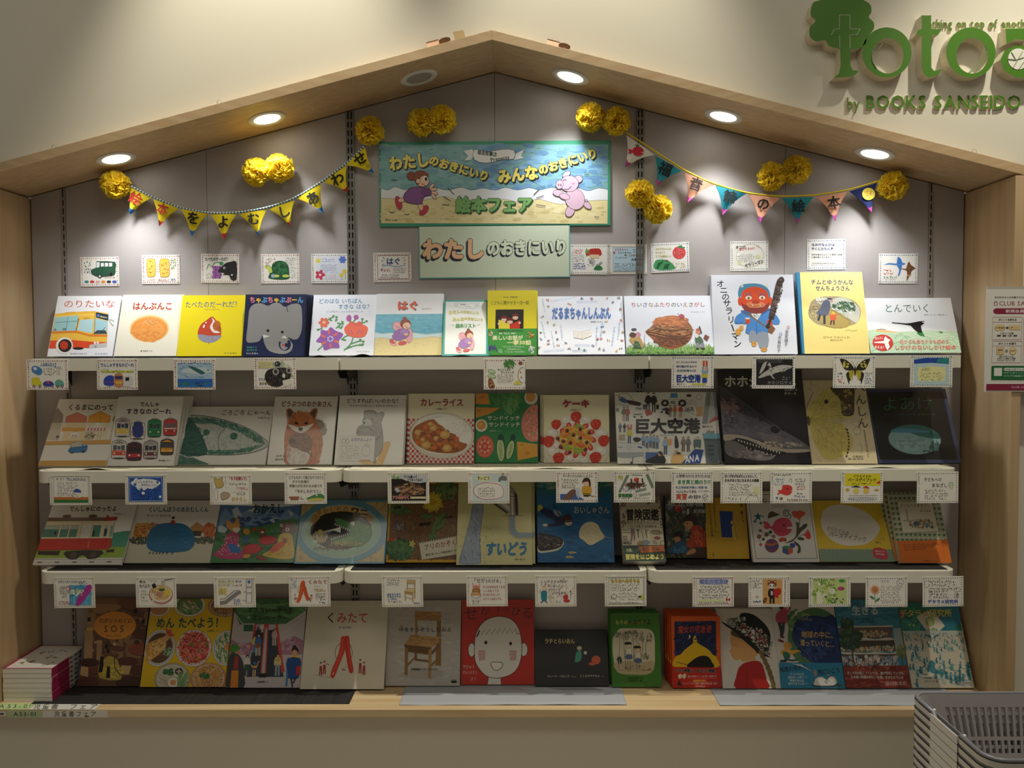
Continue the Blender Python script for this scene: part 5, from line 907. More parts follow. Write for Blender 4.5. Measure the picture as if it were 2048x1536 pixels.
@book(3,R3c,[(1602,166),(2010,168),(2047,750),(1642,752)],.018,'mustard yellow book with a blue doorway and a standing figure','cfa42a',soft=True,m='print',name='poetry_book',cat='book')
def _(a):
    a.p('1f3f8a',[(1758,298),(1888,302),(1885,552),(1780,550)]); a.l('8a7a30',3,[(1758,298),(1888,302),(1896,440)]); a.l('7a6a28',3,[(1790,577),(1940,576)])
    a.p('d8b450',[(1875,450),(1890,440),(1900,455),(1912,490),(1920,560),(1930,575),(1905,574),(1895,560),(1880,574),(1882,520),(1878,480)],2); a.l('4a3a18',2.5,[(1875,450),(1880,500),(1882,574)]); a.l('4a3a18',2.5,[(1905,460),(1925,540),(1940,574)]); a.e('d8b450',1882,408,17,19); a.ring('4a3a18',2.5,1882,408,17,19)
    a.v('がゆびをぱちんとならして、',1702,170,545,25,'3a3018',x1=1724); a.v('みがおとなになるまえの詩集',1655,170,545,25,'3a3018',x1=1688); a.v('斉藤 倫',1970,190,330,26,'3a3018',x1=1978); a.v('高野文子 画',1976,300,405,16,'3a3018',x1=1990); a.v('福音館書店',1697,690,730,9,'3a3018')
@book(3,R3d,[(57,100),(624,100),(698,715),(116,713)],.010,'white picture book with a pink fish, stars, flowers and toys','dedcd4',hi=-.05,Yb=-.115,copies=1)
def _(a):
    G = '1f5a4a'
    a.l(G,6,[(78,128),(612,128),(676,684),(138,682)],cl=1); a.t('Goldfish',190,500,178,BK,h=46,b=.0); a.t('by Gomi Taro',288,400,222,BK,h=20); a.t('Translated by Robert Campbell',290,415,238,'555',h=11)
    def star(c,x,y,r): a.p(c,[(x+r*(1 if i % 2 == 0 else .42)*math.sin(i*PI/5),y-r*(1 if i % 2 == 0 else .42)*math.cos(i*PI/5)) for i in range(10)])
    star('1f6a70',162,320,40); star('1f6a70',135,360,20); star('1f6a70',185,375,20); star('1f6a70',206,317,11)
    a.p('5a4c28',[(248,345),(255,295),(285,272),(325,290),(355,298),(330,312),(255,335)],3)
    a.p('d8405a',[(285,400),(320,350),(370,330),(425,335),(455,370),(460,405),(420,412),(415,425),(458,430),(430,470),(380,490),(325,480),(290,440),(268,420),(235,430),(210,412),(218,390),(200,370),(225,360),(255,375),(270,400)],3); a.e(BK,390,397,9); a.l('efe8e0',6,[(418,420),(462,414)])
    a.l('1a1a1a',6,[(412,300),(400,290),(408,275),(430,280),(432,305),(410,318),(388,300),(392,268),(420,258),(440,275)],4); a.l('1a1a1a',6,[(440,300),(455,318),(438,335)],3)
    a.p('e0502c',[(460,290),(480,268),(505,275),(530,265),(560,275),(582,290),(560,315),(540,330),(530,350),(505,335),(480,325)],3); a.l('6a8a30',7,[(530,345),(524,400),(510,440)],3); a.p('d8402c',[(598,432),(620,470),(622,510),(590,515),(572,490),(548,478),(575,465)],3); a.l('6a8a30',5,[(550,480),(505,495)])
    a.p('3f3a20',[(388,550),(440,530),(490,490),(500,400),(492,370),(520,375),(522,420),(560,390),(590,380),(590,410),(540,450),(500,500),(450,540)],3); a.e('3f4a20',535,512,32,14,10); a.p('4a4420',[(468,530),(500,545),(530,580),(528,630),(500,635),(510,590),(485,560)],3)
    for x,y,r,c in ((235,474,19,'6a4a2a'),(180,440,14,'7a6a2a'),(168,492,20,'8a5a30'),(268,455,15,'1f3a2a'),(205,516,13,'1f3a2a'),(296,492,17,'a86a50'),(181,562,14,'d84a5a')): a.e(c,x,y,r)
    for P in ([(235,474),(180,440)],[(235,474),(168,492)],[(235,474),(268,455)],[(235,474),(296,492)],[(235,474),(205,516)],[(168,500),(181,552)]): a.l('4a3a28',3,P)
    a.e('7a3a4a',278,572,60,60); a.p('4a3a7a',[(222,570),(280,580),(336,560),(336,590),(280,606),(224,595)],2); a.p('c06a3a',[(225,548),(280,560),(332,540),(330,552),(280,572),(224,560)],2); a.e('4a2a6a',278,525,26,12); a.e('8a4a3a',278,524,8,4)
    a.p('c83a34',[(340,525),(352,505),(390,502),(410,515),(405,530),(350,536)],2); a.e('2a2a2a',358,534,7); a.e('2a2a2a',396,530,7)
    a.p('3a8a48',[(370,580),(405,570),(460,580),(420,600)]); a.p('2f5a8a',[(370,580),(420,600),(420,652),(372,632)]); a.p('c85a2c',[(420,600),(462,580),(462,632),(420,652)]); a.e('3a4a9a',462,570,24,22); a.e('2a3a5a',448,560,12,10)
    a.e('c83a3a', 706, 520, 5)
@book(3,R3d,[(622,178),(1252,180),(1352,710),(702,708)],.010,'yellow picture book with a white egg shape and green check strip','e3c22e',Yb=-.115)
def _(a):
    a.t('HAPPY BIRTHDAY BOOK',712,870,320,'6a5a20',h=16,b=0,y1=212,arc=-8)
    P = [(718,380),(735,280),(800,230),(900,215),(1020,235),(1130,290),(1210,370),(1235,420),(1200,490),(1120,550),(1020,570),(900,565),(800,520),(740,450)]
    a.p('e9e4d6', P, 5)
    # the two animals of a known picture book series are left out
    a.t('ぐりとぐらの',765,960,418,BK,h=50,b=.0,y1=466); a.t('バースデイブック',785,1115,470,BK,h=50,b=.005,y1=520)
    a.l('333',3,[(1190,530),(1200,545),(1230,540)]); a.t('ななこ',1185,1245,545,'333',h=20)
    for x0,x1,y0,y1 in ((1215,1222,515,530),(1232,1240,500,525),(1255,1258,500,525),(1270,1265,520,535)): a.l('333',3,[(x0,y0),(x1,y1)])
    a.p('a9bfa8',[(690,598),(1320,605),(1355,712),(700,710)])
    for i in range(52): x = 695+i*12.4; a.l('3f6a5a' if i % 3 else '20463c',3.2,[(x,598+.01*x-7),(x+8+i*.42,712)],nl=i > 0)
    a.k += 1
    for i in range(9): y = 606+i*12; a.l('3f6a5a',3,[(692,y),(1352,y+4)],nl=i > 0)
    a.k += 1; a.p('c8404a',[(1172,592),(1275,605),(1288,690),(1170,672)],2); a.t('最新刊です',1180,1270,618,'f0d8d0',h=14,y1=624); a.t('おすすめ',1190,1262,640,'f0e8e0',h=18,b=.03,y1=650)
@book(3,R3d,[(1318,118),(1768,120),(1845,716),(1397,729)],.016,'green and white gingham book with an orange paper band','d9d6b8',copies=2,dx=-.006,m='print',soft=True,name='parenting_book',cat='book',Yb=-.135)
def _(a):
    for j in range(13):
        for i in range(11):
            x = 1330+i*42+j*5.6; y = 112+j*46; a.e('2f5a3a',x,y,12,13)
    for j in range(26): y = 106+j*23; a.l('8aa088',3.5,[(1315+j*2.8,y),(1770+j*2.8,y+2)],nl=j > 0)
    a.k += 1
    for i in range(22): x = 1325+i*21; a.l('9aac94',3.5,[(x,105),(x+78,720)],nl=i > 0)
    a.k += 1
    a.p('ded8c4',[(1390,195),(1705,186),(1748,450),(1430,470)]); a.l('5a5a44',2.5,[(1390,195),(1705,186),(1748,450),(1430,470)],cl=1)
    a.t('子どもへのまなざし',1415,1690,226,'2a2a24',h=40,b=.0,y1=218); a.t('佐々木正美',1595,1690,274,'6a5a44',h=18); a.l('8a7a60',2,[(1590,258),(1680,256)])
    a.p('b8b098',[(1462,262),(1480,260),(1490,350),(1530,348),(1532,365),(1440,370),(1438,352),(1468,348)],2); a.bl(['6a7a5a','a8906a','8a6a4a','c8b890'],(1600,385,110,40),90,5,13); a.e('5a6a80',1553,385,26,20); a.e('d8b898',1557,352,16,14); a.e('7a9aa8',1655,392,18,16); a.e('c8a070',1640,355,12,12); a.r('3a7a5a',1682,405,1706,425); a.e('a86a4a',1497,397,10,8)
    a.nxt('belly_band'); a.p('d9742a',[(1368,540),(1850,520),(1850,735),(1390,735)])
    for i,(t_,e_) in enumerate((('もっともっと多くの方に読んでほしい育児の本',1745),('子どもの心を育てるために大切なことを',1690),('やさしく語りかけます。',1650))): a.t(t_,1430,e_,572+i*21,'8a3018',h=19,b=.015,y1=560+i*20)
    a.l('b85a20',3,[(1775,530),(1790,725)]); a.t('福音館書店のロングセラー',1600,1720,706,'8a3018',h=12)
# ---- wooden ledge
@book(4,R4a,[(142,68),(652,68),(592,824),(56,818)],.011,'brown picture book with a robot city and an orange oval title','6a4a34',spc='34507e',m='print')
def _(a):
    a.p('3a5a90', [(130,68),(150,68),(64,820),(50,818)])
    a.r('8a6648',100,68,660,130); a.p('a88058',[(110,130),(370,120),(400,160),(290,195),(100,190)],3); a.p('7a5440',[(380,80),(640,70),(630,180),(440,150)],3); a.bl(['8a6648','5a3e2c','7a5840','9a7450'],[(120,180),(640,180),(600,500),(80,600)],90,16,44,.6)
    for x0,y0,x1,y1,c in ((120,190,195,340,'a8845c'),(110,340,180,590,'b08c64'),(215,420,260,600,'a8845c'),(470,420,600,580,'8a6a48'),(400,200,440,600,'94724e')): a.r(c,x0,y0,x1,y1)
    for x,y in ((130,230),(285,460),(300,500),(590,250),(250,210),(520,160)): a.r('1a1412',x,y,x+26,y+34)
    a.p('d0a850',[(125,320),(180,315),(178,340),(122,342)]); a.r('b89870',190,430,262,450)
    for x,y,rx,ry,c in ((155,610,80,34,'4a2c24'),(480,605,90,38,'5a3428'),(590,500,110,55,'8a4a34'),(150,780,95,48,'5a3428'),(520,790,130,60,'4a2c24'),(400,495,60,22,'6a4432'),(590,370,80,44,'5a3828'),(590,680,90,42,'5a3428'),(200,690,40,24,'6a4030'),(555,440,22,16,'4a3024'),(370,545,34,14,'7a5038')): a.e('3a241c',x+3,y+5,rx,ry); a.e(c,x,y,rx,ry)
    a.p('c8a470',[(90,645),(150,655),(150,740),(80,720)]); a.p('c8a470',[(430,640),(520,645),(500,720),(440,720)]); a.p('b8a048',[(240,640),(300,570),(340,560),(400,600),(440,740),(400,770),(250,750)],2); a.bl(['d8c048','c8b040','e0d060'],(340,690,110,60),60,6,20,.5); a.p('1a1614',[(250,565),(275,560),(280,640),(270,700),(235,700),(245,640)]); a.l('1a1614',7,[(370,570),(375,660),(430,730)]); a.p('1a1614',[(310,650),(335,650),(340,750),(305,750)]); a.e('d8b878',365,458,12)
    a.e('e0963a',365,300,178,118,0,34); a.t('ロボットのくに',228,510,258,BK,h=42,b=.01,y1=262); a.t('SOS',262,452,328,BK,h=80,b=.0,sp=.25); a.t('たむらしげる 作',288,420,388,'3a2a1a',h=17)
@book(4,R4a,[(656,76),(1365,76),(1322,830),(594,824)],.010,'yellow picture book with bowls of noodles round a red plate','e8c018',m='print')
def _(a):
    def bowl(x,y,rx,ry,rim,soup,an=0): a.e('8a8270',x,y,rx+3,ry+3,an,30); a.e(rim,x,y,rx,ry,an,30); a.e('d8d2c0',x,y,rx*.9,ry*.9,an,30); a.e(soup,x,y,rx*.84,ry*.84,an,30)
    bowl(720,150,95,75,'e8e2d0','c89060'); bowl(985,130,135,98,'e8e4d8','6a8a50'); bowl(1290,135,145,95,'b88a50','9a6a3c'); a.bl(['d88a50','b86a38'],(975,125,55,38),30,8,18); a.st(['4a8a48','7aa868','e0dcc0'],(985,150,90,50),120,50,5,0,60); a.st(['b88850','7a5030','caa068'],(1290,150,110,60),160,50,5)
    a.t('めん たべよう！',705,1290,280,'1f5a50',h=100,b=.025); a.t('小西英子 さく',1145,1255,350,'4a3a18',h=20)
    bowl(745,495,132,155,'e2e4e6','6a4a34',12); a.ring('3a4a8a',3,745,495,120,142,12,30); a.p('d8a050',[(628,470),(720,420),(780,400),(800,430),(790,500),(730,560),(650,610),(630,560)],3); a.bl(['e8b868','d09848','f0c880','c08838'],[(632,480),(780,410),(790,490),(660,600)],130,8,20,.7)
    a.p('e0b070',[(750,430),(800,380),(840,360),(850,380),(800,440)],3); a.p('d85a34',[(800,375),(790,325),(815,345),(835,335),(845,375),(875,385),(840,400)],2); a.bl(['8ab088','a8c8a0','6a9a70'],(815,525,42,40),50,5,10); a.bl(['c8d4c0'],(815,525,35,34),16,3,6)
    bowl(1040,497,152,158,'dcd8cc','cfc8b8'); a.e('c8443a',1045,495,125,128,0,28); a.st(['d8584a','b83a30','e07060','a83028','e88a70'],(1042,495,125,128),420,60,7); a.bl(['8a2a28','6a8a48','e09080'],(1045,495,110,112),34,8,20,.4)
    for x,y in ((1070,420),(980,450),(1120,520),(1030,560),(975,520)): a.ring('f0a090',5,x,y,22,16,30)
    bowl(1330,500,125,150,'e0e2e4','b8c0a0'); a.ring('3a4a8a',3,1330,500,114,138,0,30); a.st(['3f7a44','5a9a58','e8e4cc','d8d4b8'],(1310,500,80,110),200,60,7,40,110); a.e('e88a40',1338,490,26,34)
    bowl(870,755,150,130,'b8b098','cfc9b0'); a.st(['e0dcc8','c8c0a8'],(870,755,110,90),120,60,6,0,50); a.bl(['2f6a40','3f8048'],(835,700,50,26),40,8,18,.5); a.e('4a3428',922,695,34,30); a.p('c8b8a0',[(915,675),(929,675),(929,690),(945,690),(945,702),(929,702),(929,718),(915,718),(915,702),(900,702),(900,690),(915,690)]); a.e('f0ece0',878,790,46,40); a.e('e8a060',878,788,26,24); a.st(['6a9a60','88b070'],(955,770,40,60),60,50,6,-70,-40)
    for i in range(4): a.l('b87a5a',4,[(760+i*18,745+i*8),(775+i*18,775+i*8),(765+i*18,800+i*6)],3)
    bowl(1180,755,150,130,'d09070','b88858'); a.st(['d0a060','b88848','e0b878'],(1180,755,120,95),260,70,6); a.bl(['2f6a3a','3f8048'],(1148,735,40,26),40,8,16); a.p('c89048',[(1190,710),(1235,690),(1280,760),(1240,780)]); a.ring('8a5a30',4,1170,790,50,32); a.bl(['c07858'],(1170,790,30,18),14,6,12)
@book(4,R4a,[(1370,76),(2010,76),(1962,836),(1326,832)],.010,'green and grey picture book with people riding a tall escalator','c5bcbd',m='print')
def _(a):
    a.p('4a7a50',[(1368,76),(2012,76),(1990,180),(1840,300),(1420,300),(1362,190)]); a.bl(['5a8a58','3f6a44','6a9a60'],(1680,170,300,80),90,20,60,.3,-20,20)
    a.l('c8ccc8',9,[(1368,200),(1445,295),(1545,295),(1550,365),(1440,365),(1365,290)]); a.l('c8ccc8',9,[(1995,190),(1830,300),(1765,300),(1765,365),(1830,365),(1990,240)]); a.r('3a6a48',1455,302,1540,360)
    a.p('a87a90',[(1350,430),(1440,470),(1530,450),(1530,560),(1345,555)]); a.p('a87a90',[(1770,470),(1900,400),(1985,440),(1975,560),(1780,560)]); a.bl(['b890a0','98687e','c8a0a8','e0b0a0'],(1440,510,90,40),40,10,24,.5); a.bl(['b890a0','98687e','c8a0a8'],(1880,480,90,60),40,10,24,.5)
    a.p('2a3038',[(1560,350),(1640,340),(1620,740),(1500,745)]); a.p('2a3038',[(1670,350),(1740,345),(1820,745),(1665,745)])
    for i in range(22): a.l('4a5a68',2.5,[(1556-i*2.6,370+i*17),(1638-i*.9,370+i*17)]); a.l('4a5a68',2.5,[(1672,370+i*17),(1745+i*3.3,370+i*17)]); a.k -= 2
    a.k += 2
    a.p('c84a44',[(1636,295),(1676,295),(1668,720),(1618,720)]); a.p('b8b4b4',[(1646,330),(1664,330),(1656,715),(1630,715)]); a.p('c84a44',[(1550,295),(1570,295),(1530,560),(1512,690),(1495,690),(1530,450)]); a.p('c84a44',[(1735,295),(1755,295),(1815,640),(1830,700),(1800,715),(1760,480)])
    a.p('8ab0c8',[(1530,520),(1545,500),(1512,680),(1500,650)]); a.r('24201e',1605,715,1668,750)
    def person(x,y,h,c,c2,hr='2a1a18',hd='d8a888'): a.e(hr,x,y+h*.07,h*.075,h*.08); a.e(hd,x+h*.01,y+h*.1,h*.055); a.p(c,[(x-h*.12,y+h*.18),(x+h*.12,y+h*.18),(x+h*.15,y+h*.52),(x-h*.15,y+h*.52)],2); a.l(c2,h*.1,[(x-h*.06,y+h*.5),(x-h*.07,y+h*.98)]); a.l(c2,h*.1,[(x+h*.06,y+h*.5),(x+h*.07,y+h*.98)])
    person(1620,290,80,'e0dcd0','e0dcd0'); person(1583,310,70,'4a4a50','333'); person(1555,395,150,'d8c050','6a90b8'); person(1590,380,190,'3f6ab0','b8aca0'); a.e('8a5a3c',1585,480,26,24); person(1730,335,150,'c8a8a8','c0b0a8'); person(1765,550,190,'d8c890','8a9aa8'); a.e('c8b060',1765,600,22,20); person(1500,560,180,'dcd8d0','4a5a50'); a.r('2f5a48',1478,640,1530,690)
    person(1565,620,130,'4a4a68','c8a080'); a.e('3a70b8',1567,630,16,11); a.l('d8a888',9,[(1580,670),(1602,612)]); a.l('d8a888',9,[(1550,670),(1535,640)]); a.e('e0b030',1568,660,16,10)
    a.e('c08a78',1400,535,34,40); a.p('4a8a3c',[(1352,480),(1400,470),(1430,500),(1420,520),(1360,550)],3); a.p('3f4044',[(1345,560),(1400,550),(1440,575),(1470,640),(1485,750),(1480,832),(1330,832)],2); a.p('a83a34',[(1390,570),(1425,575),(1425,680),(1385,680)]); a.p('d8862c',[(1370,690),(1430,690),(1432,832),(1365,832)])
    a.e('2a2024',1908,495,18,16); a.e('2a2024',1915,525,32,30); a.e('d8a080',1912,545,24,26); a.p('e8c038',[(1885,570),(1940,570),(1945,590),(1880,592)],2); a.p('1f4a8a',[(1850,590),(1960,590),(1965,680),(1945,760),(1860,755),(1845,680)],2); a.p('c83028',[(1928,660),(1965,655),(1965,730),(1930,732)]); a.l('2a2a30',12,[(1885,755),(1900,832)]); a.l('2a2a30',12,[(1925,755),(1905,800)]); a.p('3f80c0',[(1845,680),(1860,720),(1855,820),(1838,825)])
    a.t('エスカレーターと',1480,1895,172,BK,h=52,b=.01,y1=178); a.t('エレベーター',1522,1845,240,BK,h=52,b=.01,y1=244); a.t('小輪瀬護安 さく',1590,1700,785,'444',h=17); a.e('8ac0a0',1497,238,14)
@book(4,R4b,[(88,218),(772,212),(742,958),(38,950)],.011,'cream picture book with a giant red clothes peg and tiny workers','d9d2bd',m='print')
def _(a):
    a.t('くみたて',238,600,358,[BK,'c23a2c','c23a2c','c23a2c'],h=98,b=.01); a.t('作 田中達也',350,460,440,'333',h=18)
    a.ring('3a3430',4,360,640,34,62,10); a.ring('3a3430',4,440,640,28,66,-8)
    a.p('d23c22',[(368,560),(372,525),(392,512),(410,530),(408,580),(405,640),(360,760),(325,850),(305,862),(290,845),(300,790),(345,680),(362,610)],4); a.p('c8341e',[(400,525),(420,510),(440,520),(448,580),(460,680),(480,780),(478,818),(455,822),(440,790),(420,690),(408,620)],4); a.l('ea6a4a',5,[(385,540),(378,640),(312,820)],3); a.l('ea6a4a',4,[(425,530),(440,640),(468,790)],3); a.e('f0d8c8',312,825,4,12,20)
    a.l('b0a890',2,[(388,720),(388,770)]); a.l('b0a890',2,[(415,720),(420,780)]); a.bl(['b8523c','e0d8cc','8a3a30'],(405,785,20,16),14,4,8)
    for x,y,h in ((208,730,110),(238,720,108),(540,708,118),(572,730,108)): a.e('2a1c18',x,y+6,9); a.e('d8a080',x+2,y+11,6); a.p('ddd6c8',[(x-12,y+18),(x+12,y+18),(x+10,y+46),(x-10,y+46)]); a.p('a03428',[(x-10,y+30),(x+10,y+30),(x+13,y+h),(x+3,y+h),(x,y+60),(x-4,y+h),(x-14,y+h)])
    a.l('a03428',5,[(248,740),(276,752)]); a.p('c4bba4',[(140,828),(280,850),(300,862),(200,848)]); a.p('c4bba4',[(470,815),(520,828),(480,824)])
@book(4,R4b,[(778,212),(1386,212),(1379,926),(750,928)],.010,'grey picture book with a wooden school chair on its cover','b9b4ab',m='print')
def _(a):
    a.bl(['bfbab1','b3aea5','c4c0b7'],[(770,215),(1380,215),(1375,920),(755,920)],160,14,40,.3,-10,10)
    W1, W2, W3 = 'a8814e', '8c6a3f', '76583a'
    a.p('aea89e',[(860,850),(1140,870),(1250,800),(1000,780)],2)
    a.p(W2,[(1185,330),(1218,335),(1222,760),(1175,755)]); a.p(W1,[(1000,300),(1022,302),(1022,520),(1000,520)]); a.p(W1,[(1000,300),(1220,310),(1216,385),(1002,376)]); a.bl(['b88e58','9c7444'],(1110,342,100,28),50,14,40,.2,-4,8)
    a.p(W3,[(998,640),(1018,640),(1020,700),(1120,712),(1118,730),(1000,715)]); a.p(W2,[(918,590),(1140,640),(1140,670),(920,640)]); a.p(W3,[(1140,640),(1200,570),(1200,610),(1142,668)]); a.p('b48c58',[(985,500),(1200,518),(1205,560),(1140,608),(915,595),(912,578)]); a.bl(['c09a64','a67e4a','b8925c'],[(985,505),(1195,520),(1135,600),(920,582)],90,12,40,.2,-5,12)
    a.p('6a4e30',[(912,580),(1140,606),(1140,665),(945,640),(918,625)]); a.p(W2,[(918,600),(945,605),(940,840),(915,836)]); a.p(W1,[(1115,620),(1142,615),(1138,868),(1112,860)]); a.p(W2,[(940,740),(1000,680),(1000,700),(940,765)]); a.p(W2,[(1140,740),(1192,695),(1192,715),(1140,765)])
    a.t('中をそうぞうしてみよ',865,1308,456,BK,h=42,b=.008); a.t('なか',872,905,428,BK,h=13); a.t('佐藤雅彦＋ユーフラテス',968,1192,788,BK,h=21,b=.02); a.e('1a2020',1330,892,26,10); a.l('1a2020',3,[(1308,882),(1330,874),(1352,884)],3)
@book(4,R4b,[(1392,207),(2000,204),(2004,915),(1384,917)],.011,'red picture book with a big hand-drawn smiling boy face','c3301f',m='print_gloss')
def _(a):
    a.l('8a2018', 3, [(1408,207),(1400,917)])
    for c,x,y,h,y1 in (('せ',1470,325,120,320),('が',1590,300,80,300),('の',1765,290,60,290),('び',1850,300,90,300),('る',1945,315,110,315)): a.t(c,x-h*.52,x+h*.52,y,'1a1210',h=h,b=-.008)
    a.l('1a1210',5,[(1700,315),(1700,235),(1680,260)]); a.l('1a1210',5,[(1700,235),(1720,258)])
    a.e('e4e0d4',1475,628,30,58); a.ring('1a1614',4.5,1475,628,30,58); a.e('e4e0d4',1915,624,32,56); a.ring('1a1614',4.5,1915,624,32,56); a.p('e4e0d4',[(1615,850),(1720,850),(1726,915),(1607,915)]); a.l('1a1614',4.5,[(1618,850),(1607,915)]); a.l('1a1614',4.5,[(1718,850),(1726,915)])
    P = [(1498,600),(1510,500),(1550,420),(1610,370),(1700,347),(1790,362),(1850,410),(1885,490),(1898,600),(1890,700),(1860,780),(1800,835),(1700,862),(1610,850),(1550,800),(1505,720)]
    a.p('e4e0d4', P, 4); a.l('1a1614', 5, P, 4, 1)
    H = [(1520,520),(1545,465),(1555,505),(1585,455),(1595,502),(1630,450),(1640,500),(1675,448),(1688,498),(1715,445),(1730,495),(1760,442),(1772,492),(1800,445),(1815,490),(1845,450),(1855,490),(1882,495)]; a.l('1a1614',5,H); a.l('1a1614',6,[(1515,522),(1540,460),(1534,500)])
    a.e('1a1614',1594,566,13,15); a.e('1a1614',1803,574,12,15); M = [(1640,732),(1734,735),(1725,775),(1690,797),(1655,785)]; a.p('efe9dc',M,3); a.l('1a1614',5,M,3,1)
    for cx in (1560, 1822):
        for i in range(8): a.l('b83428',4.5,[(cx-32+i*1,650+i*11-14),(cx+30,636+i*10)])
    a.t('やぎゅう',1400,1502,768,'e8e0d4',h=34,b=-.005); a.t('げんいちろう',1398,1520,815,'e8e0d4',h=34,b=-.005); a.t('さく',1465,1520,868,'e8e0d4',h=34,b=-.005)
@book(4,R4c,[(52,592),(792,590),(832,1165),(50,1162)],.010,'black landscape picture book with yellow title lettering','14120f',copies=1,dx=.004)
def _(a):
    a.t('ラチとらいおん', 155, 468, 692, 'd8c48a', h=56, b=.035)
    # the two figures of a known picture book are replaced by a plain green and an orange shape
    a.p('3f9a80',[(490,800),(530,790),(540,860),(520,900),(470,910),(475,850)],3); a.e('d8cca0',515,765,26,22); a.e('d05a2c',690,890,48,46); a.e('d05a2c',650,930,36,18); a.r('d8d4cc',562,798,592,830)
    a.t('マレーク・ベロニカ',175,415,1060,'c8c4bc',h=28); a.t('ぶん・え',435,485,1064,'c8c4bc',h=14); a.t('とくながやすもと',520,735,1058,'c8c4bc',h=28); a.t('やく',750,778,1064,'c8c4bc',h=14)
@book(4,R4c,[(850,396),(1352,398),(1387,1173),(862,1176)],.016,'green book with two children under trees in a cream window','3f7a28',copies=2,dx=-.002,m='print',name='storybook',cat='book')
def _(a):
    a.t('もりの',900,1030,494,'d8c868',h=52,b=.02); a.t('へなそうる',1038,1268,492,'2a2a14',h=56,b=.045)
    a.bl(['c8b040','3f7a28','8a7a20'],(1155,492,110,22),60,3,6)
    P = [(940,565),(1000,556),(1200,560),(1270,580),(1305,640),(1312,800),(1310,930),(1290,1000),(1230,1040),(1100,1045),(960,1035),(900,990),(880,900),(868,760),(880,640)]
    a.p('d0c9ae',P,4); a.p('b8ab88',[(885,930),(1000,900),(1200,910),(1300,900),(1290,1000),(1230,1040),(1100,1045),(960,1035),(900,990)],3)
    K = '3a3226'
    for Q in ([(930,600),(945,720),(930,960)],[(985,620),(990,760),(1005,950)],[(1040,590),(1085,680),(1090,900)],[(1140,600),(1120,680),(1160,760),(1175,900)],[(1190,640),(1185,760),(1180,850)],[(1240,620),(1215,760),(1230,880)],[(1085,680),(1110,660),(1140,600)]): a.l(K,4,Q,4)
    for cx,cy,rx,ry in ((920,620,40,30),(1000,640,45,40),(1100,610,34,40),(1175,650,28,60),(1250,650,34,50),(1030,600,40,20)): a.st(['4a5a34','3a3a26','6a7a44','2a3020'],(cx,cy,rx,ry),40,16,4)
    a.st(['2f4a3a','2a3a4a'],(940,890,26,36),50,24,5,60,120); a.st([K],(1100,980,180,34),50,24,2.5,-5,20); a.st([K],(1220,850,34,40),30,20,3)
    for x,y,h in ((1035,700,280),(1130,740,235)): a.p('dcd6c2',[(x-26,y+75),(x+34,y+75),(x+30,y+160),(x-24,y+160)],2); a.p('5a6a90',[(x-24,y+130),(x+32,y+130),(x+40,y+175),(x-30,y+175)],2); a.l(K,3,[(x-30,y+80),(x-45,y+170)]); a.e('dcc8a4',x,y+38,27,26); a.ring(K,3,x,y+38,27,26); a.p('2a2620',[(x-40,y+25),(x-30,y-2),(x+25,y+2),(x+32,y+22)],2); a.l(K,3,[(x-10,y+175),(x-12,y+h)]); a.l(K,3,[(x+16,y+175),(x+20,y+h)]); a.l(K,3,[(x-26,y+75),(x-24,y+160)]); a.l(K,3,[(x+34,y+75),(x+32,y+160)]); a.e(K,x-4,y+40,3); a.e(K,x-16,y+40,3)
    a.t('渡辺茂男 作',1030,1185,1080,'2a4a18',h=22); a.t('山脇百合子 絵',1030,1180,1108,'2a4a18',h=22)
@book(4,R4c,[(1440,437),(1938,432),(2015,1178),(1496,1194)],.019,'orange book with night sky and yellow roof, red paper band','d2591c',copies=3,dx=-.0035,m='print',name='storybook',cat='book')
def _(a):
    a.p('17204a',[(1475,490),(1902,478),(1945,965),(1510,972)]); a.bl(['c8d0e0','8aa0c8'],[(1485,500),(1895,490),(1930,800),(1500,820)],60,2,4); a.bl(['24306a','101a3c'],[(1485,620),(1895,600),(1930,850),(1500,850)],60,14,40,.4)
    a.t('魔女の宅急便',1515,1865,572,'c84a2c',h=84,b=.01,y1=560); a.ring('e8e0b0',0.1,1640,643,1); a.p('e8e0b0',[(1632,632),(1645,628),(1654,642),(1646,658),(1630,660),(1642,648)],3)
    a.p('d9b21c',[(1505,860),(1560,830),(1600,780),(1660,730),(1682,705),(1680,670),(1695,625),(1718,670),(1725,700),(1760,725),(1840,770),(1900,830),(1935,850),(1945,965),(1510,972)],3); a.l('1a1a1a',3,[(1682,705),(1725,700)]); a.e('1a1a30',1703,668,12,8)
    # the bending figure of a known story is replaced by a plain dark hill
    a.p('12100e',[(1640,965),(1700,880),(1780,840),(1850,850),(1890,900),(1905,962)],4); a.l('12100e',6,[(1520,912),(1650,942)])
    a.nxt('belly_band'); a.p('b81f1c',[(1470,966),(2010,960),(2018,1185),(1490,1200)])
    a.t('キキの物語は、あなたの物語。',1512,1962,1004,'14100f',h=42,b=.05,y1=996,ol=('d8c8b8',.03)); a.p('e0d8c8',[(1548,1050),(1575,1038),(1590,1052),(1620,1032),(1632,1062),(1612,1090),(1590,1075),(1565,1092),(1550,1075)],3); a.t('角野栄子',1572,1615,1068,'a02a2a',h=14)
    a.t('魔女の宅急便 シリーズ全六巻・特別編一巻',1650,1950,1062,'e0c8b8',h=22,y1=1052); a.l('d89888',2,[(1650,1082),(1960,1075)]); a.t('福音館創作童話',1708,1845,1108,'e8b840',h=24,y1=1103); a.l('d89888',2,[(1650,1124),(1965,1116)]); a.t('アニメーション映画「魔女の宅急便」原作',1600,1965,1140,'e0c8b8',h=22,y1=1132); a.t('福音館書店',1735,1840,1166,'e0c8b8',h=18); a.p('1a1414',[(1545,1160),(1550,1120),(1570,1110),(1575,1140),(1600,1165)],2)
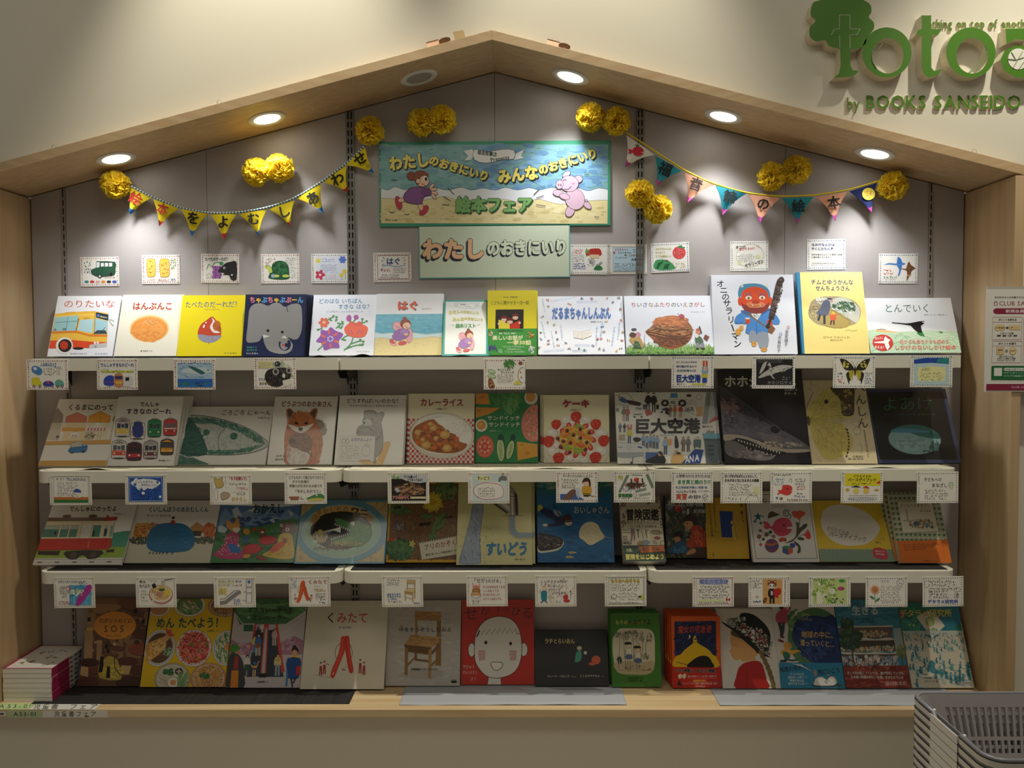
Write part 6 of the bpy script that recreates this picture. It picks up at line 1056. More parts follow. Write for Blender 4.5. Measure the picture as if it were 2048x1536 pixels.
@book(4,R4d,[(20,268),(468,268),(526,894),(62,892)],.010,'white picture book with a red-coated girl in a flowered black hat','d5cfc3',m='print',copies=1,dx=-.001)
def _(a):
    a.p('d9a263',[(130,440),(150,430),(260,470),(350,560),(345,620),(320,650),(330,680),(230,700),(210,665),(165,672),(142,650),(135,630),(120,600),(122,590),(135,580),(128,540),(130,500)],3); a.p('5a4428',[(140,440),(200,430),(300,490),(350,570),(370,620),(330,610),(300,560),(230,510),(145,475)],3)
    a.e('d9a263',295,572,20,38,8); a.l('8a5a30',3,[(290,545),(305,565),(296,600)],3); a.l('3a2a1c',3,[(150,548),(175,555)]); a.l('8a4a38',3,[(132,632),(145,634)]); a.p('d8d4cc',[(215,685),(340,668),(345,685),(220,705)])
    a.p('b01f1c',[(200,720),(240,690),(330,675),(375,700),(395,760),(410,830),(418,894),(165,894),(168,800),(185,740)],3); a.l('7a1412',4,[(255,740),(250,894)]); a.l('8a1816',3,[(200,745),(235,725),(260,735)],3)
    a.p('141618',[(57,365),(100,385),(160,420),(240,470),(330,555),(400,620),(465,660),(440,650),(380,635),(320,590),(240,520),(170,450),(100,405)],2); a.p('141618',[(160,420),(200,340),(215,305),(260,298),(330,320),(400,380),(440,440),(447,500),(430,590),(400,610),(300,520),(200,440)],4)
    a.bl(['d0c8b8','c8b8b0','8a9a80','7a3a3c','d8d0c0','5a6a5a'],[(140,360),(210,330),(260,400),(340,420),(420,480),(440,640),(380,600),(300,520),(200,440),(120,400)],260,4,11,.7)
    for x,y,c in ((235,405,'b85a5c'),(200,350,'e0dcd0'),(238,345,'e0dcd0'),(240,440,'e8e4d8'),(310,445,'e8e4d8'),(305,488,'e8e4d8'),(385,510,'c05a58'),(405,530,'c86a60'),(360,500,'b84a4c'),(370,440,'dcd8cc'),(290,480,'d8d4c8')): a.bl([c,'f0e8dc' if c[0] == 'e' else '9a3a3c'],(x,y,15,13),12,4,9,.8)
    a.st(['2f3a30','4a5a48','1a2420'],(180,370,80,40),60,26,2.5); a.st(['2f3a30','4a5a48'],(420,560,34,80),50,26,2.5)
    for i in range(13): t = i/12; x = 365+95*t+14*math.sin(t*3); y = 610+275*t; a.e('4a3a20',x+2,y+2,16,21,30 if i % 2 else -30); a.e('7a6234',x,y,14,19,30 if i % 2 else -30)
@book(4,R4d,[(480,188),(974,190),(1028,886),(517,884)],.011,'picture book with two children around a big blue globe','cdc8c0',m='print',Yb=-.12)
def _(a):
    a.e('4f7a50',820,500,225,242,0,44); a.bl(['6a9058','3f6a48','8aa060','587a50','7a8a50'],(690,360,90,90),90,12,34,.5); a.p('17305f',[(640,430),(690,340),(800,320),(900,330),(985,340),(1015,690),(790,690),(700,600),(650,540),(630,480)],4); a.bl(['1c3a70','142a54','21427c'],(830,500,160,150),160,18,50,.4)
    a.bl(['8a7a80','5a6a80'],(750,345,60,12),24,8,18,.3); a.st(['3f5a90'],(800,620,120,50),40,40,3,20,60); a.l('5a6a90',3,[(640,430),(660,530),(740,610),(790,690)],4)
    a.t('地球の中に、',705,985,464,'d8b070',h=58,b=.02,y1=474); a.t('潜っていくと…',692,965,528,'d8b070',h=54,b=.02,y1=542); a.t('入船徹男 作 佐竹美保 絵',760,968,600,'0f1830',h=20)
    a.p('b84a5c',[(515,310),(560,270),(600,262),(600,340),(585,380),(515,368)],3); a.e('3a2a24',560,255,18,14); a.l('b84a5c',16,[(590,300),(628,265),(622,232)],3); a.e('c08a70',610,235,12); a.l('3a3a42',26,[(535,370),(550,440),(548,490)]); a.l('3a3a42',22,[(570,370),(562,440),(545,480)]); a.e('7a2a24',540,515,26,10,20); a.e('7a2a24',555,485,16,10)
    a.e('d8983a',590,552,32,28); a.e('c08a60',612,562,14); a.p('d8a040',[(532,600),(570,575),(620,590),(675,585),(678,600),(620,620),(600,640),(540,620)],3); a.p('2f6a60',[(550,600),(600,610),(602,650),(560,655)],2); a.l('2f5a50',14,[(560,655),(620,668),(665,660)],3); a.e('2a3a34',550,672,30,10)
    a.nxt('belly_band'); a.p('2a7fa0',[(512,684),(1022,688),(1030,890),(515,888)]); a.t('地底の世界を、',516,768,742,'14100f',h=42,b=.02,y1=712); a.t('見にいこう',815,995,762,'14100f',h=44,b=.02,y1=742); a.p('c8d4d4',[(610,688),(690,700),(772,752),(700,720)])
    a.t('マントルには',592,705,774,'d8e0dc',h=22); a.t('宝石がいっぱい！？',575,735,799,'d8e0dc',h=22); a.t('地球の中心は',590,705,824,'d8e0dc',h=22); a.t('鉄でできている！？',578,738,849,'d8e0dc',h=22)
    a.e('3f5058',880,862,125,16); a.p('d8d6ce',[(778,845),(800,805),(850,795),(880,815),(920,790),(955,805),(965,835),(940,860),(860,865),(790,860)],3); a.l('555',3,[(880,815),(885,850)]); a.l('555',3,[(778,845),(800,805),(850,795),(880,815),(920,790),(955,805),(965,835)],3); a.bl(['8a8a80','6a6a64'],(885,830,16,18),10,4,8); a.p('8a8a80',[(785,745),(800,740),(810,785),(788,790)],2); a.e('8a8a80',900,783,12,10)
@book(4,R4d,[(982,190),(1480,196),(1545,888),(1030,886)],.011,'picture book with a balconied school building and pine tree','357f98',m='print',Yb=-.118)
def _(a):
    a.p('3f88a0',[(982,190),(1480,196),(1500,400),(995,400)]); a.bl(['4a92a8','357a92'],(1240,300,240,90),70,20,60,.25,-5,5); a.p('9aa8a4',[(1440,420),(1500,420),(1520,640),(1440,640)]); 
    a.p('5a4c44',[(1020,405),(1430,405),(1420,500),(1020,500)]); a.p('c8c0b0',[(990,400),(1438,398),(1438,410),(990,412)]); a.r('6a5c50',1010,412,1415,500); a.bl(['a89a88','8a7c6c','c8a870','b8b0a0','d0a848'],[(1150,440),(1400,440),(1400,490),(1150,490)],60,6,14,.8)
    a.p('c8c4b4',[(1110,500),(1200,490),(1290,505),(1380,492),(1432,500),(1432,512),(1290,518),(1110,512)],2); a.p('4a4038',[(1000,515),(1440,515),(1450,600),(1005,600)]); a.bl(['a89a88','c8b898','8a7c6c','d0a040','9aa8a8'],[(1010,560),(1440,560),(1445,600),(1010,600)],90,6,14,.8)
    for i in range(34): a.l('b8b0a0',2,[(1015+i*13,560),(1015+i*13,604)],nl=i > 0)
    a.p('d0c8b8',[(1000,604),(1200,612),(1290,604),(1390,616),(1458,606),(1458,620),(1290,622),(1100,624),(1000,614)],2); a.p('5a4a44',[(1005,622),(1455,622),(1460,720),(1012,720)]); a.bl(['a8a09a','8aa8b8','c0a8a0','d8d0c0','7a8a98'],[(1015,640),(1450,640),(1455,715),(1020,715)],130,7,16,1)
    for i in range(14): a.l('3a3430',3,[(1030+i*32,625),(1032+i*32,718)],nl=i > 0)
    a.p('7a2f26',[(1005,715),(1530,712),(1545,888),(1030,886)]); a.bl(['8a3a2c','6a2820','94463a'],[(1015,725),(1520,725),(1540,880),(1035,880)],130,14,40,.3,-6,6)
    a.l('5a4838',12,[(1105,450),(1100,600),(1112,716)],3); a.bl(['2f4a38','3f5a40','24402f','4a6a48'],(1070,390,50,40),60,12,26,.6); a.bl(['2f4a38','3f5a40','24402f','4a6a48'],(1100,480,85,40),110,12,30,.5); a.bl(['2f4a38','3f5a40','24402f'],(1090,555,70,24),60,12,26,.5); a.bl(['5a7048','6a7a50','8a8a58'],(1490,610,34,50),60,8,20,.6); a.l('5a4838',6,[(1490,640),(1495,715)])
    a.e('a84a38',1140,735,24,22); a.e('4a2c28',1258,730,26,18); a.bl(['6a2a24','a8604a'],(1300,730,180,10),24,6,14)
    a.t('生きる',1118,1335,278,'cfd8d8',h=76,b=.03,y1=280); a.t('谷川俊太郎 詩',1190,1288,343,'2a4a54',h=19); a.t('岡本よしろう 絵',1190,1290,366,'2a4a54',h=19)
    a.t('そこで何が起こっていても、誰が何をしていても、',1045,1515,768,'dccfc0',h=26,b=.02,y1=772); a.t('その短い時間の中に「永遠」をはらんでいる',1070,1492,800,'dccfc0',h=26,b=.02,y1=804); a.t('谷川俊太郎',1345,1515,850,'dccfc0',h=36,b=-.01)
@book(4,R4d,[(1492,214),(1962,218),(2046,892),(1552,890)],.011,'pale teal picture book crowded with tiny green creatures on sand','c9c2b0',m='print',Yb=-.118)
def _(a):
    a.p('2f8070',[(1490,214),(1965,218),(1985,440),(1505,440)]); a.bl(['3a8c7a','287464','4a9a80'],(1600,350,110,80),70,16,44,.4); a.p('2f7a8f',[(1760,260),(1965,240),(1978,380),(1850,440),(1740,500),(1650,420)],2)
    a.p('d8d4c0',[(1632,330),(1720,280),(1780,300),(1850,400),(1740,498),(1690,420)]); a.e('a8b878',1735,366,34,36); a.ring('4a7a5a',3,1735,366,34,36); a.bl(['3f7a8a','7a9a60'],(1745,430,40,14),14,5,10); a.e('c84a7a',1526,302,18,30); a.e('8ab060',1545,240,24,20); a.bl(['d8e070','e8f0c0','3aa890'],(1580,390,30,20),10,4,9)
    a.t('デタラメ研究所',1500,1912,300,'d8cc60',h=64,b=.02,ol=('2a5a50',.03))
    a.r('b8c4bc', 1500, 438, 1990, 470)
    for i in range(260):
        d = a.rg.random()**1.6; y = 455+d*400; s = 7+d*26; x = a.rg.uniform(1500+d*50,1980+d*55); c = a.rg.choice(['3f7f8a','4a8a90','2f6a78','5a9a98'])
        if 1640 < x < 1780 and 790 < y < 860: continue
        if a.rg.random() < (.75 if d < .3 else .45):
            a.p('8fb0b4',[(x,y+s*.9),(x+s*2.2,y+s*1.3),(x+s*2,y+s*1.6),(x,y+s*1.2)]); a.p(c,[(x-s*.3,y+s),(x-s*.35,y),(x,y-s*.5),(x+s*.3,y),(x+s*.35,y+s)],2); a.e(c,x+s*.1,y-s*.75,s*.34,s*.28); a.l(c,s*.2,[(x-s*.2,y),(x-s*.7,y+s*.2*a.rg.uniform(-2,2))]); a.k -= 4
    a.k += 4
    a.p('3f7f8a',[(1700,690),(1720,670),(1750,690),(1745,730),(1790,760),(1850,775),(1790,782),(1720,772),(1700,740)],3); a.e('b8c8c8',1660,738,14,16); a.ring('3a5a60',2.5,1660,738,14,16); a.e('b8c8c8',1795,680,14); a.ring('3a5a60',2.5,1795,680,14); a.e('9ab0b0',1808,848,18,14,30)
    a.t('小森香折 作',1650,1745,810,'2a3a3a',h=20); a.t('コマツシンヤ 絵',1650,1762,838,'2a3a3a',h=20); a.t('センスなんて、そのうち！',1895,2025,852,'b83a34',h=18,b=.03)
# ---- stack of paperbacks lying in the left corner of the ledge
# ---------------------------------------------------------------- hand-drawn cards
CARD = mat('card_paper', 'f1efe6', .7)
def border(a, q, st):
    def B(u,v): return tuple(q[0][i]*(1-u)*(1-v)+q[1][i]*u*(1-v)+q[2][i]*u*v+q[3][i]*(1-u)*v for i in (0,1))
    s = abs(q[1][0]-q[0][0])/80; a.k += 1
    N, M = 18, 13
    pts = [((i+.5)/N,.055) for i in range(N)]+[((i+.5)/N,.945) for i in range(N)]+[(.045,(i+.5)/M) for i in range(M)]+[(.955,(i+.5)/M) for i in range(M)]
    for j, (u, v) in enumerate(pts):
        if j % 1 == 0 and not (u < .06 and .1 < v < .5 and st != 'm'):
            x, y = B(u, v)
            if st == 'm': a.p('a8646a' if j % 2 else 'c8a8a0',[(x-1.5*s,y),(x,y-1.5*s),(x+1.5*s,y),(x,y+1.5*s)],nl=1)
            elif st == 'n': hz = v in (.055,.945); a.e('5a6a8c' if j % 2 else '8a94a8',x,y,(1.6 if hz else 1)*s,(1 if hz else 1.6)*s,n=6,nl=1)
            elif st == 'l': a.p('c8bfa4',[(x-1.7*s,y-.5*s),(x+1.7*s,y-.5*s),(x+1.2*s,y+1.2*s),(x-1.2*s,y+1.2*s)],nl=1); a.e('b0a68a',x,y-1.2*s,.6*s,n=5,nl=1)
            else: a.p('5a5a58',[(x-1.2*s,y+s),(x,y-1.2*s),(x+1.2*s,y+s)],nl=1)
AGE = {'a': 'あかちゃんから','2': '2才から','3': '3・4才から','5': '5・6才から','s': '小学生から'}
def card(where, c, q, st, age, label, fn, bgc='f1efe6'):
    if len(q) == 4 and not isinstance(q[0],tuple): x0,y0,x1,y1 = q; q = [(x0,y0),(x1,y0),(x1,y1),(x0,y1)]
    Y = {0: -.0012,1: -SY-.0015,2: -SY-.0015,3: -SY-.0015}[where]
    P = [at(c[0]+x/c[2], c[1]+y/c[2], Y) for x, y in q]
    ctr = (P[0]+P[1]+P[2]+P[3])/4; w = ((P[1]-P[0]).length+(P[2]-P[3]).length)/2; h = ((P[3]-P[0]).length+(P[2]-P[1]).length)/2
    ang = -math.atan2((P[1]-P[0]).z+(P[2]-P[3]).z,(P[1]-P[0]).x+(P[2]-P[3]).x)
    r = MB().box(-w/2,w/2,0,.0006,-h/2,h/2).obj('card',CARD,None,(ctr.x,Y-.0001,ctr.z),(0,ang,0))
    tag(r,label,'card',['hand drawn cards on the back wall','hand drawn cards along the top shelf edge','hand drawn cards along the middle shelf edge','hand drawn cards along the lowest shelf edge'][where])
    a = Art(c,q,w,h,seed=sum(map(ord,label))); a.off = .0001; a.pname = 'drawing'
    border(a,q,st); (xa,ya),(xb,yb) = q[0],q[3]; W_ = q[1][0]-q[0][0]; H_ = q[3][1]-q[0][1]; n = len(AGE[age])
    a.v(AGE[age],xa+W_*.042,ya+H_*.08,ya+H_*(.08+.068*n),W_*.05,'9a6a6a' if st == 'm' else '666',b=.0,x1=xb+W_*.042 if 0 else xa+W_*.045)
    fn(a); a.build(r,m='print_matte',loc=(-w/2,0,-h/2)); return r
def multi(*fs): pass
# back wall
def _(a):
    a.p('24583e',[(485,205),(520,190),(520,150),(545,145),(650,150),(652,195),(645,240),(560,250),(520,250),(490,230)],2); a.p('e8ece6',[(522,152),(545,148),(543,185),(522,190)]); [a.p('e8ece6',[(x,156),(x+22,156),(x+22,180),(x,182)]) for x in (552,580,608)]; a.l('222',3,[(485,205),(520,190),(520,150),(650,150),(652,195),(645,240),(560,252),(490,235)],0,1); a.e(BK,545,247,14,15); a.e('ddd',545,247,7,8); a.e(BK,622,235,11,13)
    a.sc('1f5a3a',438,142,492,230,4,4); a.t('のりたいな',580,650,255,'b04a3a',h=16)
    for i,cc in enumerate(('3a8a8a','d83a3a','e8b0b0','e89a3c','333','3a5ac8')): a.e(cc,455+i*38,285,15,9)
card(0,R1a,[(409,118),(672,114),(678,314),(415,318)],'m','a','handwritten card with a dark green bus, upper row on the back wall',_)
def _(a):
    for x0,x1 in ((866,925),(955,1020)): a.p('f0c84a',[(x0,140),(x0+25,128),(x1-5,135),(x1,190),(x1-4,245),(x0+20,252),(x0+4,240)],3); a.bl(['e88a3c','c8d060','f4dc80','d8583a','b8c050'],((x0+x1)/2,190,24,52),50,3,8); a.l('c8783a',3,[(x0,140),(x0+25,128),(x1-5,135),(x1,190),(x1-4,245),(x0+20,252),(x0+4,240)],3,1)
    for y in (165,180,195,210): a.l('d8b04a',2,[(922,y),(958,y+3)])
    a.sc('8aa83a',1025,125,1068,200,4,4); a.t('はんぶんこ',945,1022,272,'c04a34',h=22); a.sc('c85a3a',866,262,935,285,2); a.sc('3a6ac0',1030,262,1068,280,2,3)
card(0,R1a,[(829,103),(1087,101),(1094,298),(835,301)],'m','a','handwritten card with yellow toast halves, upper row on the back wall',_)
def _(a):
    a.t('たべたのだーれだ？',1262,1428,130,'1f3a4a',h=26,b=.03); a.sc('777',1438,118,1462,140,2); [a.e('8a4a9a' if i % 2 else 'a86ab0',1320+(i % 4)*15+(i//4 % 2)*6,185+(i//4)*17,9) for i in range(20)]
    a.p('2a2828',[(1352,210),(1400,160),(1440,148),(1478,150),(1480,272),(1440,268),(1430,240),(1385,238),(1400,225),(1370,222)],2); a.e('e8e8e8',1395,190,8); a.e('111',1395,190,4); a.e('e8e8e8',1448,238,6); a.l('3a9a5a',4,[(1275,200),(1290,165),(1310,180),(1330,155),(1370,150)],4); a.e('3a9a5a',1375,160,14,12); a.sc('444',1270,225,1330,265,3)
card(0,R1a,[(1235,94),(1492,96),(1498,293),(1238,292)],'m','a','handwritten card with grapes and a black animal on the back wall',_)
def _(a):
    a.p('1f5a34',[(1715,200),(1725,160),(1760,142),(1800,145),(1832,175),(1840,240),(1835,265),(1780,272),(1700,262),(1702,235)],3); a.bl(['2f7a44','164a28'],(1778,190,48,38),24,8,16); a.p('c8d860',[(1672,180),(1690,168),(1715,190),(1722,220),(1700,222),(1690,195),(1675,195)],3); a.e('c8d860',1750,245,22,10); a.e('c8d860',1815,245,24,10); a.e('a8b8c8',1728,245,14,13); a.l('1a3a24',3,[(1672,180),(1690,168),(1715,190)],3); a.e('333',1684,180,3)
    a.sc('b86a5a',1675,118,1755,165,2); a.sc('888',1810,118,1885,175,4); a.sc('888',1845,180,1885,265,5)
card(0,R1a,[(1645,97),(1904,94),(1911,294),(1649,297)],'m','a','handwritten card with a dark green tortoise on the back wall',_)
def _(a):
    a.r('dfe6f0',110,112,312,270); a.p('e8d850',[(105,120),(115,140),(125,115),(133,140),(145,122),(138,155),(110,155)]); petal(a,'5a7ad0',290,135,26,6); petal(a,'d03a5a',138,238,34,5); a.e('f0f0f0',138,238,8); petal(a,'e8d040',305,215,16,6); petal(a,'e8d040',285,240,16,6); a.l('5a9a5a',3,[(310,225),(312,268)]); a.l('5a9a5a',3,[(287,250),(288,270)])
    a.sc('4a6ab8',150,125,258,152,2); a.sc('6a7ab0',140,165,262,225,5); a.sc('e8a0a0',175,235,262,265,2)
card(0,R1b,[(75,94),(336,95),(340,294),(80,295)],'n','a','handwritten card with red, blue and yellow flowers on the back wall',_)
def _(a):
    a.l('8a3a4a',5,[(528,107),(740,105),(744,264),(532,268)],cl=1); a.t('はぐ',588,688,145,'2a4a8a',h=50,b=.03); a.l('8ab0d8',6,[(560,180),(600,172),(660,182),(720,170)],3); a.t('ギュッ。',548,628,204,'b83a4a',h=24,b=.03); [a.l('333',3,P) for P in ([(566,118),(580,130)],[(556,140),(570,146)],[(560,170),(575,163)],[(702,125),(715,118)],[(708,140),(722,138)],[(706,155),(720,162)])]
    a.sc('333',632,188,730,228,3); a.sc('7a2a3a',545,232,690,262,2,2.5)
card(0,R1b,[(500,88),(758,84),(762,283),(504,287)],'m','2','handwritten card with a dark red frame, left of the green panel',_)
def _(a):
    a.sc('c83a3a',1865,62,1940,95,3,2.5); a.sc('2a2a2a',1865,98,1950,150,4); a.sc('2a4ab0',1865,155,1960,200,3,4); a.p('b82a20',[(1950,105),(1960,75),(1985,60),(2040,58),(2055,80),(2050,108)],2); a.bl(['5a9a4a','7ab05a'],(1955,85,20,24),14,4,8); a.p('e8c8a0',[(1975,100),(2040,100),(2040,125),(1975,125)]); a.bl(['8a8a8a','bbb'],(1985,150,30,26),22,4,10); a.p('2a7a4a',[(2008,190),(2030,172),(2060,185),(2062,205),(2010,205)],2); a.bl(['9a9a94'],(2040,160,20,14),8,4,8)
card(0,R1b,[(1844,32),(2111,30),(2111,236),(1848,233)],'t','3','handwritten card with a red-roofed house, right of the green panel',_)
def _(a):
    a.r('bcd8e4',333,75,660,320); a.l('5a4a5a',4,[(333,75),(660,72),(660,320),(335,322)],cl=1); a.t('だるまちゃん',355,495,98,'b03040',h=24,b=.03); a.t('てんぐちゃん',385,525,130,'2a3a6a',h=24,b=.03); a.t('うさぎちゃん',495,625,158,'7a2a5a',h=24,b=.03); a.t('大集合!!',520,640,200,'2a2a5a',h=30,b=.03); a.sc('3a6a8a',355,168,480,190,1,3); a.sc('2a3a5a',350,232,640,318,4,3); a.sc('2a3a6a',535,88,640,130,2,3); a.e('c83a4a',350,130,10,14); a.e('5a7a5a',465,155,14,7)
card(0,R1c,[(296,47),(686,43),(683,348),(292,347)],'l','3','pale blue handwritten card over the upright, right of the green panel',_)
def _(a):
    a.e('d84a4a',1015,130,68,66,-20); a.st(['f0a090','a82a30'],(1015,130,52,50),60,10,4,50,110); a.p('3a8a5a',[(1005,62),(1040,50),(1050,70),(1080,72),(1060,92),(1030,80),(1010,85)]); a.p('3f9a5a',[(768,300),(770,215),(830,200),(900,210),(950,250),(965,298)],3); a.p('1f5a34',[(775,290),(800,235),(860,215),(820,260),(800,298)]); a.p('1f5a34',[(850,298),(870,250),(920,240),(900,295)]); a.l('3a8a5a',5,[(830,215),(845,190)]); a.e('7a2a3a',888,213,14,9)
    a.t('ふたりのいえは',772,935,90,'b8b83a',h=24,b=.02); a.t('ちいさくて',772,875,128,'b8b83a',h=24,b=.02); a.t('とても美味しい',772,935,165,'b8b83a',h=24,b=.02); a.sc('c8b840',950,220,1090,290,2,4)
card(0,R1c,[(724,38),(1114,20),(1123,320),(733,337)],'n','5','handwritten card with a strawberry and a watermelon on the back wall',_)
def _(a):
    a.ring('b8a878',4,1740,160,140,118,-8); a.t('オニの',1590,1700,75,BK,h=38,b=.03); a.t('おとうさんに',1630,1790,98,'c84a4a',h=30,b=.03,y1=80); a.t('サラリーマン',1690,1880,268,BK,h=46,b=.03,y1=215); a.sc('888',1625,140,1810,230,5,2.5); a.e('d8e0a8',1820,170,24,20); a.e('dde4a8',1630,235,16,22); a.e('fff',1620,150,14,14); a.sc('c86a6a',1800,52,1850,85,2)
card(0,R1c,[(1538,14),(1926,10),(1932,312),(1540,316)],'n','5','handwritten card with a bean-shaped outline, right back wall',_)
def _(a):
    a.t('なみだなんかは',333,522,38,'2a3a7a',h=26,b=.03); a.t('やくにたたんぞ',333,512,71,'2a3a7a',h=26,b=.03); a.t('世代を超えたふたりの勇気と友情',335,582,118,'333',h=15); a.t('に胸が熱くなります',335,482,140,'333',h=15); a.t('『チムとゆうかんなせんちょうさん』',335,540,188,'2a2a3a',h=12,b=.02); a.t('エドワード・アーディゾーニ さく せたていじ やく',335,562,204,'2a2a3a',h=11)
card(0,R1d,[(297,-5),(607,-7),(608,236),(300,241)],'n','5','printed text-only card above the tall pale yellow book',_)
def _(a):
    a.p('3f7ac8',[(1030,135),(1060,165),(1062,210),(1045,280),(1030,288),(1040,240),(1020,200)],3); a.p('4a8ad0',[(920,200),(960,188),(1020,192),(1080,185),(1085,198),(1040,205),(960,198)],2); a.l('1f3a7a',2.5,[(920,200),(960,188),(1020,192),(1080,185)],3); a.p('7a4a2a',[(1115,175),(1135,200),(1160,222),(1140,255),(1110,320),(1100,325),(1105,260),(1095,240)],3); a.p('6a4a30',[(1040,228),(1100,232),(1160,218),(1168,232),(1130,250),(1080,240)],2); a.bl(['e0b060','3a2418'],(1120,260,16,40),18,3,7)
    a.sc('c83a2a',915,235,1020,280,2,4); a.t('とんでいく',912,1028,300,'2f6a3a',h=22,b=.02); a.sc('777',920,313,1020,326,1)
card(0,R1d,[(878,111),(1192,109),(1189,352),(876,350)],'n','5','handwritten card with a blue and a brown bird, far right back wall',_)
# top shelf edge
def _(a):
    a.t('くるまにのって',142,252,847,'1f5aa0',h=22,b=.03); a.l('3a8ac8',3,[(140,858),(250,860)]); a.p('4a8ac8',[(82,868),(110,858),(150,880),(150,912),(125,922),(85,900)],2); a.p('e8f0f4',[(90,872),(108,866),(120,884),(100,890)]); a.sc('333',160,872,290,925,3); a.sc('3a8ac8',235,862,285,874,1,4)
    a.p('dcd83a',[(78,950),(95,938),(130,940),(140,965),(150,985),(85,995)],2); a.p('3a4ab0',[(158,975),(180,962),(215,965),(232,990),(200,1000),(160,995)],2); a.p('6ab0a0',[(240,965),(262,952),(290,962),(300,985),(290,1000),(242,998)],2)
    for x in (95,135,175,218,255,288): a.e(BK,x,997,9,8); a.e('ddd',x,997,4)
    a.e('d84a4a', 192, 972, 10, 9)
card(1,R1a,[(46,815),(328,815),(328,1022),(46,1022)],'m','2','card with a blue, yellow and green car, leftmost on top shelf edge',_)
def _(a):
    a.t('でんしゃすきなのどーれ',550,780,853,'2a4a9a',h=28,b=.03); a.sc('333',555,875,600,888,1); a.r('d8e060',555,890,775,905); a.sc('333',555,888,775,905,1,3)
    a.p('2f4ab0',[(572,950),(600,925),(640,930),(640,990),(575,990)],2); a.p('c88a5a',[(642,930),(660,910),(690,910),(705,930),(702,1000),(645,1000)],2); a.p('3a3a6a',[(648,928),(700,928),(698,950),(650,950)]); a.p('d8d8dc',[(705,940),(730,925),(765,930),(770,985),(712,995)],2); a.p('222',[(720,938),(745,935),(745,960),(718,962)]); a.l('8a8a8a',3,[(570,1010),(640,995)]); a.l('8a8a8a',3,[(700,1000),(780,1012)]); a.l('8a8a8a',3,[(660,885),(672,910),(684,885)])
    a.r('e8c050',652,965,696,980); a.l('c84a3a',3,[(576,970),(638,970)])
card(1,R1a,[(527,813),(803,813),(803,1022),(524,1022)],'m','2','card with three train fronts in perspective, top shelf edge',_)
def _(a):
    a.r('a8c8e0',1075,838,1315,948); a.st(['8ab0d0','c8dcec','7aa0c8'],(1195,895,110,50),120,26,4,-10,20); a.r('2a6ac0',1075,948,1315,1005); a.bl(['1f5ab0','3a7ac8','2a8a5a'],(1195,985,110,18),40,8,20,.3,-4,4); a.p('c8dce0',[(1105,890),(1150,872),(1250,870),(1310,890),(1290,908),(1200,915),(1120,905)],3); a.p('2f6a70',[(1145,858),(1200,870),(1265,905),(1235,915),(1180,885)],2); a.e('2a4a4a',1285,888,5); a.sc('2a4a8a',1080,832,1300,850,1,3); a.t('ごろごろにゃーん',1095,1190,990,'2f8a4a',h=20,b=.02); a.sc('1a2a6a',1200,970,1260,1000,2,3)
card(1,R1a,[(1049,814),(1334,814),(1334,1021),(1047,1021)],'m','2','card with a flying fish plane over blue sea, top shelf edge',_)
def _(a):
    a.bl(['c8c8b0','a8b098','d8dcc8'],(1770,900,90,70),80,8,26,.35,20,80); a.p('2e2c2c',[(1680,900),(1710,880),(1800,870),(1845,900),(1840,950),(1770,1000),(1700,990),(1670,940)],3); a.bl(['4a4848','1a1818'],(1770,930,60,50),50,6,16); a.e('a8a4a0',1745,898,22,24); a.e('a8a4a0',1835,890,20,22); a.e('3a3838',1745,898,12,14); a.e('3a3838',1835,890,10,12); a.e('e8e4e0',1800,925,10,16); a.e(BK,1775,910,4); a.e(BK,1818,905,4); a.e('2e2c2c',1758,845,20,18); a.bl(['ddd'],(1758,845,12,10),6,2,4); a.p('e8e4d8',[(1790,960),(1850,945),(1860,985),(1800,1000)]); a.r('e0d8a0',1625,828,1725,872); a.sc('5a5a3a',1630,832,1720,870,3)
    a.t('どうぶつの',1628,1705,950,BK,h=20,b=.03); a.t('おかあさん',1632,1720,978,'6a5a20',h=20,b=.04)
card(1,R1a,[(1597,806),(1883,803),(1887,1018),(1597,1018)],'m','2','card with a dark koala and its young, top shelf edge',_)
def _(a):
    a.st(['3a7a3a','5a9a4a'],(1430,845,36,26),60,30,4,30,100); a.e('8a5a3a',1504,840,14,12); a.e('c8e0b0',1308,895,26,12,15); a.ring('3a7a3a',3,1308,895,26,12,15); a.e('c8e0b0',1308,928,28,12,10); a.ring('3a7a3a',3,1308,928,28,12,10); a.p('8a5a3a',[(1285,945),(1310,950),(1325,985),(1322,1010),(1285,1008)],3); a.bl(['c89a6a','6a3a24'],(1304,980,14,24),16,3,7); a.ring('555',3,1525,920,38,54); a.r('f1efe6',1522,850,1532,1000); a.e('d8483a',1505,900,5); a.e('d8483a',1510,935,5); a.p('e0d850',[(1455,985),(1482,952),(1515,985)]); a.t('サンドイッチ',1348,1440,884,BK,h=18,b=.02); a.t('サンドイッチ',1370,1462,901,BK,h=18,b=.02); a.sc('444',1345,912,1470,975,5)
card(1,R1b,[(1258,812),(1536,810),(1540,1020),(1250,1020)],'m','2','card with cucumber and salad drawings under the yellow book',_)
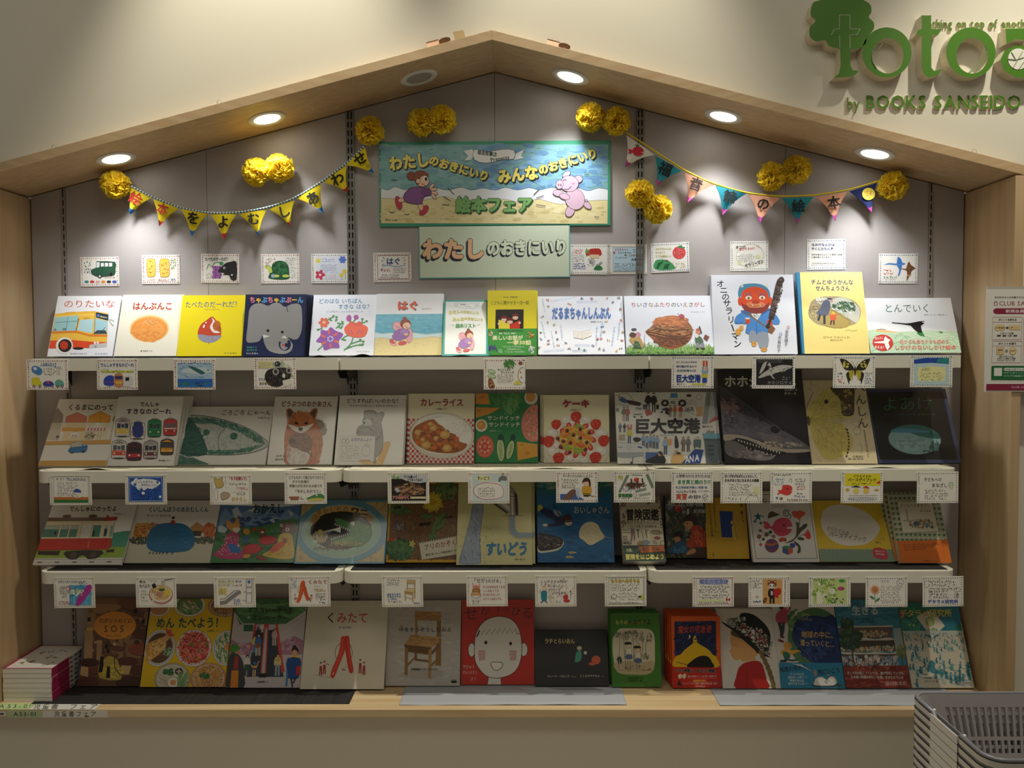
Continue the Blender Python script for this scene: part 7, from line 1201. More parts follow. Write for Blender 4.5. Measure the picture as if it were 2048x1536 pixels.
def _(a):
    a.t('たくさんの人やもの',985,1198,1250,'2a4a8a',h=24,b=.03); a.t('飛行機が行きかう',985,1198,1295,'2a4a8a',h=26,b=.03); a.t('広田空港の1日',990,1190,1337,'2a4a8a',h=24,b=.03); a.t('巨大空港',980,1235,1418,'1f3f9a',h=84,b=.05); a.t('鎌田 歩 さく',990,1080,1475,'333',h=18); a.r('d8d850',1145,1468,1290,1484)
    a.p('d85030',[(1258,1238),(1278,1232),(1275,1300),(1255,1290)]); a.p('d85030',[(1288,1232),(1306,1240),(1308,1295),(1285,1300)]); a.l('8ab0d8',14,[(1262,1290),(1250,1350)]); a.l('8ab0d8',14,[(1300,1290),(1308,1350)]); a.e('e0b8a0',1280,1325,18,20); a.r('8ab0d8',1250,1345,1308,1370); a.p('d8c838',[(1245,1370),(1308,1370),(1305,1410),(1248,1410)]); a.r('2a4ab0',1252,1410,1300,1462)
card(1,R1c,[(938,1190),(1370,1190),(1368,1518),(935,1518)],'n','5','card with bold blue writing and a signalling worker, top shelf edge',_)
def _(a):
    a.r('1c1c1e',-112,960,182,1170); a.p('b8b8b4',[(-95,1110),(-52,1070),(19,1030),(90,1008),(176,1015),(162,1035),(90,1060),(19,1085),(40,1120),(19,1112),(-2,1090),(-66,1110)],3); a.p('b8b8b4',[(-24,1010),(-2,985),(12,1025)]); a.p('b8b8b4',[(-86,1080),(-59,1000),(-24,980),(-52,1050)],2); a.bl(['8a8a88','d0d0cc'],(60,1045,85,22),30,5,14,.4,-30,0); a.l('222',3,[(105,1040),(155,1030)]); a.sc('888',-100,965,140,990,2,3); a.sc('999',95,1100,165,1130,2,3); a.t('ホホジロザメ',-22,178,1150,'b0b0ac',h=32,b=-.005)
card(1,R1d,[(-144,938),(203,938),(200,1197),(-145,1197)],'n','5','black card with a grey shark drawing, top shelf edge',_)
def _(a):
    for s in (-1, 1):
        f = lambda P: [(685+s*x, y) for x, y in P]
        a.p('2a2620',f([(5,1040),(30,1000),(75,965),(120,958),(110,990),(85,1040),(50,1052),(10,1055)]),3); a.bl(['d8cc50','c8c040','e0d870'],(685+s*70,1000,28,26),20,5,11,.5,20,80) if 1 else 0
        a.p('c8c040',f([(6,1050),(45,1055),(70,1075),(60,1110),(35,1125),(12,1090)]),3); a.p('2a2620',f([(50,1060),(72,1078),(66,1112),(48,1165),(45,1130),(30,1135),(45,1110)]),2); [a.l('2a2620',3,f([(8,1045),(x,y)])) for x,y in ((60,975),(90,985),(80,1030),(40,1110),(60,1090))]
        a.l('555',2,f([(4,1018),(25,975)])); a.e('c83a3a',685+s*22,1120,4)
    a.e('2a2620',685,1055,7,40); a.sc('2a5aa0',540,1062,600,1105,2,4); a.sc('c83a6a',545,1112,605,1160,2,4); a.t('へんしん',760,825,1072,'222',h=22); a.sc('2a6ab0',760,1085,830,1165,4,3.5)
card(1,R1d,[(513,936),(850,936),(846,1194),(505,1192)],'n','5','card with a swallowtail butterfly drawing, top shelf edge',_)
def _(a):
    a.r('bcd8dc',1160,950,1443,1168); a.p('1f4aa8',[(1160,965),(1250,950),(1443,950),(1443,1000),(1300,990),(1160,998)]); a.p('2a8a8a',[(1350,962),(1400,950),(1443,950),(1443,998),(1340,985)],1); a.e('e8e8a8',1303,1078,118,62); a.r('e8e8a8',1195,1025,1412,1135); a.t('よあけ',1220,1290,1037,BK,h=26,b=.0); a.l('333',2,[(1215,1050),(1292,1050)]); a.sc('222',1212,1065,1410,1135,3,3)
card(1,R1d,[(1133,930),(1472,930),(1470,1185),(1128,1185)],'n','5','pale blue and cream card, rightmost on the top shelf edge',_)
# middle shelf edge
def _(a):
    a.l('3a5a7a',3,[(230,772),(510,772),(508,984),(232,984)],cl=1); a.t('「でんしゃにのったよ」',325,500,797,'2a3a8a',h=26,b=.03); a.sc('555',245,785,320,805,1); a.sc('777',260,818,440,935,6); a.r('c8783a',232,940,510,962); a.r('2f7a3a',232,962,508,984); a.e('f0e8dc',425,925,38,22); a.p('3a5ab8',[(392,890),(415,872),(445,885),(450,905),(395,900)],2); a.l('555',3,[(380,935),(400,915),(430,945),(460,940)],3)
card(2,R2a,[(197,767),(534,765),(537,1002),(201,1004)],'l','3','card with a blue-capped child, leftmost on middle shelf edge',_)
def _(a):
    a.r('2a5ab0',832,775,1110,978); a.l('e8f0f8',3,[(842,783),(1100,783),(1102,970),(842,972)],cl=1); a.e('eef2f6',970,828,120,34); a.bl(['eef2f6'],(970,828,115,36),14,20,34,.6); a.t('くいしんぼうの',885,1028,817,'2a5a9a',h=20,b=.02); a.t('あおむしくん',935,1055,842,'2a5a9a',h=20,b=.02); a.sc('122a6a',865,870,1095,965,4,3.5); a.e('fff',950,908,13,11); a.e('fff',1085,937,10); a.e('3a6ab0',885,838,12,11); a.e('3a6ab0',1065,820,10,11)
card(2,R2a,[(803,763),(1137,761),(1141,998),(806,1000)],'l','3','bright blue card with white clouds, middle shelf edge',_)
def _(a):
    a.p('d0b868',[(1520,785),(1545,795),(1570,790),(1590,778),(1585,810),(1598,840),(1570,865),(1540,862),(1528,830)],2); a.l('5a4a20',3,[(1520,785),(1545,795),(1570,790),(1590,778),(1585,810),(1598,840),(1570,865),(1540,862),(1528,830)],2,1); a.p('c0a890',[(1570,920),(1590,898),(1630,905),(1645,925),(1620,950),(1580,962)],2); a.l('5a4a40',3,[(1570,920),(1590,898),(1630,905),(1645,925),(1620,950),(1580,962)],2,1)
    a.t('「もう1回読んで」',1632,1795,790,'b8304a',h=30,b=.03); a.sc('333',1640,822,1795,842,1,3); a.t('「くりかえし」',1688,1798,868,'b8304a',h=26,b=.03); a.sc('333',1670,890,1780,925,2,3); a.t('おかえし',1655,1780,955,'c8a848',h=36,b=.03); a.sc('444',1608,780,1625,870,6); a.ring('444',2,1533,918,15,52)
card(2,R2a,[(1488,765),(1820,762),(1822,1000),(1484,999)],'l','3','card with two fox sketches and red writing, middle shelf edge',_)
def _(a):
    a.t('とても大きくて無口なヤツだけど',175,430,712,'5a5a30',h=24,b=.015); a.t('ボクの友達だ',198,325,742,'5a5a30',h=22,b=.015); a.t('想像力が生まれるお話です',178,420,773,'5a5a30',h=22,b=.015); a.t('「ゆかしたのワニ」',210,420,812,'3a3a28',h=26,b=.015); a.p('4a8a50',[(300,868),(330,852),(380,832),(425,838),(430,872),(340,878)],2); a.p('d8c860',[(310,872),(380,862),(425,866),(420,880),(330,882)],2); a.e('fff',378,842,6); a.r('9a4a30',175,852,250,862); a.r('9a4a30',185,866,245,876); a.l('333',3,[(250,868),(285,872)]); a.l('333',3,[(262,850),(268,870)])
card(2,R2b,[(143,676),(450,674),(453,905),(143,906)],'l','3','card with mostly text and a small green crocodile, middle shelf edge',_)
def _(a):
    a.r('1f1c1a',925,722,1178,882); a.bl(['7a5a40','9a7450','5a4030','b08a60'],(1055,800,110,45),90,8,26,.35,-20,20); a.p('c8ccd0',[(985,692),(1178,692),(1178,745),(1080,748),(1000,722)],2); a.t('アリの巣って',1012,1112,708,BK,h=22,b=.05); a.t('どうなってるの？',1040,1160,730,BK,h=20,b=.05); a.bl(['b8bcc4'],(960,805,28,14),10,6,14); a.t('アリのかぞく',930,1055,858,'b83030',h=28,b=.05,ol=('f0e8d0',.05)); a.r('e8e0b0',1062,852,1175,868); a.sc('5a4a20',1065,852,1170,868,1); a.st(['6aa04a','8ab85a'],(950,708,26,12),16,20,4,30,150)
card(2,R2b,[(898,676),(1198,672),(1203,903),(897,903)],'l','3','card with a dark ant nest drawing, middle shelf edge',_)
def _(a):
    a.r('cfe0e0',1517,690,1765,888); a.p('f1efe6',[(1535,780),(1600,752),(1700,745),(1748,790),(1745,850),(1680,870),(1580,868),(1530,830)],3); a.l('c04a60',4,[(1535,780),(1600,752),(1700,760),(1740,790),(1740,850),(1680,870),(1580,868),(1530,830)],3,1); a.e('f0f0b8',1598,718,54,22); a.t('すいどう',1550,1645,718,BK,h=30,b=.03); a.p('7a7a78',[(1710,715),(1730,700),(1765,705),(1765,735),(1730,732),(1715,745),(1705,735)],2); a.l('7a7a78',6,[(1738,682),(1738,706)]); a.e('b87a50',1738,684,12,4); a.sc('333',1555,782,1700,858,4,2.5)
card(2,R2b,[(1486,677),(1786,675),(1790,903),(1485,902)],'l','3','card with a grey tap and red water outline, middle shelf edge',_)
def _(a):
    a.t('すいぞくかんのおいしゃさん',265,548,913,BK,h=26,b=.015); a.sc('333',250,938,420,1035,4,3.5); a.p('3f6ab0',[(238,1085),(400,1080),(420,1110),(470,1140),(238,1140)]); a.p('7a5a50',[(262,1125),(290,1095),(340,1045),(385,1042),(388,1070),(370,1110),(330,1138),(275,1140)],3); a.st(['bcd0e0'],(415,1070,26,34),20,60,4,80,100); a.p('d8a838',[(445,1020),(480,1005),(530,1010),(540,1060),(520,1095),(455,1090)],2); a.e('e8c8b0',485,985,28,26); a.p('4a3020',[(445,980),(460,940),(495,928),(525,950),(530,1010),(515,1010),(505,965),(455,975)],2); a.l('222',6,[(450,1080),(510,1082),(540,1105),(568,1105)],3); a.e('3a3a3a',490,1100,34,10)
card(2,R2c,[(203,876),(594,871),(600,1167),(200,1168)],'m','3','card with a yellow-jacketed vet and a sea lion, middle shelf edge',_)
def _(a):
    a.t('焚火',790,840,925,'c8c830',h=26,b=.04); a.sc('c8c830',790,905,845,955,3,5); a.sc('2f7a4a',912,895,1030,912,1,5); a.p('7a8a78',[(792,1065),(870,905),(900,905),(880,940),(815,1070)]); a.p('7a8a78',[(1050,900),(1080,895),(1135,1020),(1110,1030)]); a.e('c83a2a',965,950,22,22); a.bl(['e8642a','b82a20'],(965,950,22,20),16,4,10); a.l('4a4a40',16,[(915,940),(922,985)]); a.l('4a4a40',16,[(1020,935),(1025,975)]); a.st(['4a3428','7a5a40','2a1c14'],(960,1000,90,20),70,60,5,-30,210); a.sc('2a4ab0',840,1025,930,1065,2,5)
    a.l('8a9a90',22,[(955,1060),(1060,1035)]); a.l('a8b4a8',22,[(990,1095),(1100,1078)]); a.t('冒険図鑑',790,925,1098,'2f7a3a',h=36,b=.05); a.sc('333',935,1115,1090,1130,1,3); a.sc('333',790,1118,900,1132,1,4); a.ring('777',3,950,1095,20,14)
card(2,R2c,[(752,872),(1140,868),(1145,1164),(750,1166)],'t','s','card with a campfire and knife drawings, middle shelf edge',_)
def _(a):
    a.t('入学早々わたされたのは',1340,1668,915,'1f2a3a',h=34,b=.02); a.t('まき貝と焼のり??',1355,1670,970,'2f8a5a',h=44,b=.03); a.t('私立探検家学園① 斉藤 倫',1340,1640,1022,'3a6aa0',h=26,b=.015); a.t('ついにやってきた',1340,1540,1062,'1f2a3a',h=30,b=.03); a.t('実習',1340,1452,1110,'c84a3a',h=62,b=.03); a.t('の日!!',1458,1580,1112,'1f2a3a',h=38,b=.03); a.e('c8c8c8',1622,1112,32,32); a.bl(['8a8a8a','eee'],(1622,1112,28,28),20,4,9); a.sc('3a6aa0',1560,1045,1665,1065,1,4)
card(2,R2c,[(1300,872),(1695,872),(1697,1170),(1297,1170)],'t','s','text card in black, green, blue and red ink, middle shelf edge',_)
def _(a):
    a.t('ぼくがゆびをぱちんとならして、',75,345,915,'2a2a28',h=26,b=.04); a.t('きみがおとなになるまえの詩集',75,345,948,'2a2a28',h=26,b=.04); a.sc('555',110,970,310,1070,5); a.sc('777',80,1080,220,1105,1); a.p('e8e4a8',[(300,1000),(345,1000),(345,1060),(310,1060)]); a.l('555',2.5,[(235,1105),(270,1065),(330,1070),(345,1105)]); a.l('555',2.5,[(270,1065),(310,1040),(330,1070)])
card(2,R2d,[(45,882),(373,879),(372,1128),(42,1127)],'t','s','dense black-ink text card, fourth from right on middle shelf edge',_)
def _(a):
    a.p('d8403a',[(525,1020),(530,990),(565,982),(600,992),(608,1020),(598,1050),(570,1065),(535,1058),(510,1050),(495,1062),(490,1050),(505,1040),(492,1025)],3); a.e(BK,570,1012,6); a.l('efe8e0',3,[(595,1028),(606,1030)]); a.sc('333',465,898,610,912,1,4); a.l('3aa0b0',4,[(580,960),(590,935),(605,945),(598,965)],4); a.sc('4a8ab8',470,925,560,990,3,3); a.t('きんぎょは',630,700,975,'333',h=20); a.t('どこ？',640,722,1005,'c02a3a',h=34,b=.03); a.sc('333',630,930,720,962,2,3); a.sc('3a6ab0',620,1035,715,1085,2,4); a.t('The Goldfish Got Away',565,735,1100,'7a2a2a',h=19,b=.025); a.e('8a6a3a',520,1090,14,10); a.e('3a8ab0',487,1085,9)
card(2,R2d,[(438,882),(762,879),(764,1127),(434,1127)],'t','s','card with a red fish drawing, third from right on middle shelf edge',_)
def _(a):
    a.r('e8dc30',1022,893,1302,990); a.t('ぐりとぐらの',1088,1228,914,BK,h=24,b=.03); a.t('バースデイブック',1045,1270,943,BK,h=30,b=.03); a.sc('333',1075,965,1240,980,1,4); a.p('c84030',[(1265,968),(1300,945),(1300,975)],1); a.e('d8a848',1042,1020,16,12); a.e('d8a848',1272,1022,20,8)
    a.p('2a2a2a',[(1068,1000),(1150,1002),(1110,985)]); a.p('c84030',[(1158,1006),(1220,1010),(1190,988)]); a.e('e8d868',1110,1030,24,22); a.e('e8c868',1190,1030,24,22); a.l('555',2.5,[(1055,1066),(1280,1066)]); a.ring('4a7a9a',2.5,1160,1092,118,12); a.sc('4a6a8a',1055,1084,1265,1102,1,3)
card(2,R2d,[(995,883),(1322,880),(1324,1128),(989,1126)],'t','s','yellow-topped card with hats, second from right on middle shelf edge',_)
def _(a):
    a.t('子どもへの',1645,1785,940,'2a3a4a',h=32,b=.01); a.t('まなざし',1705,1832,985,'2a3a4a',h=34,b=.01); a.sc('333',1648,1015,1845,1100,4,2.5); a.bl(['a8c8d0','d8d8a0'],(1858,985,18,26),20,5,10); a.e('e0c860',1868,960,6)
card(2,R2d,[(1593,882),(1915,878),(1918,1125),(1588,1128)],'t','s','plain handwritten card, rightmost on the middle shelf edge',_)
# lowest shelf edge
def _(a):
    a.t('ロボットのくにSOS',248,390,720,'3a3a9a',h=22,b=.02); a.sc('3a6ab0',398,712,465,738,2,4); a.sc('333',258,750,325,840,6,3); a.r('5ab0d8',330,745,495,895); a.bl(['4aa0d0','7ac0e0','3a90c0'],(415,820,80,70),40,12,26,.4); a.p('b83aa0',[(375,890),(400,830),(465,745),(497,750),(490,790),(430,870),(400,898)],2); a.bl(['e8e0a0','c8c860','fff'],(390,800,50,26),30,4,12); a.bl(['d86a8a'],(335,770,12,20),8,5,10); a.sc('b03040',250,862,360,890,2,4)
card(3,R3a,[(214,688),(518,684),(524,914),(218,917)],'l','3','card with a purple diagonal shape on blue, leftmost lowest shelf edge',_)
def _(a):
    a.t('めん',855,905,718,BK,h=26,b=.03); a.t('たべよう!',855,935,750,BK,h=28,b=.03); a.sc('555',928,705,985,718,1); [a.t(s,862,862+14*len(s),y,'444',h=16) for s,y in (('うどん',788),('そうめん',812),('そば',835),('ラーメン',860))]
    a.e('b86a50',1012,812,90,72); a.e('e8e0d0',1012,808,84,66); a.e('d8b878',1012,800,72,56); a.st(['e8d090','c89a58','f0e0a8'],(1010,800,66,50),90,30,4,-20,40); a.e('c89080',1000,812,26,20); a.e('e8d040',1062,798,20,26,20); a.p('2a2a2c',[(945,740),(970,728),(982,758),(955,770)]); a.bl(['2f5a3a','3a7a4a'],(1018,775,26,10),14,5,10); a.l('555',6,[(1040,708),(1103,698)]); a.p('c8c0a8',[(1015,712),(1045,710),(1038,750),(1022,750)]); a.l('eee',9,[(950,880),(955,830),(945,800)],3); a.ring('888',2,945,795,8,12)
card(3,R3a,[(829,688),(1124,684),(1130,910),(823,912)],'l','3','card with a noodle bowl drawing, lowest shelf edge',_)
def _(a):
    a.t('エスカレーターと',1440,1558,716,'9a9a20',h=20,b=.03); a.t('エレベーター',1440,1538,745,'9a9a20',h=20,b=.03); a.l('c8c840',3,[(1440,728),(1558,728)]); a.sc('3a6ab0',1565,708,1615,724,1,5); a.sc('333',1545,738,1615,752,1,3); a.r('e8d888',1440,765,1502,812); a.sc('7a6a20',1442,768,1500,810,3,3); a.l('8a8a88',22,[(1450,875),(1490,870),(1580,800),(1605,798)]); a.l('444',4,[(1450,850),(1485,845),(1560,785),(1595,782),(1608,800)]); a.l('444',3,[(1450,888),(1500,882),(1590,812)]); a.sc('3a7ac0',1553,845,1610,890,3,4)
    for y0,y1 in ((702,755),(762,800),(808,878)): a.l('2a3a5a',4,[(1648,y0),(1690,y0),(1690,y1),(1648,y1)],cl=1)
    a.e('3a7ac0',1668,720,12,10); a.l('333',3,[(1625,798),(1650,790)]); a.l('333',3,[(1620,856),(1648,860)])
card(3,R3a,[(1408,688),(1714,685),(1721,911),(1407,912)],'l','3','card with an escalator and lift sketch, lowest shelf edge',_)
def _(a):
    a.t('くみたて',145,300,817,'b83a34',h=34,b=.02); a.sc('333',195,845,245,856,1); a.sc('c8a030',190,868,295,895,2,5); a.sc('333',205,905,295,968,4,3); a.sc('2a5ab0',232,975,290,990,1,6); a.p('e0642c',[(85,830),(100,808),(118,812),(120,850),(85,960),(62,984),(50,975),(70,920)],3); a.p('d8582a',[(100,820),(118,812),(124,850),(148,930),(150,960),(136,968),(122,940),(105,880)],3); a.ring('555',2.5,98,880,36,34); a.bl(['b83a34','e8c8a8','333'],(42,945,12,30),14,3,7,.6,80,100); a.bl(['b83a34','e8c8a8','333'],(168,945,16,32),20,3,7,.6,80,100); a.sc('2a5ab0',15,795,60,870,4,3)
card(3,R3b,[(-8,775),(321,771),(327,1015),(-8,1018)],'l','3','card with an orange clothes peg drawing, lowest shelf edge',_)
def _(a):
    a.sc('333',780,795,890,850,3,3); a.t('中をそうぞう',778,890,922,'2a6ab0',h=30,b=.03); a.t('してみよ。',782,868,952,'2a6ab0',h=26,b=.03); a.l('2a6ab0',3,[(776,938),(892,938)]); a.sc('444',782,968,890,985,1,3); a.sc('2a6ab0',990,980,1045,996,1,6)
    W_ = 'b8955c'; [a.l(W_,8,P) for P in ([(945,800),(942,880)],[(1005,802),(1000,870)],[(925,895),(925,968)],[(985,912),(986,980)],[(1003,880),(1000,950)])]; a.p('cfb078',[(940,800),(1008,804),(1006,832),(942,828)]); a.p('dcc890',[(940,870),(1008,872),(990,905),(918,892)]); a.l('5a4428',2.5,[(940,870),(1008,872),(990,905),(918,892)],cl=1); a.p(W_,[(918,892),(990,905),(990,922),(920,908)]); a.l(W_,5,[(925,940),(986,955)]); a.l('5a4428',2,[(940,800),(1008,804),(1006,832),(942,828)],cl=1)
card(3,R3b,[(738,774),(1068,770),(1068,1018),(737,1020)],'l','3','card with a wooden chair drawing, lowest shelf edge',_)
def _(a):
    a.t('「せが',1462,1570,806,BK,h=38,b=.0); a.l('333',4,[(1580,825),(1580,795)]); a.t('のびる」',1588,1712,808,BK,h=32,b=.0); [a.t(s,1548,x,y,'b03a40',h=22,b=.015) for s,x,y in (('からだがおおきくなる',1728,856),('しくみをとても',1680,887),('まじめにおもしろく',1690,918),('かいているほんです。',1712,952))]
    a.l('e8b0a0',12,[(1475,870),(1470,825)]); a.l('e8b0a0',12,[(1518,870),(1525,830)]); a.e('d89088',1496,860,26,18); a.e('c8904a',1496,885,34,22); a.ring('333',3,1496,885,30,12); a.e('d8a878',1492,920,38,26); a.p('e8e8e4',[(1455,930),(1530,930),(1520,965),(1465,965)],2); a.l('333',3,[(1470,960),(1468,988),(1485,990)],2); a.l('333',3,[(1508,960),(1512,985),(1498,990)],2); a.ring('333',2.5,1492,920,40,28)
card(3,R3b,[(1420,772),(1746,768),(1750,1013),(1414,1016)],'l','3','card with a stretching figure and red writing, lowest shelf edge',_)
def _(a):
    a.st(['c88080','b8a090'],(200,1040,170,110),60,26,4,-65,-50); [a.t(s,x0,x1,y,BK,h=26,b=.0) for s,x0,x1,y in (('くじけそうな時は',50,298,967),('思い出して。',118,268,1005),('ポケットの',122,240,1042),('小さな勇気。',168,318,1075))]; a.t('ラチと',118,190,1118,'7a7a30',h=28,b=.0); a.t('らいおん',135,250,1158,'7a7a30',h=30,b=.0); a.p('2f8a9a',[(62,1055),(108,1055),(112,1090),(106,1150),(62,1150),(55,1090)],2); a.l('222',8,[(68,1150),(62,1166),(48,1166)]); a.l('222',8,[(100,1150),(104,1166),(118,1166)]); a.e('e8d8b8',86,1030,20,20); a.l('c8b040',7,[(68,1015),(86,1008),(104,1018)],2); a.e('c8403a',290,1115,26,24); a.e('c8403a',300,1150,32,16); a.l('333',3,[(338,1060),(340,1140)]); a.e('c8403a',338,1058,8)
card(3,R3c,[(3,912),(393,905),(396,1205),(0,1207)],'l','3','card with slanting rain strokes and a teal figure, lowest shelf edge',_)
def _(a):
    a.l('3a7a6a',5,[(703,932),(1034,928),(1034,1178),(703,1180)],cl=1); a.t('もりのへなそうる',722,1000,960,'c8b040',h=42,b=.05,ol=('8a7a20',.025)); a.sc('555',715,988,1020,1060,3,3); a.sc('555',800,1065,1000,1145,3,3); a.sc('333',710,1160,990,1176,1,4); a.ring('333',3,752,1110,26,24); a.st(['444'],(752,1110,40,40),12,12,3,0,180); a.l('333',3,[(738,1115),(752,1128),(768,1115)],3); a.p('c8d860',[(985,1110),(1010,1090),(1032,1100),(1030,1135),(1005,1130)],2); a.p('222',[(975,1108),(1005,1100),(1015,1118),(990,1118)])
card(3,R3c,[(667,912),(1060,908),(1062,1200),(663,1204)],'l','3','green-framed card with a smiling sun, lowest shelf edge',_)
def _(a):
    a.l('b83040',4,[(1540,936),(1878,930),(1876,1178),(1542,1182)],cl=1); a.e('a8b8e0',1700,965,140,30); a.t('魔女の宅急便',1562,1840,968,'3a3a9a',h=52,b=.0); a.sc('333',1555,1000,1870,1130,5,4); a.r('dce8b0',1555,1135,1800,1158); a.sc('333',1555,1160,1850,1176,1,3); a.p('c8303a',[(1815,1120),(1838,1135),(1860,1118),(1855,1155),(1838,1142),(1820,1160)])
card(3,R3c,[(1503,922),(1892,916),(1896,1207),(1498,1205)],'t','s','red-framed card with blue title writing, lowest shelf edge',_)
def _(a):
    a.r('d8a868',197,862,368,1080); a.sc('333',108,868,190,945,4,3.5); a.v('子どもたちへのおくりもの',392,865,1070,14,'2a2a2a',b=.03); a.t('の',130,162,1015,'b82a3a',h=26); a.sc('2a4ab0',108,1040,188,1068,1,6)
    a.e('2a2220',275,985,34,48); a.r('2a2220',255,1020,272,1075); a.r('2a2220',282,1020,300,1075); a.e('8a4a2c',278,905,40,28); a.e('f0ece4',275,922,26,22); a.e('8a4a2c',252,882,12,12); a.e('8a4a2c',305,882,12,12); a.e('f0ece4',252,884,6); a.e('f0ece4',305,884,6); a.e(BK,262,920,5,9); a.e(BK,292,920,5,9); a.e(BK,277,925,5,3); a.p('c02a24',[(292,955),(350,940),(355,985),(330,1005),(335,1025),(295,1010)],2); a.e('7a3a20',215,1045,16,26,30); a.l('d8a878',4,[(205,1040),(225,1050)]); a.r('c8ccd0',266,965,284,1000)
card(3,R3d,[(78,844),(432,838),(438,1104),(70,1106)],'t','s','card with a red panda holding a red cape, lowest shelf edge',_)
def _(a):
    a.r('c8d890',635,858,932,1080); a.bl(['a8c868','90b858','d8e0a0','7aa848'],(740,980,100,95),80,10,26,.6); a.sc('2f5a3a',640,858,835,880,1,5); a.p('e8ecd0',[(668,985),(690,965),(705,990),(718,1040),(715,1078),(670,1078)],3); a.e('e8ecd0',738,1010,20,22); a.e('2a5a3a',745,1018,12,8); a.e('f0f0e8',805,970,24,26); a.sc('555',790,955,820,985,2,2.5); a.e('4a9a5a',888,878,28,14); a.e('b8306a',880,945,30,16); a.bl(['d84a8a'],(880,945,26,14),10,4,9); a.sc('5a5a2a',740,905,835,928,2,3); a.sc('2f7a5a',785,1020,910,1075,2,7); a.e('f0f0e8',690,908,12,14)
card(3,R3d,[(602,843),(964,840),(962,1103),(597,1105)],'t','s','green watercolour card with pea pods and red flower, lowest shelf edge',_)
def _(a):
    a.t('生きる',1225,1298,880,'5a8a9a',h=26,b=-.01); a.ring('555',2.5,1394,892,30,30); a.sc('555',1378,875,1412,908,2,3); a.l('4a7a5a',5,[(1172,985),(1176,1075)]); a.e('4a8a5a',1150,1022,24,10,35); a.e('4a8a5a',1198,1042,24,10,-40); petal(a,'e8a880',1175,955,42,12,w=.16); a.e('c8804a',1175,955,24,28); a.bl(['a86030','d89a60'],(1175,955,20,24),20,3,5); a.sc('666',1225,918,1430,1075,7,2.5)
card(3,R3d,[(1098,845),(1458,840),(1462,1104),(1091,1107)],'t','s','card with an orange sunflower, second from right on lowest edge',_)
def _(a):
    a.sc('222',1640,865,1905,930,2,4); a.e('222',1627,878,4); a.e('222',1627,932,4); a.sc('222',1650,935,1900,955,1,4); a.sc('222',1645,955,1840,1030,3,4); a.t('YES！',1640,1690,968,'222',h=20,b=.02); a.ring('444',2.5,1892,952,28,18); a.ring('444',3,1888,1005,20,24); a.bl(['555'],(1888,1005,14,16),8,3,6); a.t('デタラメ研究所',1632,1902,1058,'2a5ab8',h=38,b=.03)
card(3,R3d,[(1594,843),(1944,837),(1950,1098),(1588,1107)],'t','s','text card with blue bottom title, rightmost on lowest shelf edge',_)
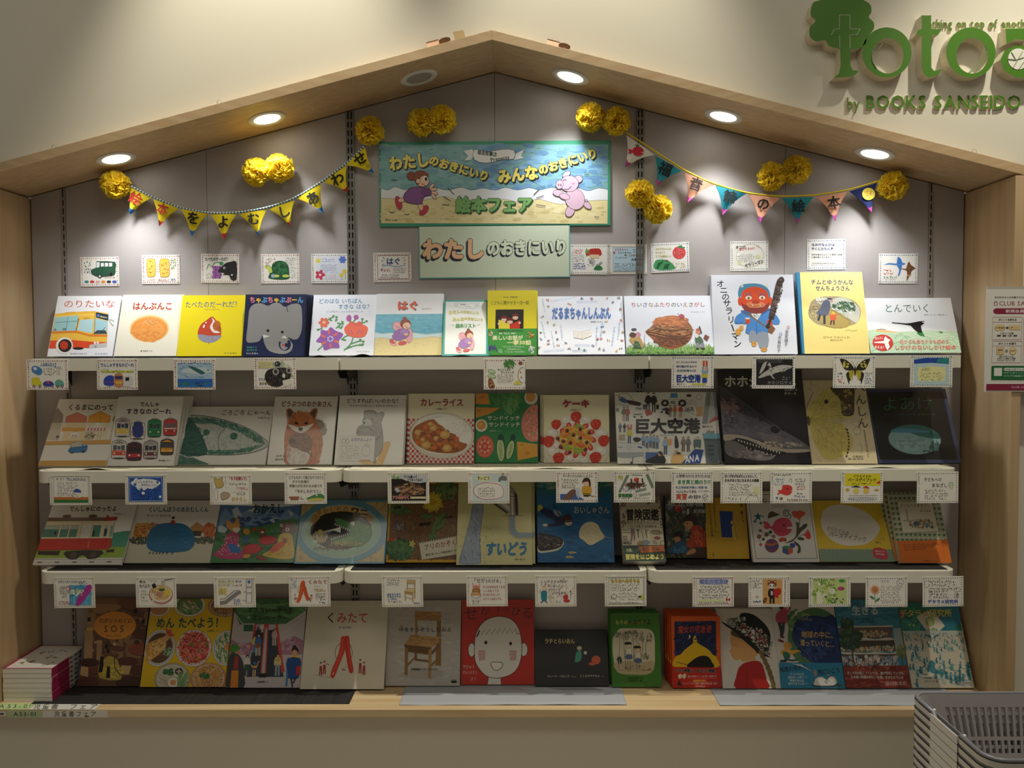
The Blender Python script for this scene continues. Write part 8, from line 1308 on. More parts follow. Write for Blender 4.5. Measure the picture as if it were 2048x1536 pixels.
# ---------------------------------------------------------------- banner boards
def board(c,q,Y,th,edge,label,cat,name,fn,m='print',eps=.00001,sheet='printed_face'):
    P = [at(c[0]+x/c[2],c[1]+y/c[2],Y) for x,y in q]; ctr = sum(P,Vector())/4
    w = ((P[1]-P[0]).length+(P[2]-P[3]).length)/2; h = ((P[3]-P[0]).length+(P[2]-P[1]).length)/2
    ang = -math.atan2((P[1]-P[0]).z+(P[2]-P[3]).z,(P[1]-P[0]).x+(P[2]-P[3]).x)
    r = MB().box(-w/2,w/2,0,th,-h/2,h/2).obj(name,mat('edge_'+edge,edge,.6),None,(ctr.x,Y,ctr.z),(0,ang,0)); tag(r,label,cat)
    a = Art(c,q,w,h,eps=eps); a.off = .0001; a.pname = sheet; a.bg(edge); fn(a); a.build(r,m=m,loc=(-w/2,0,-h/2)); return r
def _(a):
    a.r('7fb2b4',328,846,1655,1308); a.bl(['86b8b8','78aab0','8fbcc0','74a4b4'],[(330,850),(900,850),(900,1120),(330,1120)],180,14,44,.4,-6,6); a.bl(['6f9fc4','7aa8c8','84b4d0','6896bc'],[(900,850),(1652,850),(1652,1120),(900,1120)],240,14,44,.4,-6,6)
    for i in range(34): x = 345+a.rg.random()*1290; y = 860+a.rg.random()*240; a.l('4a6a78',2,[(x,y),(x+18,y-1)],nl=1)
    T = [(328,1100),(370,1112),(410,1092),(470,1110),(520,1095),(580,1112),(640,1096),(720,1112),(800,1095),(860,1112),(930,1100),(1000,1112),(1060,1096),(1130,1112),(1200,1098),(1260,1112),(1330,1096),(1400,1110),(1470,1096),(1540,1116),(1600,1100),(1655,1108)]
    a.p('e6ebee',T+[(1655,1220),(328,1220)]); a.l('4a6a78',3,T,3); Q = [(328,1160),(420,1165),(500,1180),(600,1168),(700,1150),(760,1165),(850,1192),(950,1180),(1050,1165),(1150,1185),(1250,1165),(1350,1190),(1450,1195),(1550,1175),(1655,1170)]
    a.p('e6daa2',Q+[(1655,1308),(328,1308)]); a.l('9a8a60',2.5,Q,3); a.bl(['ddcf90','efe4b4','d4c488'],[(335,1200),(1650,1200),(1650,1300),(335,1300)],160,8,30,.35,-5,5); [a.e('8a7a50',690+a.rg.random()*70,1165+a.rg.random()*35,1.5,nl=1) for i in range(30)]
    Y_ = 'efe070'; K = ('1f1c18', .02)
    for s,x0,x1,y,y1,h in (('わたし',376,612,958,930,92),('のおきにいり',612,964,932,1035,64),('みんな',1012,1250,1035,1005,88),('のおきにいり',1252,1592,998,892,64)): a.t(s,x0,x1,y,Y_,h=h,b=.055,y1=y1,sd=(6,7,'23201c',.02),ol=('23201c',.03))
    a.t('絵本フェア',768,1218,1197,'7fb46a',h=98,b=.05,sd=(7,8,'2a5a34',.02),ol=('1f4a2a',.03))
    a.p('e8ecee',[(815,885),(865,872),(880,900),(860,935),(820,940),(842,912)]); a.p('e8ecee',[(1120,900),(1168,875),(1150,912),(1165,925),(1110,938)]); a.p('f2f4f4',[(878,875),(960,888),(1040,875),(1110,880),(1108,930),(1040,935),(950,955),(878,935)],2); a.l('5a6a70',2.5,[(878,875),(960,888),(1040,875),(1110,880),(1108,930),(1040,935),(950,955),(878,935)],2,1)
    a.t('福音館書店',895,1010,890,'33473a',h=28,b=.03,y1=905); a.t('Presents',972,1082,936,'33473a',h=30,b=.03,y1=920)
    O = '4a2c34'
    def E(c,x,y,rx,ry,an=0): a.e(O,x,y,rx+2.5,ry+2.5,an); a.e(c,x,y,rx,ry,an)
    # child running to the right
    E('c8384a',432,1188,17,40,-15); E('efc8a8',455,1170,26,12,-10); E('c8384a',582,1232,34,18,-50); E('efc8a8',562,1205,14,28,-15)
    D = [(463,1145),(490,1110),(530,1095),(590,1100),(622,1108),(625,1140),(585,1152),(572,1180),(565,1195),(510,1192),(470,1178)]; a.p('86528e',D,4); a.l(O,4,D,4,1); E('7a4884',598,1126,30,18,5)
    for x,y,an in ((628,1090,-50),(640,1108,-10),(645,1130,20),(640,1150,50)): E('efc8a8',x,y,20,8,an)
    E('8a4630',508,1030,26,24,10); E('c83a4a',532,1030,10,12); E('8a4630',562,1035,42,36); E('efc8a8',572,1058,40,34,15); a.p('8a4630',[(530,1030),(560,1005),(600,1010),(608,1028),(575,1030),(560,1045),(552,1080),(532,1070)],3); E('efc8a8',548,1060,12,13)
    a.e('fff',592,1046,12,16); a.e(BK,594,1048,8,12); a.l(O,3.5,[(580,1084),(598,1088),(610,1072)],3); a.e('e88a8a',575,1078,8,6)
    # pig running to the left
    Pk = 'd9b9cb'; E(Pk,1437,1235,24,34,25); E(Pk,1535,1198,30,16,45); E(Pk,1465,1165,55,62,-20); E(Pk,1368,1130,30,18,10); E(Pk,1405,1150,30,16,15); E(Pk,1415,1020,24,14,-35); E(Pk,1485,1048,22,20,20); E(Pk,1432,1075,52,46); E('e2b8ca',1375,1080,20,26,8); a.e(O,1370,1082,3,7); a.e(O,1383,1084,3,7); a.l(O,4,[(1395,1060),(1405,1050),(1415,1058)],3); a.l(O,4,[(1400,1108),(1425,1108),(1445,1090)],3); a.ring(O,3,1530,1175,9,7); a.e('e890a8',1455,1075,9,6)
    for P in ([(722,1098),(760,1140)],[(695,1150),(738,1175)],[(690,1198),(732,1200)],[(1258,1106),(1225,1140)],[(1285,1145),(1240,1158)],[(1240,1198),(1295,1206)],[(375,1238),(390,1246),(408,1242)],[(465,1252),(480,1258),(495,1252)],[(1580,1264),(1592,1272),(1605,1266)],[(390,1052),(420,1054)],[(1520,1022),(1545,1020)]): a.l('4a4a44',4,P)
    a.t('©Maki Sasaki', 350, 425, 1288, '555', h=14)
board(T2,[(316,829),(1668,822),(1672,1316),(320,1328)],-.0068,.0062,'3f9a78','wide beach banner with a running child and pig, green border','banner','banner_board',_)
P2 = (830, 440, 6)
def _(a):
    a.p('d9e6cc', [(52,82),(1846,64),(1850,674),(66,690)])
    for i in range(60): a.l('cddcc0',2,[(60+i*30,80),(68+i*30,685)],nl=i > 0); i < 20 and a.l('cddcc0',2,[(56,90+i*30),(1848,76+i*30)],nl=1)
    a.k += 1
    a.t('わたし',88,840,352,'f2c498',h=262,b=.06,y1=345,sd=(-20,26,'2c3440',.02),ol=('2c3440',.03)); a.t('のおきにいり',860,1835,336,'dfeccf',h=200,b=.05,y1=322,sd=(-14,18,'2c3440',.02),ol=('2c3440',.03))
board(P2,[(42,72),(1858,54),(1862,684),(54,702)],-.0068,.0062,'6fb3a8','pale green lettered panel hanging just below the wide beach banner','sign panel','lettered_panel',_)
# ---------------------------------------------------------------- bunting
def bunting(c1, cordpx, cordcols, flags, label, group):
    YB = -.03; root = empty('bunting',(0,YB,0),label,'bunting',group); 
    P = catmull(cordpx,False,8); W_ = [at(x,y,YB) for x,y in P]; ctr = W_[len(W_)//2].copy(); root.location = ctr
    L = [w-ctr for w in W_]
    if len(cordcols) == 1: MB().tube(L,.0028,6).obj('cord',mat('cord_'+cordcols[0],cordcols[0],.7),root,smooth=True)
    else:
        acc = [0]
        for a_,b_ in zip(L,L[1:]): acc.append(acc[-1]+(b_-a_).length)
        n = int(acc[-1]/.0048); pt = lambda d: next((L[i]+(L[i+1]-L[i])*((d-acc[i])/(acc[i+1]-acc[i])) for i in range(len(L)-1) if acc[i+1] >= d),L[-1])
        for k in (0, 1):
            o = MB()
            for j in range(k,n,2): o.tube([pt(j*acc[-1]/n),pt((j+1)*acc[-1]/n-1e-6)],.0036,6)
            o.obj('cord',mat('cord_'+cordcols[k],cordcols[k],.7),root)
    for n_,(c,A_,B_,T_,col,tip,ch,lc,lp,sz) in enumerate(flags):
        g = lambda p: (c[0]+p[0]/c[2],c[1]+p[1]/c[2]); A2,B2,T2_ = [at(*g(p),YB)-ctr for p in (A_,B_,T_)]
        nn = 12; rg = random.Random(n_*7+len(label)); ph = rg.uniform(0,6)
        def pt(u, v):      # u across, v down
            top = A2+(B2-A2)*u; p = top+(T2_-top)*v; mid = (A2+B2)/2; p += (mid-p)*(.13*math.sin(PI*v)*abs(2*u-1)) if v > 0 else Vector()
            return p+Vector((0,-.004*math.sin(PI*u)*(1-v)-.006*v*math.sin(ph+v*2+u*2)+.004*v,0))
        for nm,v0,v1,cc in (('flag_cloth',.02,.80,col),('flag_tip',.80,.985,tip)):
            for_ = MB(); f0 = lambda u,v,v0=v0,v1=v1: pt(u,v0+(v1-v0)*v)
            for_.sheet(f0,nn,10); for_.sheet(lambda u,v: f0(u,v)+Vector((0,.0022,0)),nn,10)
            for_.obj(nm,mat('felt_'+cc,cc,.85,bump=(500,.2,.0004)),root,smooth=True)
        free = lambda px,py: (lambda w: (w.x,w.z))(at(px,py,YB-.004)-ctr)
        a = Art(c,None,1,1,free=free); a.off = .0045; a.pname = 'flag_letter'; x,y = lp
        an = math.atan2(B_[1]-A_[1], B_[0]-A_[0])*.8
        if ch == 'fish':
            a.e('c8283c',x+12,y,34,27,8); a.p('c8283c',[(x-15,y),(x-35,y-14),(x-48,y-14),(x-40,y),(x-48,y+14),(x-32,y+14)]); a.e('222',x+28,y-6,3); a.l('f0ece0',3,[(x+30,y+8),(x+44,y+6)]); a.p('3a7a3a',[(x+2,y-26),(x-8,y-42),(x+4,y-36),(x+10,y-48),(x+14,y-34),(x+26,y-40),(x+16,y-26)])
        elif ch == 'moon': a.e('f0dc5a',x,y,38,36,0,26); a.bl(['f4e88a','d8a830','e8c850'],(x,y,26,24),10,5,9)
        else:
            a.k += 1; a.ch(ch,x,y,sz,sz,an,lc,.016 if ch in '絵福音館本' else .028); a.k += 4
            if ch == 'せ': a.ring('333',2,x+45,y+42,10); a.ch('福',x+45,y+42,13,13,an,'333',.0)
        for o in a.build(root, m='print_matte'): pass
Yl, Bl, Rd = 'f0d81c', '1f7ac8', 'b82a24'
bunting(T1,[(x/2.9257,y/2.9257) for x,y in ((735,1065),(750,1080),(890,1152),(1050,1212),(1220,1245),(1390,1243),(1560,1215),(1720,1160),(1880,1065),(2035,950))]+[(730,291)],('3a7a8a','e0dcc8'),[
 (T1,(752,1088),(888,1158),(755,1250),Yl,Bl,'絵',Rd,(793,1158),76),(T1,(895,1162),(1050,1217),(925,1322),Yl,Rd,'本',Rd,(950,1222),74),(T1,(1057,1219),(1220,1250),(1115,1380),Yl,Bl,'を','14120f',(1130,1275),78),
 (T1,(1228,1252),(1388,1250),(1305,1397),Yl,Rd,'よ','14120f',(1307,1297),76),(T1,(1395,1250),(1562,1224),(1510,1385),Yl,Bl,'む','14120f',(1484,1280),76),(T1,(1572,1222),(1724,1170),(1698,1327),Yl,Rd,'し','14120f',(1662,1238),78),
 (T1,(1735,1160),(1880,1072),(1887,1245),Yl,Bl,'あ','14120f',(1830,1158),80),(T1,(1890,1067),(2028,965),(2036,1128),Yl,Rd,'わ','14120f',(1975,1045),80),(T2,(118,966),(236,858),(284,1010),Yl,Bl,'せ','14120f',(205,928),78)],
 'bunting of yellow flags with blue and red tips, left of the banner','fabric buntings')
Pe, Te, Mg = 'e8a888', '1f8a9a', 'b8489a'
bunting(T3,[(1250,263)]+[(1348+x/2.9257,y/2.9257) for x,y in ((0,958),(120,1025),(250,1080),(440,1130),(640,1148),(830,1140),(1020,1110),(1195,1060))],('e0c820',),[
 (T2,(1764,787),(1930,905),(1757,975),'e2ded6',Mg,'fish','',(1820,885),0),(T2,(1932,907),(2090,1000),(1940,1088),Te,Mg,'福','14120f',(1992,988),84),(T3,(62,1007),(235,1080),(80,1185),Pe,Mg,'音','14120f',(128,1078),82),
 (T3,(243,1083),(425,1131),(288,1255),Te,Mg,'館','14120f',(327,1150),80),(T3,(435,1135),(625,1156),(505,1305),Pe,Mg,'の','14120f',(522,1192),78),(T3,(631,1157),(820,1149),(725,1313),Te,Mg,'絵','14120f',(728,1204),80),
 (T3,(828,1152),(1015,1119),(950,1292),Pe,Mg,'本','14120f',(936,1184),80),(T3,(1025,1117),(1190,1067),(1158,1248),'1c2a60',Mg,'moon','',(1138,1135),0)],
 'bunting of white, teal and peach flags with a moon, right of banner','fabric buntings')
# ---------------------------------------------------------------- tissue paper pompoms
TIS = mat('tissue_yellow', 'f2cc14', .7, trans=0)
N_ = TIS.node_tree.nodes; tl = N_.new('ShaderNodeBsdfTranslucent'); tl.inputs[0].default_value = (1.0,.84,.10,1); df = N_.new('ShaderNodeBsdfDiffuse'); df.inputs[0].default_value = (1.0,.80,.07,1); mx = N_.new('ShaderNodeMixShader'); mx.inputs[0].default_value = .42
for i_,o_ in ((1,df),(2,tl)): TIS.node_tree.links.new(o_.outputs[0],mx.inputs[i_])
TIS.node_tree.links.new(mx.outputs[0],N_['Material Output'].inputs[0])
def pom_mesh(seed):
    rg = random.Random(seed); o = MB(); R = .041
    for i in range(88):
        z = 1-2*(i+.5)/88; a = i*2.39996+rg.uniform(-.3,.3); d = Vector((math.sqrt(1-z*z)*math.cos(a),-abs(math.sqrt(1-z*z)*math.sin(a))*.8+.12,z)).normalized() if 1 else None
        t1 = d.cross(Vector((rg.uniform(-1,1),rg.uniform(-1,1),rg.uniform(-1,1)))).normalized(); t2 = d.cross(t1); r = R*rg.uniform(.86,1.1); w = rg.uniform(.3,.46); p1,p2 = rg.uniform(0,6),rg.uniform(0,6); cv = rg.uniform(-.35,.35)
        def f(u, v):
            s = (u-.5)*2; k = v**.7
            return d*r*(.2+.8*k)*(1-.12*s*s*k)+t1*(s*w*R*(.25+.95*k))+t2*R*k*(cv*s*s+.11*math.sin(s*7+p1)*k+.05*math.sin(s*15+p2)*k+cv*.6*k)
        o.sheet(f, 9, 4)
    return me('pompom',[tuple(v) for v in o.V],o.F,TIS,True)
PM = [pom_mesh(i) for i in (1, 2, 3)]
for i,(px,py,lab) in enumerate(((232,370,'at the left end of the yellow bunting'),(513,345,'left of the pair under the left roof slope'),(560,337,'right of the pair under the left roof slope'),(739,262,'at the right end of the yellow bunting'),(843,245,'left of the pair above the beach banner'),(884,240,'right of the pair above the beach banner'),(1180,235,'left of the pair right of the peak'),(1232,243,'where the teal and peach bunting begins'),(1279,388,'upper of the pair beside the beach banner'),(1316,418,'lower of the pair beside the beach banner'),(1543,353,'left of the pair above the teal flags'),(1592,340,'right of the pair above the teal flags'),(1784,372,'beside the navy moon flag'))):
    p = at(px,py,-.036); o = ob('pompom',PM[i % 3],None,p,(0,i*1.3,0)); tag(o,'yellow tissue paper pompom '+lab,'pompom','yellow tissue pompoms')
# ---------------------------------------------------------------- raised shop sign
GRN = mat('sign_green','4c7f1c',.45); CREAM = mat('sign_side','d8d0b8',.6)
def solid(name,V2,F,Y0,Y1,parent,org,m1=GRN,m2=CREAM):
    n = len(V2); V = [(x-org.x,Y0-org.y,z-org.z) for x,z in V2]+[(x-org.x,Y1-org.y,z-org.z) for x,z in V2]; E = {}
    for f in F:
        for a_,b_ in zip(f,f[1:]+f[:1]): k = (min(a_,b_),max(a_,b_)); E[k] = E.get(k,0)+1
    FF = list(F)+[tuple(i+n for i in reversed(f)) for f in F]+[(a_,b_,b_+n,a_+n) for (a_,b_),c in E.items() if c == 1]
    d = bpy.data.meshes.new(name); d.from_pydata(V,[],FF); d.materials.append(m1); d.materials.append(m2)
    d.polygons.foreach_set('material_index',[0]*len(F)+[1]*(len(FF)-len(F))); d.update(); return ob(name,d,parent)
Yf = WALLY-.035; so = at(1850, 130, Yf); so.y = WALLY
sg_ = empty('shop_sign',so,'raised green shop sign with a tree emblem on the upper right wall','sign')
mp = lambda p,Y=Yf: (lambda w: (w.x,w.z))(at(1348+p[0]/2.9257,p[1]/2.9257,Y))
def shape(name,P,hole=None,sm=4,Y0=Yf,Y1=WALLY,m1=GRN):
    P = catmull(P, True, sm) if sm else P
    if hole:
        n = 40; c = len(P); P = [P[int(i*len(P)/n)] for i in range(n)]; H = hole(n); V = [mp(p) for p in P+H]; F = [(i,(i+1) % n,n+(i+1) % n,n+i) for i in range(n)]
    else: V = [mp(p,Y0) for p in P]; F = [tuple(t) for t in tessellate_polygon([[Vector((v[0],v[1],0)) for v in V]])]
    return solid(name, V, F, Y0, Y1, sg_, so, m1)
ell = lambda cx,cy,rx,ry,a=0: (lambda n: [(cx+rx*math.cos(t)*math.cos(a)-ry*math.sin(t)*math.sin(a),cy+rx*math.cos(t)*math.sin(a)+ry*math.sin(t)*math.cos(a)) for t in [2*PI*i/n-a for i in range(n)]])
shape('tree_emblem',[(800,60),(815,15),(855,0),(900,-25),(980,-45),(1060,-20),(1120,5),(1150,30),(1155,70),(1140,100),(1168,130),(1170,165),(1150,195),(1130,210),(1122,250),(1090,280),(1030,290),(960,284),(905,268),(885,236),(830,242),(795,212),(795,160),(828,122),(802,95)])
TT = [(968,88),(1030,88),(1030,170),(1090,170),(1068,205),(1030,205),(1032,380),(1045,410),(1082,415),(1065,435),(1030,450),(935,455),(965,430),(975,380),(968,205),(920,205),(940,170),(968,170)]
shape('letter', TT, sm=0, Y0=Yf-.001); o = MB(); 
for a_,b_ in zip([15,16,17,0,1,2,3,4],[16,17,0,1,2,3,4,5]):
    pa,pb = (at(1348+TT[i % 18][0]/2.9257,TT[i % 18][1]/2.9257,Yf-.0012)-so for i in (a_,b_)); o.tube([pa,pb],.0006,5)
o.tube([at(1348+968/2.9257,205/2.9257,Yf-.0012)-so,at(1348+970/2.9257,280/2.9257,Yf-.0012)-so],.0006,5); o.tube([at(1348+1030/2.9257,205/2.9257,Yf-.0012)-so,at(1348+1030/2.9257,282/2.9257,Yf-.0012)-so],.0006,5)
o.obj('white_outline',mat('sign_white','e8e6da',.5),sg_)
O_ = lambda cx: shape('letter',ell(cx,307,145,147)(40),ell(cx+6,326,92,104),sm=0)
O_(1245); O_(1738)
shape('letter',[(1450,90),(1505,90),(1505,170),(1568,170),(1545,205),(1505,205),(1506,395),(1522,415),(1568,405),(1545,440),(1490,455),(1458,430),(1450,380),(1450,205),(1415,205),(1425,178),(1450,170)],sm=0)
shape('letter',[(1940,168),(2090,165),(2150,200),(2160,440),(2060,455),(1990,450),(1930,410),(1910,350),(1935,295),(1990,270),(2060,265),(2058,235),(2000,228),(1945,255)],sm=0)
shape('leaf_inlay',ell(2015,345,60,62)(26),sm=0,Y0=Yf-.001,Y1=Yf,m1=mat('sign_white','e8e6da'))
o = MB()
for P in ([(1955,345),(2000,350),(2048,335)],[(1975,305),(2000,348)],[(1985,395),(2010,350),(2040,300)],[(2020,400),(2048,360)]): o.tube([at(1348+x/2.9257,y/2.9257,Yf-.0022)-so for x,y in P],.0009,5)
for P in ([(1180,265),(1160,310),(1162,360),(1185,400)],[(1222,255),(1195,290),(1180,340)]): o.tube([at(1348+x/2.9257,y/2.9257,Yf-.001)-so for x,y in catmull(P,False,4)],.0012,5)
for k in (0,12,24): o.tube([at(1348+x/2.9257,y/2.9257,Yf+.002)-so for x,y in catmull([(1825-k*.3,270),(1822-k,330),(1790-k*1.5,390),(1715,435)],False,4)],.0009,5)
o.obj('leaf_lines',mat('sign_line','8a9a70',.5),sg_)['kind'] = 'stuff'
def raised(txt, x0, x1, yc, h, dep, b=.02):
    Ws = [.35 if c == ' ' else glyph(c,b)[3]-glyph(c,b)[2]+.1 for c in txt]; T = sum(Ws); sx = (x1-x0)/T; u = 0
    for c, w_ in zip(txt, Ws):
        if c != ' ':
            V, F, a0, a1 = glyph(c, b); q = x0+u*sx
            solid('letter',[mp((q+(v[0]-a0+.05)*sx,yc-(v[1]-.345)*h),WALLY-dep) for v in V],[tuple(f) for f in F],WALLY-dep,WALLY,sg_,so)
        u += w_
raised('by',1010,1090,605,104,.007,.0); raised('BOOKS',1120,1478,597,110,.007,.018); raised('SANSEIDO',1518,2034,597,110,.007,.018); raised('thing on top of another',1508,2112,138,76,.005,.004)
# ---------------------------------------------------------------- small things on the timber and the wall
LEA = mat('tan_leather','c49a78',.5); CLR = mat('clear_acrylic','f4f6f6',.05,trans=1.0)
for px,sgn,lab in ((876,-1,'tan curled leather strap on the roof timber left of the peak'),(1112,1,'tan curled leather strap on the roof timber right of the peak')):
    p = at(px,90 if sgn < 0 else 92,-.235); z = roof(p.x,tr1); r = empty('leather_strap',(p.x,-.222,z),lab,'strap','leather straps on the roof timber',(0,math.atan(SL)*sgn,0))
    o = MB()
    for k in (0,1): o.sheet(lambda u,v,k=k: ((u-.5)*.036-.012,-.012+(.012+k*.0012)*-math.cos(v*3.6+.1)*1.0+.004,.0125-(.0125-k*.001)*math.cos(v*3.3)),6,18)
    o.obj('curl', LEA, r, smooth=True); o = MB()
    for k in (0,1): o.sheet(lambda u,v,k=k: (.022+(.0165-k*.0012)*math.cos(v*2*PI),-.024+u*.03,.0075+(.0072-k*.0012)*math.sin(v*2*PI)),6,26)
    o.obj('loop', LEA, r, smooth=True)
for px,lab in ((103,'clear acrylic clip on the timber at the far left'),(437,'clear acrylic clip on the left roof timber above a downlight'),(1953,'clear acrylic clip on the right roof timber below the sign')):
    p = at(px,200,-.235); z = roof(p.x,tr1); r = empty('acrylic_clip',(p.x,-.228,z),lab,'clip','clear clips on the roof timber')
    MB().tube([(.0065*math.cos(t),0,.009+.0075*math.sin(t)) for t in [-.9+i*.42 for i in range(12)]],.0016,6).obj('hook',CLR,r,smooth=True); MB().box(-.008,.008,-.004,.004,.0002,.0022).obj('foot',CLR,r)
o = MB().prism([(p.x,p.z) for p in (at(x,y,WALLY-.0004) for x,y in ((906,64),(926,60),(928,63),(930,72),(931,79),(918,82),(910,80),(909,70)))][::-1],WALLY-.0006,WALLY-.0001)
tag(o.obj('tape_residue',mat('old_tape','c2ab7c',.5)),'patch of old yellowed tape on the wall just left of the peak','tape')
# ---------------------------------------------------------------- labels on the ledge
Z0 = (0, 1180, 5.4875); LG, LW = 'bcd69a', 'e2e2da'
def flat(q, col, label, fn):
    P = [atz(Z0[0]+x/Z0[2],Z0[1]+y/Z0[2],ZLED+.0004) for x,y in q]; w = ((P[1]-P[0]).x+(P[2]-P[3]).x)/2; h = ((P[0]-P[3]).y+(P[1]-P[2]).y)/2
    r = MB().box(0,w,-.0002,0,0,h).obj('shelf_label',mat('label_'+col,col,.5),None,((P[0].x+P[3].x)/2,(P[3].y+P[2].y)/2,ZLED+.0003),(-PI/2,0,0)); tag(r,label,'label','labels on the ledge')
    a = Art(Z0,q,w,h); a.off = .00025; a.pname = 'lettering'; fn(a); a.build(r,m='print_matte')
flat([(20,1242),(392,1242),(312,1311),(-60,1311)],LG,'green label lying on top of the ledge at the far left',lambda a: a.t('A53-01',-28,345,1276,'2a2a24',h=62,b=.0,sp=.06))
flat([(396,1243),(1096,1251),(1050,1312),(318,1312)],LW,'white label lying on top of the ledge beside the green one',lambda a: a.t('児童書　フェア',368,1080,1280,'2a2a24',h=62,b=.01,sp=.15))
FL = lambda q,col,label,fn: board(Z0,q,-D-.0016,.0005,col,label,'label','shelf_label',fn,'print_matte',sheet='lettering')
FL([(80,1325),(461,1325),(461,1398),(80,1398)],'b4c49c','green label stuck on the front edge of the ledge',lambda a: a.t('A53-01',140,400,1362,'2a2a24',h=62,b=.01,sp=.08))
FL([(466,1325),(1180,1325),(1180,1398),(466,1398)],'d8d6cc','white label stuck on the front edge of the ledge',lambda a: a.t('児童書フェア',585,1065,1360,'2a2a24',h=66,b=.01,sp=.25) and a.p('8a3a2a',[(930,1386),(985,1382),(975,1392),(935,1394)]))
FL([(-60,1338),(64,1338),(64,1384),(-60,1384)],'d6d4cc','tiny sticker at the left end of the ledge front edge',lambda a: a.r('444',-40,1350,42,1370))
# ---------------------------------------------------------------- stack of paperbacks
b0 = atz(6.4,1404,ZLED); b1 = atz(104.2,1404,ZLED); yf = b0.y; xl = max(b0.x,-WI+.004); xw = b1.x-xl; top = at(104,1337,yf).z; n = 7; th = (top-ZLED)/n; dl = .182
MAG = mat('cover_magenta','b01f58',.4); WHC = mat('cover_white','d8d4cb',.45)
NM = ['topmost','second from the top','third from the top','fourth from the top','fifth from the top','sixth from the top','lowest']
for i in range(n):
    rg = random.Random(i); z = ZLED+.0003+(n-1-i)*th; r = empty('paperback',(xl+xw/2+rg.uniform(-.0006,.0006),yf+dl/2+rg.uniform(0,.001),z),'thick white and magenta paperback, %s in the left corner stack' % NM[i],'paperback','stack of paperbacks in the left corner',(0,0,0))
    t = th-.0006; w2,l2 = xw/2,dl/2; MB().box(-w2,w2-.0008,-l2+.0004,l2,.0006,t-.0006).obj('pages',PAGE,r); o = MB().box(-w2,w2,-l2,l2,0,.0005); o.box(-w2,w2,-l2,l2,t-.0005,t); o.box(w2-.0007,w2,-l2,l2,.0005,t-.0005); o.obj('cover',WHC,r)
    MB().box(w2,w2+.0004,-l2,-l2+dl*.5,0,t).obj('paper_band',MAG,r)
    a = MB()
    for k in range(3): a.box(w2+.0001,w2+.0005,dl*(.02+k*.14),dl*(.1+k*.14),t*.35,t*.65)
    for k in range(9): a.box(w2+.0004,w2+.0008,-l2+dl*(.03+k*.05),-l2+dl*(.06+k*.05),t*.35,t*.6)
    a.obj('spine_lettering',mat('ink_dark','4a3a44',.6),r)
    if i == 0:
        o = MB().box(-w2,w2,-l2,-l2+.004,t,t+.0003); o.box(-w2,-w2+.007,-l2,l2,t,t+.0003); o.box(-w2,w2,l2-.003,l2,t,t+.0003); o.obj('cover_edge_print',MAG,r); o = MB(); rr = random.Random(4)
        for _ in range(34): cx,cy = rr.choice([(-.2,-.25),(.15,0),(-.1,.2),(.25,-.3),(.2,.3)]); x,y = (cx+rr.uniform(-.12,.12))*xw,(cy+rr.uniform(-.08,.08))*dl; s = rr.uniform(.002,.006); o.prism([(x-s,y-s*.4),(x+s,y-s*.6),(x+s*.6,y+s*.5),(x-s*.5,y+s*.4)],t,t+.0003,'z')
        o.obj('cover_drawing',mat('ink_brown','5a4a38',.6),r)
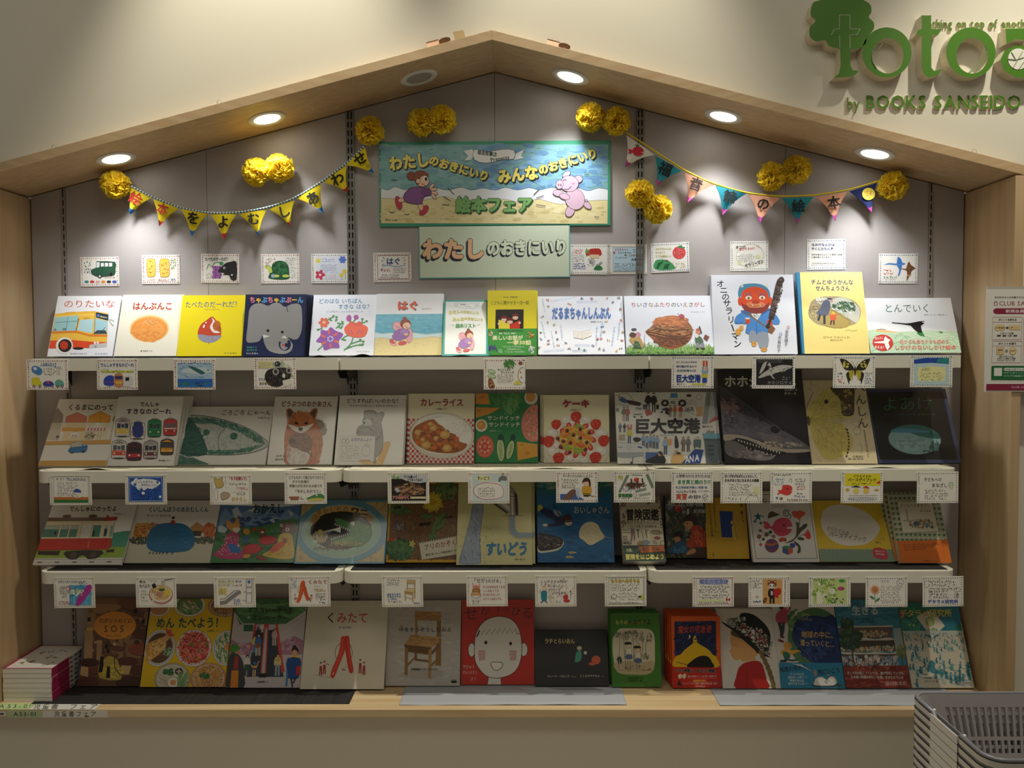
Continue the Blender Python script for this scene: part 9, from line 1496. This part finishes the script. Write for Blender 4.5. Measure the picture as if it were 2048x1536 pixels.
# ---------------------------------------------------------------- membership poster at the right
PC = (1930, 540, 5.483)
def _(a):
    a.p('e2e0d8',[(232,210),(1050,210),(1050,1335),(215,1335)]); M = '8a2440'; K = '3a2428'
    a.t('本が好きな人を応援する三省堂書店の',320,760,298,K,h=24,b=.03); a.ring(M,4,332,362,18,22); a.p(M,[(312,385),(355,385),(352,345),(318,345)]); a.p('e2e0d8',[(318,380),(348,380),(345,352),(322,352)]); a.t('CLUB SANSEIDO',368,900,362,M,h=66,b=.005)
    a.p(M,[(335,415),(1050,415),(1050,478),(335,478),(312,465),(305,446),(312,428)]); a.t('新規会員募集中',440,800,446,'e8d8d8',h=40,b=.02)
    for y0,ym,y1,s in ((512,566,755,'ポイントを貯める'),(772,826,1012,'ポイントを使う')): a.l(M,4,[(302,y0),(622,y0),(618,y1),(296,y1)],cl=1); a.l(M,3,[(300,ym),(620,ym)]); a.t(s,365,565,y0+28,K,h=26,b=.03); a.l(M,4,[(642,y0),(960,y0),(960,y1),(638,y1)],cl=1); a.l(M,3,[(640,ym),(960,ym)])
    for x in (355,404): a.e('c8983c',x,627,34,34); a.e('ecd9a0',x,627,29,29)
    a.t('200円(税抜)',330,434,627,K,h=26,b=.03); a.p(K,[(445,620),(462,620),(462,610),(478,627),(462,644),(462,634),(445,634)]); a.r('c8983c',483,600,603,650); a.r('ecd9a0',488,605,598,645); a.t('1ポイント',494,592,626,K,h=26,b=.03); a.t('○ポイント対象',385,532,686,K,h=22,b=.02); a.t('書籍・雑誌・文具・雑貨',350,570,712,K,h=22,b=.03)
    a.r('c8983c',346,842,428,920); a.r('ecd9a0',352,848,422,914); a.t('100',360,414,872,K,h=34,b=.04); a.t('ポイント',358,416,898,K,h=16,b=.03); a.r(K,442,868,470,875); a.r(K,442,886,470,893); a.e('c8983c',525,880,40,40); a.e('ecd9a0',525,880,34,34); a.t('100円',498,552,880,K,h=26,b=.03)
    a.t('貯まったポイントは',378,532,940,K,h=18,b=.03); a.t('100ポイント単位でご利用',355,555,962,K,h=18,b=.03); a.t('いただけます（1ポイント＝1円）',350,560,984,K,h=18,b=.02)
    a.p('1f6a3c',[(292,1045),(1050,1045),(1050,1205),(290,1200)]); a.r('e6e6e0',320,1068,408,1158); a.p('e8ece4',[(440,1068),(1000,1068),(1000,1102),(440,1102),(425,1085)]); a.t('LINE公式アカウントでも',438,780,1086,'1f5a34',h=24,b=.03); a.t('今すぐポイントが貯まる',425,770,1125,'b8d8c0',h=24,b=.015); a.t('クラブ三省堂のデジタル会員証',425,860,1158,'b8d8c0',h=24,b=.02)
    a.r(M,236,1248,1050,1320); a.t('CLUB SANSEIDO',510,800,1282,'d8b8c0',h=34)
board(PC,[(232,180),(1050,180),(1050,1335),(215,1335)],-D-.004,.0022,'b9b7ad','membership poster on the right edge of the timber frame','poster','membership_poster',_,'print')
# ---------------------------------------------------------------- nested shopping baskets
PL = mat('basket_grey','aaa6a4',.3); PL.node_tree.nodes['Principled BSDF'].inputs['Transmission Weight'].default_value = .12
PD = mat('basket_rim_grey','6f6e71',.3); PW = mat('basket_lug_white','d6d2c8',.35)
ZR = -.842; c1 = atz(1846,1390,ZR); c2 = atz(1978,1517,ZR); A,B,H = .235,(c1.y-c2.y)/2+.004,.215; bx,by = (c1.x+c2.x)/2+A-.008,(c1.y+c2.y)/2
def basket_mesh():
    o = MB(); TH = .0008; tp = .80
    def wall(fn, n, rows, L):
        # fn(s, v): point at s along the wall (0..1), v height (0..1)
        def slab(s0, s1, v0, v1):
            P = [fn(s0,v0),fn(s1,v0),fn(s1,v1),fn(s0,v1)]; nrm = (P[1]-P[0]).cross(P[3]-P[0]).normalized()*TH; o.add(P+[p+nrm for p in P],[(0,1,2,3),(7,6,5,4),(0,4,5,1),(1,5,6,2),(2,6,7,3),(3,7,4,0)])
        vs = [0]+[x for r in rows for x in r]+[1]
        for a_,b_ in zip(vs[::2],vs[1::2]): slab(0,1,a_,b_)
        for v0, v1 in rows:
            slab(0, .07, v0, v1); slab(.93, 1, v0, v1)
            for k in range(n): s = .07+.86*(k+.0)/n; slab(s,s+.86/n*.42,v0,v1)
    C = lambda v: (A*(tp+(1-tp)*v), B*(tp+(1-tp)*v), H*v)
    R_ = [(.08, .30), (.36, .50), (.54, .86)]
    q_ = .03
    for sx in (1, -1):
        wall(lambda s,v: Vector((sx*(2*s-1)*(C(v)[0]-q_),sx*C(v)[1],C(v)[2])),20,R_,1); wall(lambda s,v: Vector((-sx*C(v)[0],sx*(2*s-1)*(C(v)[1]-q_),C(v)[2])),11,[(.08,.30),(.36,.62)],1)
        for sy in (1, -1):
            for k in range(4): wall(lambda s,v: Vector((sx*(C(v)[0]-q_+q_*math.cos((k+(1-s if sx*sy > 0 else s))*PI/8)),sy*(C(v)[1]-q_+q_*math.sin((k+(1-s if sx*sy > 0 else s))*PI/8)),C(v)[2])),1,[],1)
    a_, b_ = A*tp, B*tp
    for k in range(15): x = (a_-.01)*(2*k/14.5-1); o.box(x,x+.012,-b_+.01,b_-.01,0,.0018)
    for k in range(9): y = (b_-.01)*(2*k/8.4-1); o.box(-a_+.01,a_-.01,y,y+.01,.0002,.002)
    return me('basket_body',[tuple(v) for v in o.V],o.F,PL)
def rrect(a_, b_, r, z, dip=0):
    P = []
    for cx,cy,t0 in ((a_-r,b_-r,0),(-a_+r,b_-r,PI/2),(-a_+r,-b_+r,PI),(a_-r,-b_+r,1.5*PI)):
        P += [(cx+r*math.cos(t0+PI/2*k/5),cy+r*math.sin(t0+PI/2*k/5),z) for k in range(6)]
        if t0 in (PI/2, 1.5*PI) and dip:
            sx = -1 if t0 < 2 else 1; P += [(sx*a_,y*(1 if sx < 0 else -1),z-d) for y,d in ((b_*.35,0),(b_*.29,dip),(-b_*.29,dip),(-b_*.35,0))]
    return P
r0 = empty('shopping_basket',(bx,by,ZR-H),'x','basket','nested shopping baskets')
ob('basket_body', basket_mesh(), r0)
MB().tube(rrect(A+.0055,B+.0055,.036,H,.011),.0052,8,True).obj('rim',PD,r0,smooth=True)
o = MB(); P = rrect(A+.012,B+.012,.042,H-.003,0); n_ = len(P); o.add(P+[(x*.995,y*.995,z-.0135) for x,y,z in P]+[(x*.99,y*.985,z-.0135) for x,y,z in P],[(i,(i+1) % n_,n_+(i+1) % n_,n_+i) for i in range(n_)]+[(n_+i,n_+(i+1) % n_,2*n_+(i+1) % n_,2*n_+i) for i in range(n_)]); o.obj('rim_skirt',PW,r0)
for sx in (-1, 1):
    for sy in (-1,1): MB().tube([(sx*(A+.0015),sy*B*.40,H-.002),(sx*(A+.0015),sy*B*.40,H+.006)],.0031,8).obj('handle_lug',PW,r0,smooth=True)
    MB().box(*sorted((sx*(A+.0130),sx*(A+.0145))),-B*.36,B*.36,H-.019,H-.001).obj('handle_plate',PW,r0)
NB = 10; STP = .0205
for i in range(NB):
    b = r0 if i == 0 else copy_tree(r0); b.location = (bx,by,ZR-H-i*STP); b['label'] = 'grey plastic shopping basket, %s in the stack at the lower right' % (['topmost','second from top','third from top','fourth from top','fifth from top','sixth from top','seventh from top','eighth from top','ninth from top','lowest'][i])
zb = ZR-H-(NB-1)*STP-.0005; st = empty('basket_stand',(bx,by,ZF),'low grey steel stand that carries the stack of baskets','stand')
o = MB(); o.box(-A*.85,A*.85,-B*.85,B*.85,zb-ZF-.012,zb-ZF-.001); o.obj('tray',DSTEEL,st,bevel=.003)
for sx in (-1, 1):
    for sy in (-1,1): MB().tube([(sx*A*.75,sy*B*.75,0),(sx*A*.75,sy*B*.75,zb-ZF-.012)],.011,10).obj('leg',DSTEEL,st,smooth=True)
bpy.data.objects.remove(_to)
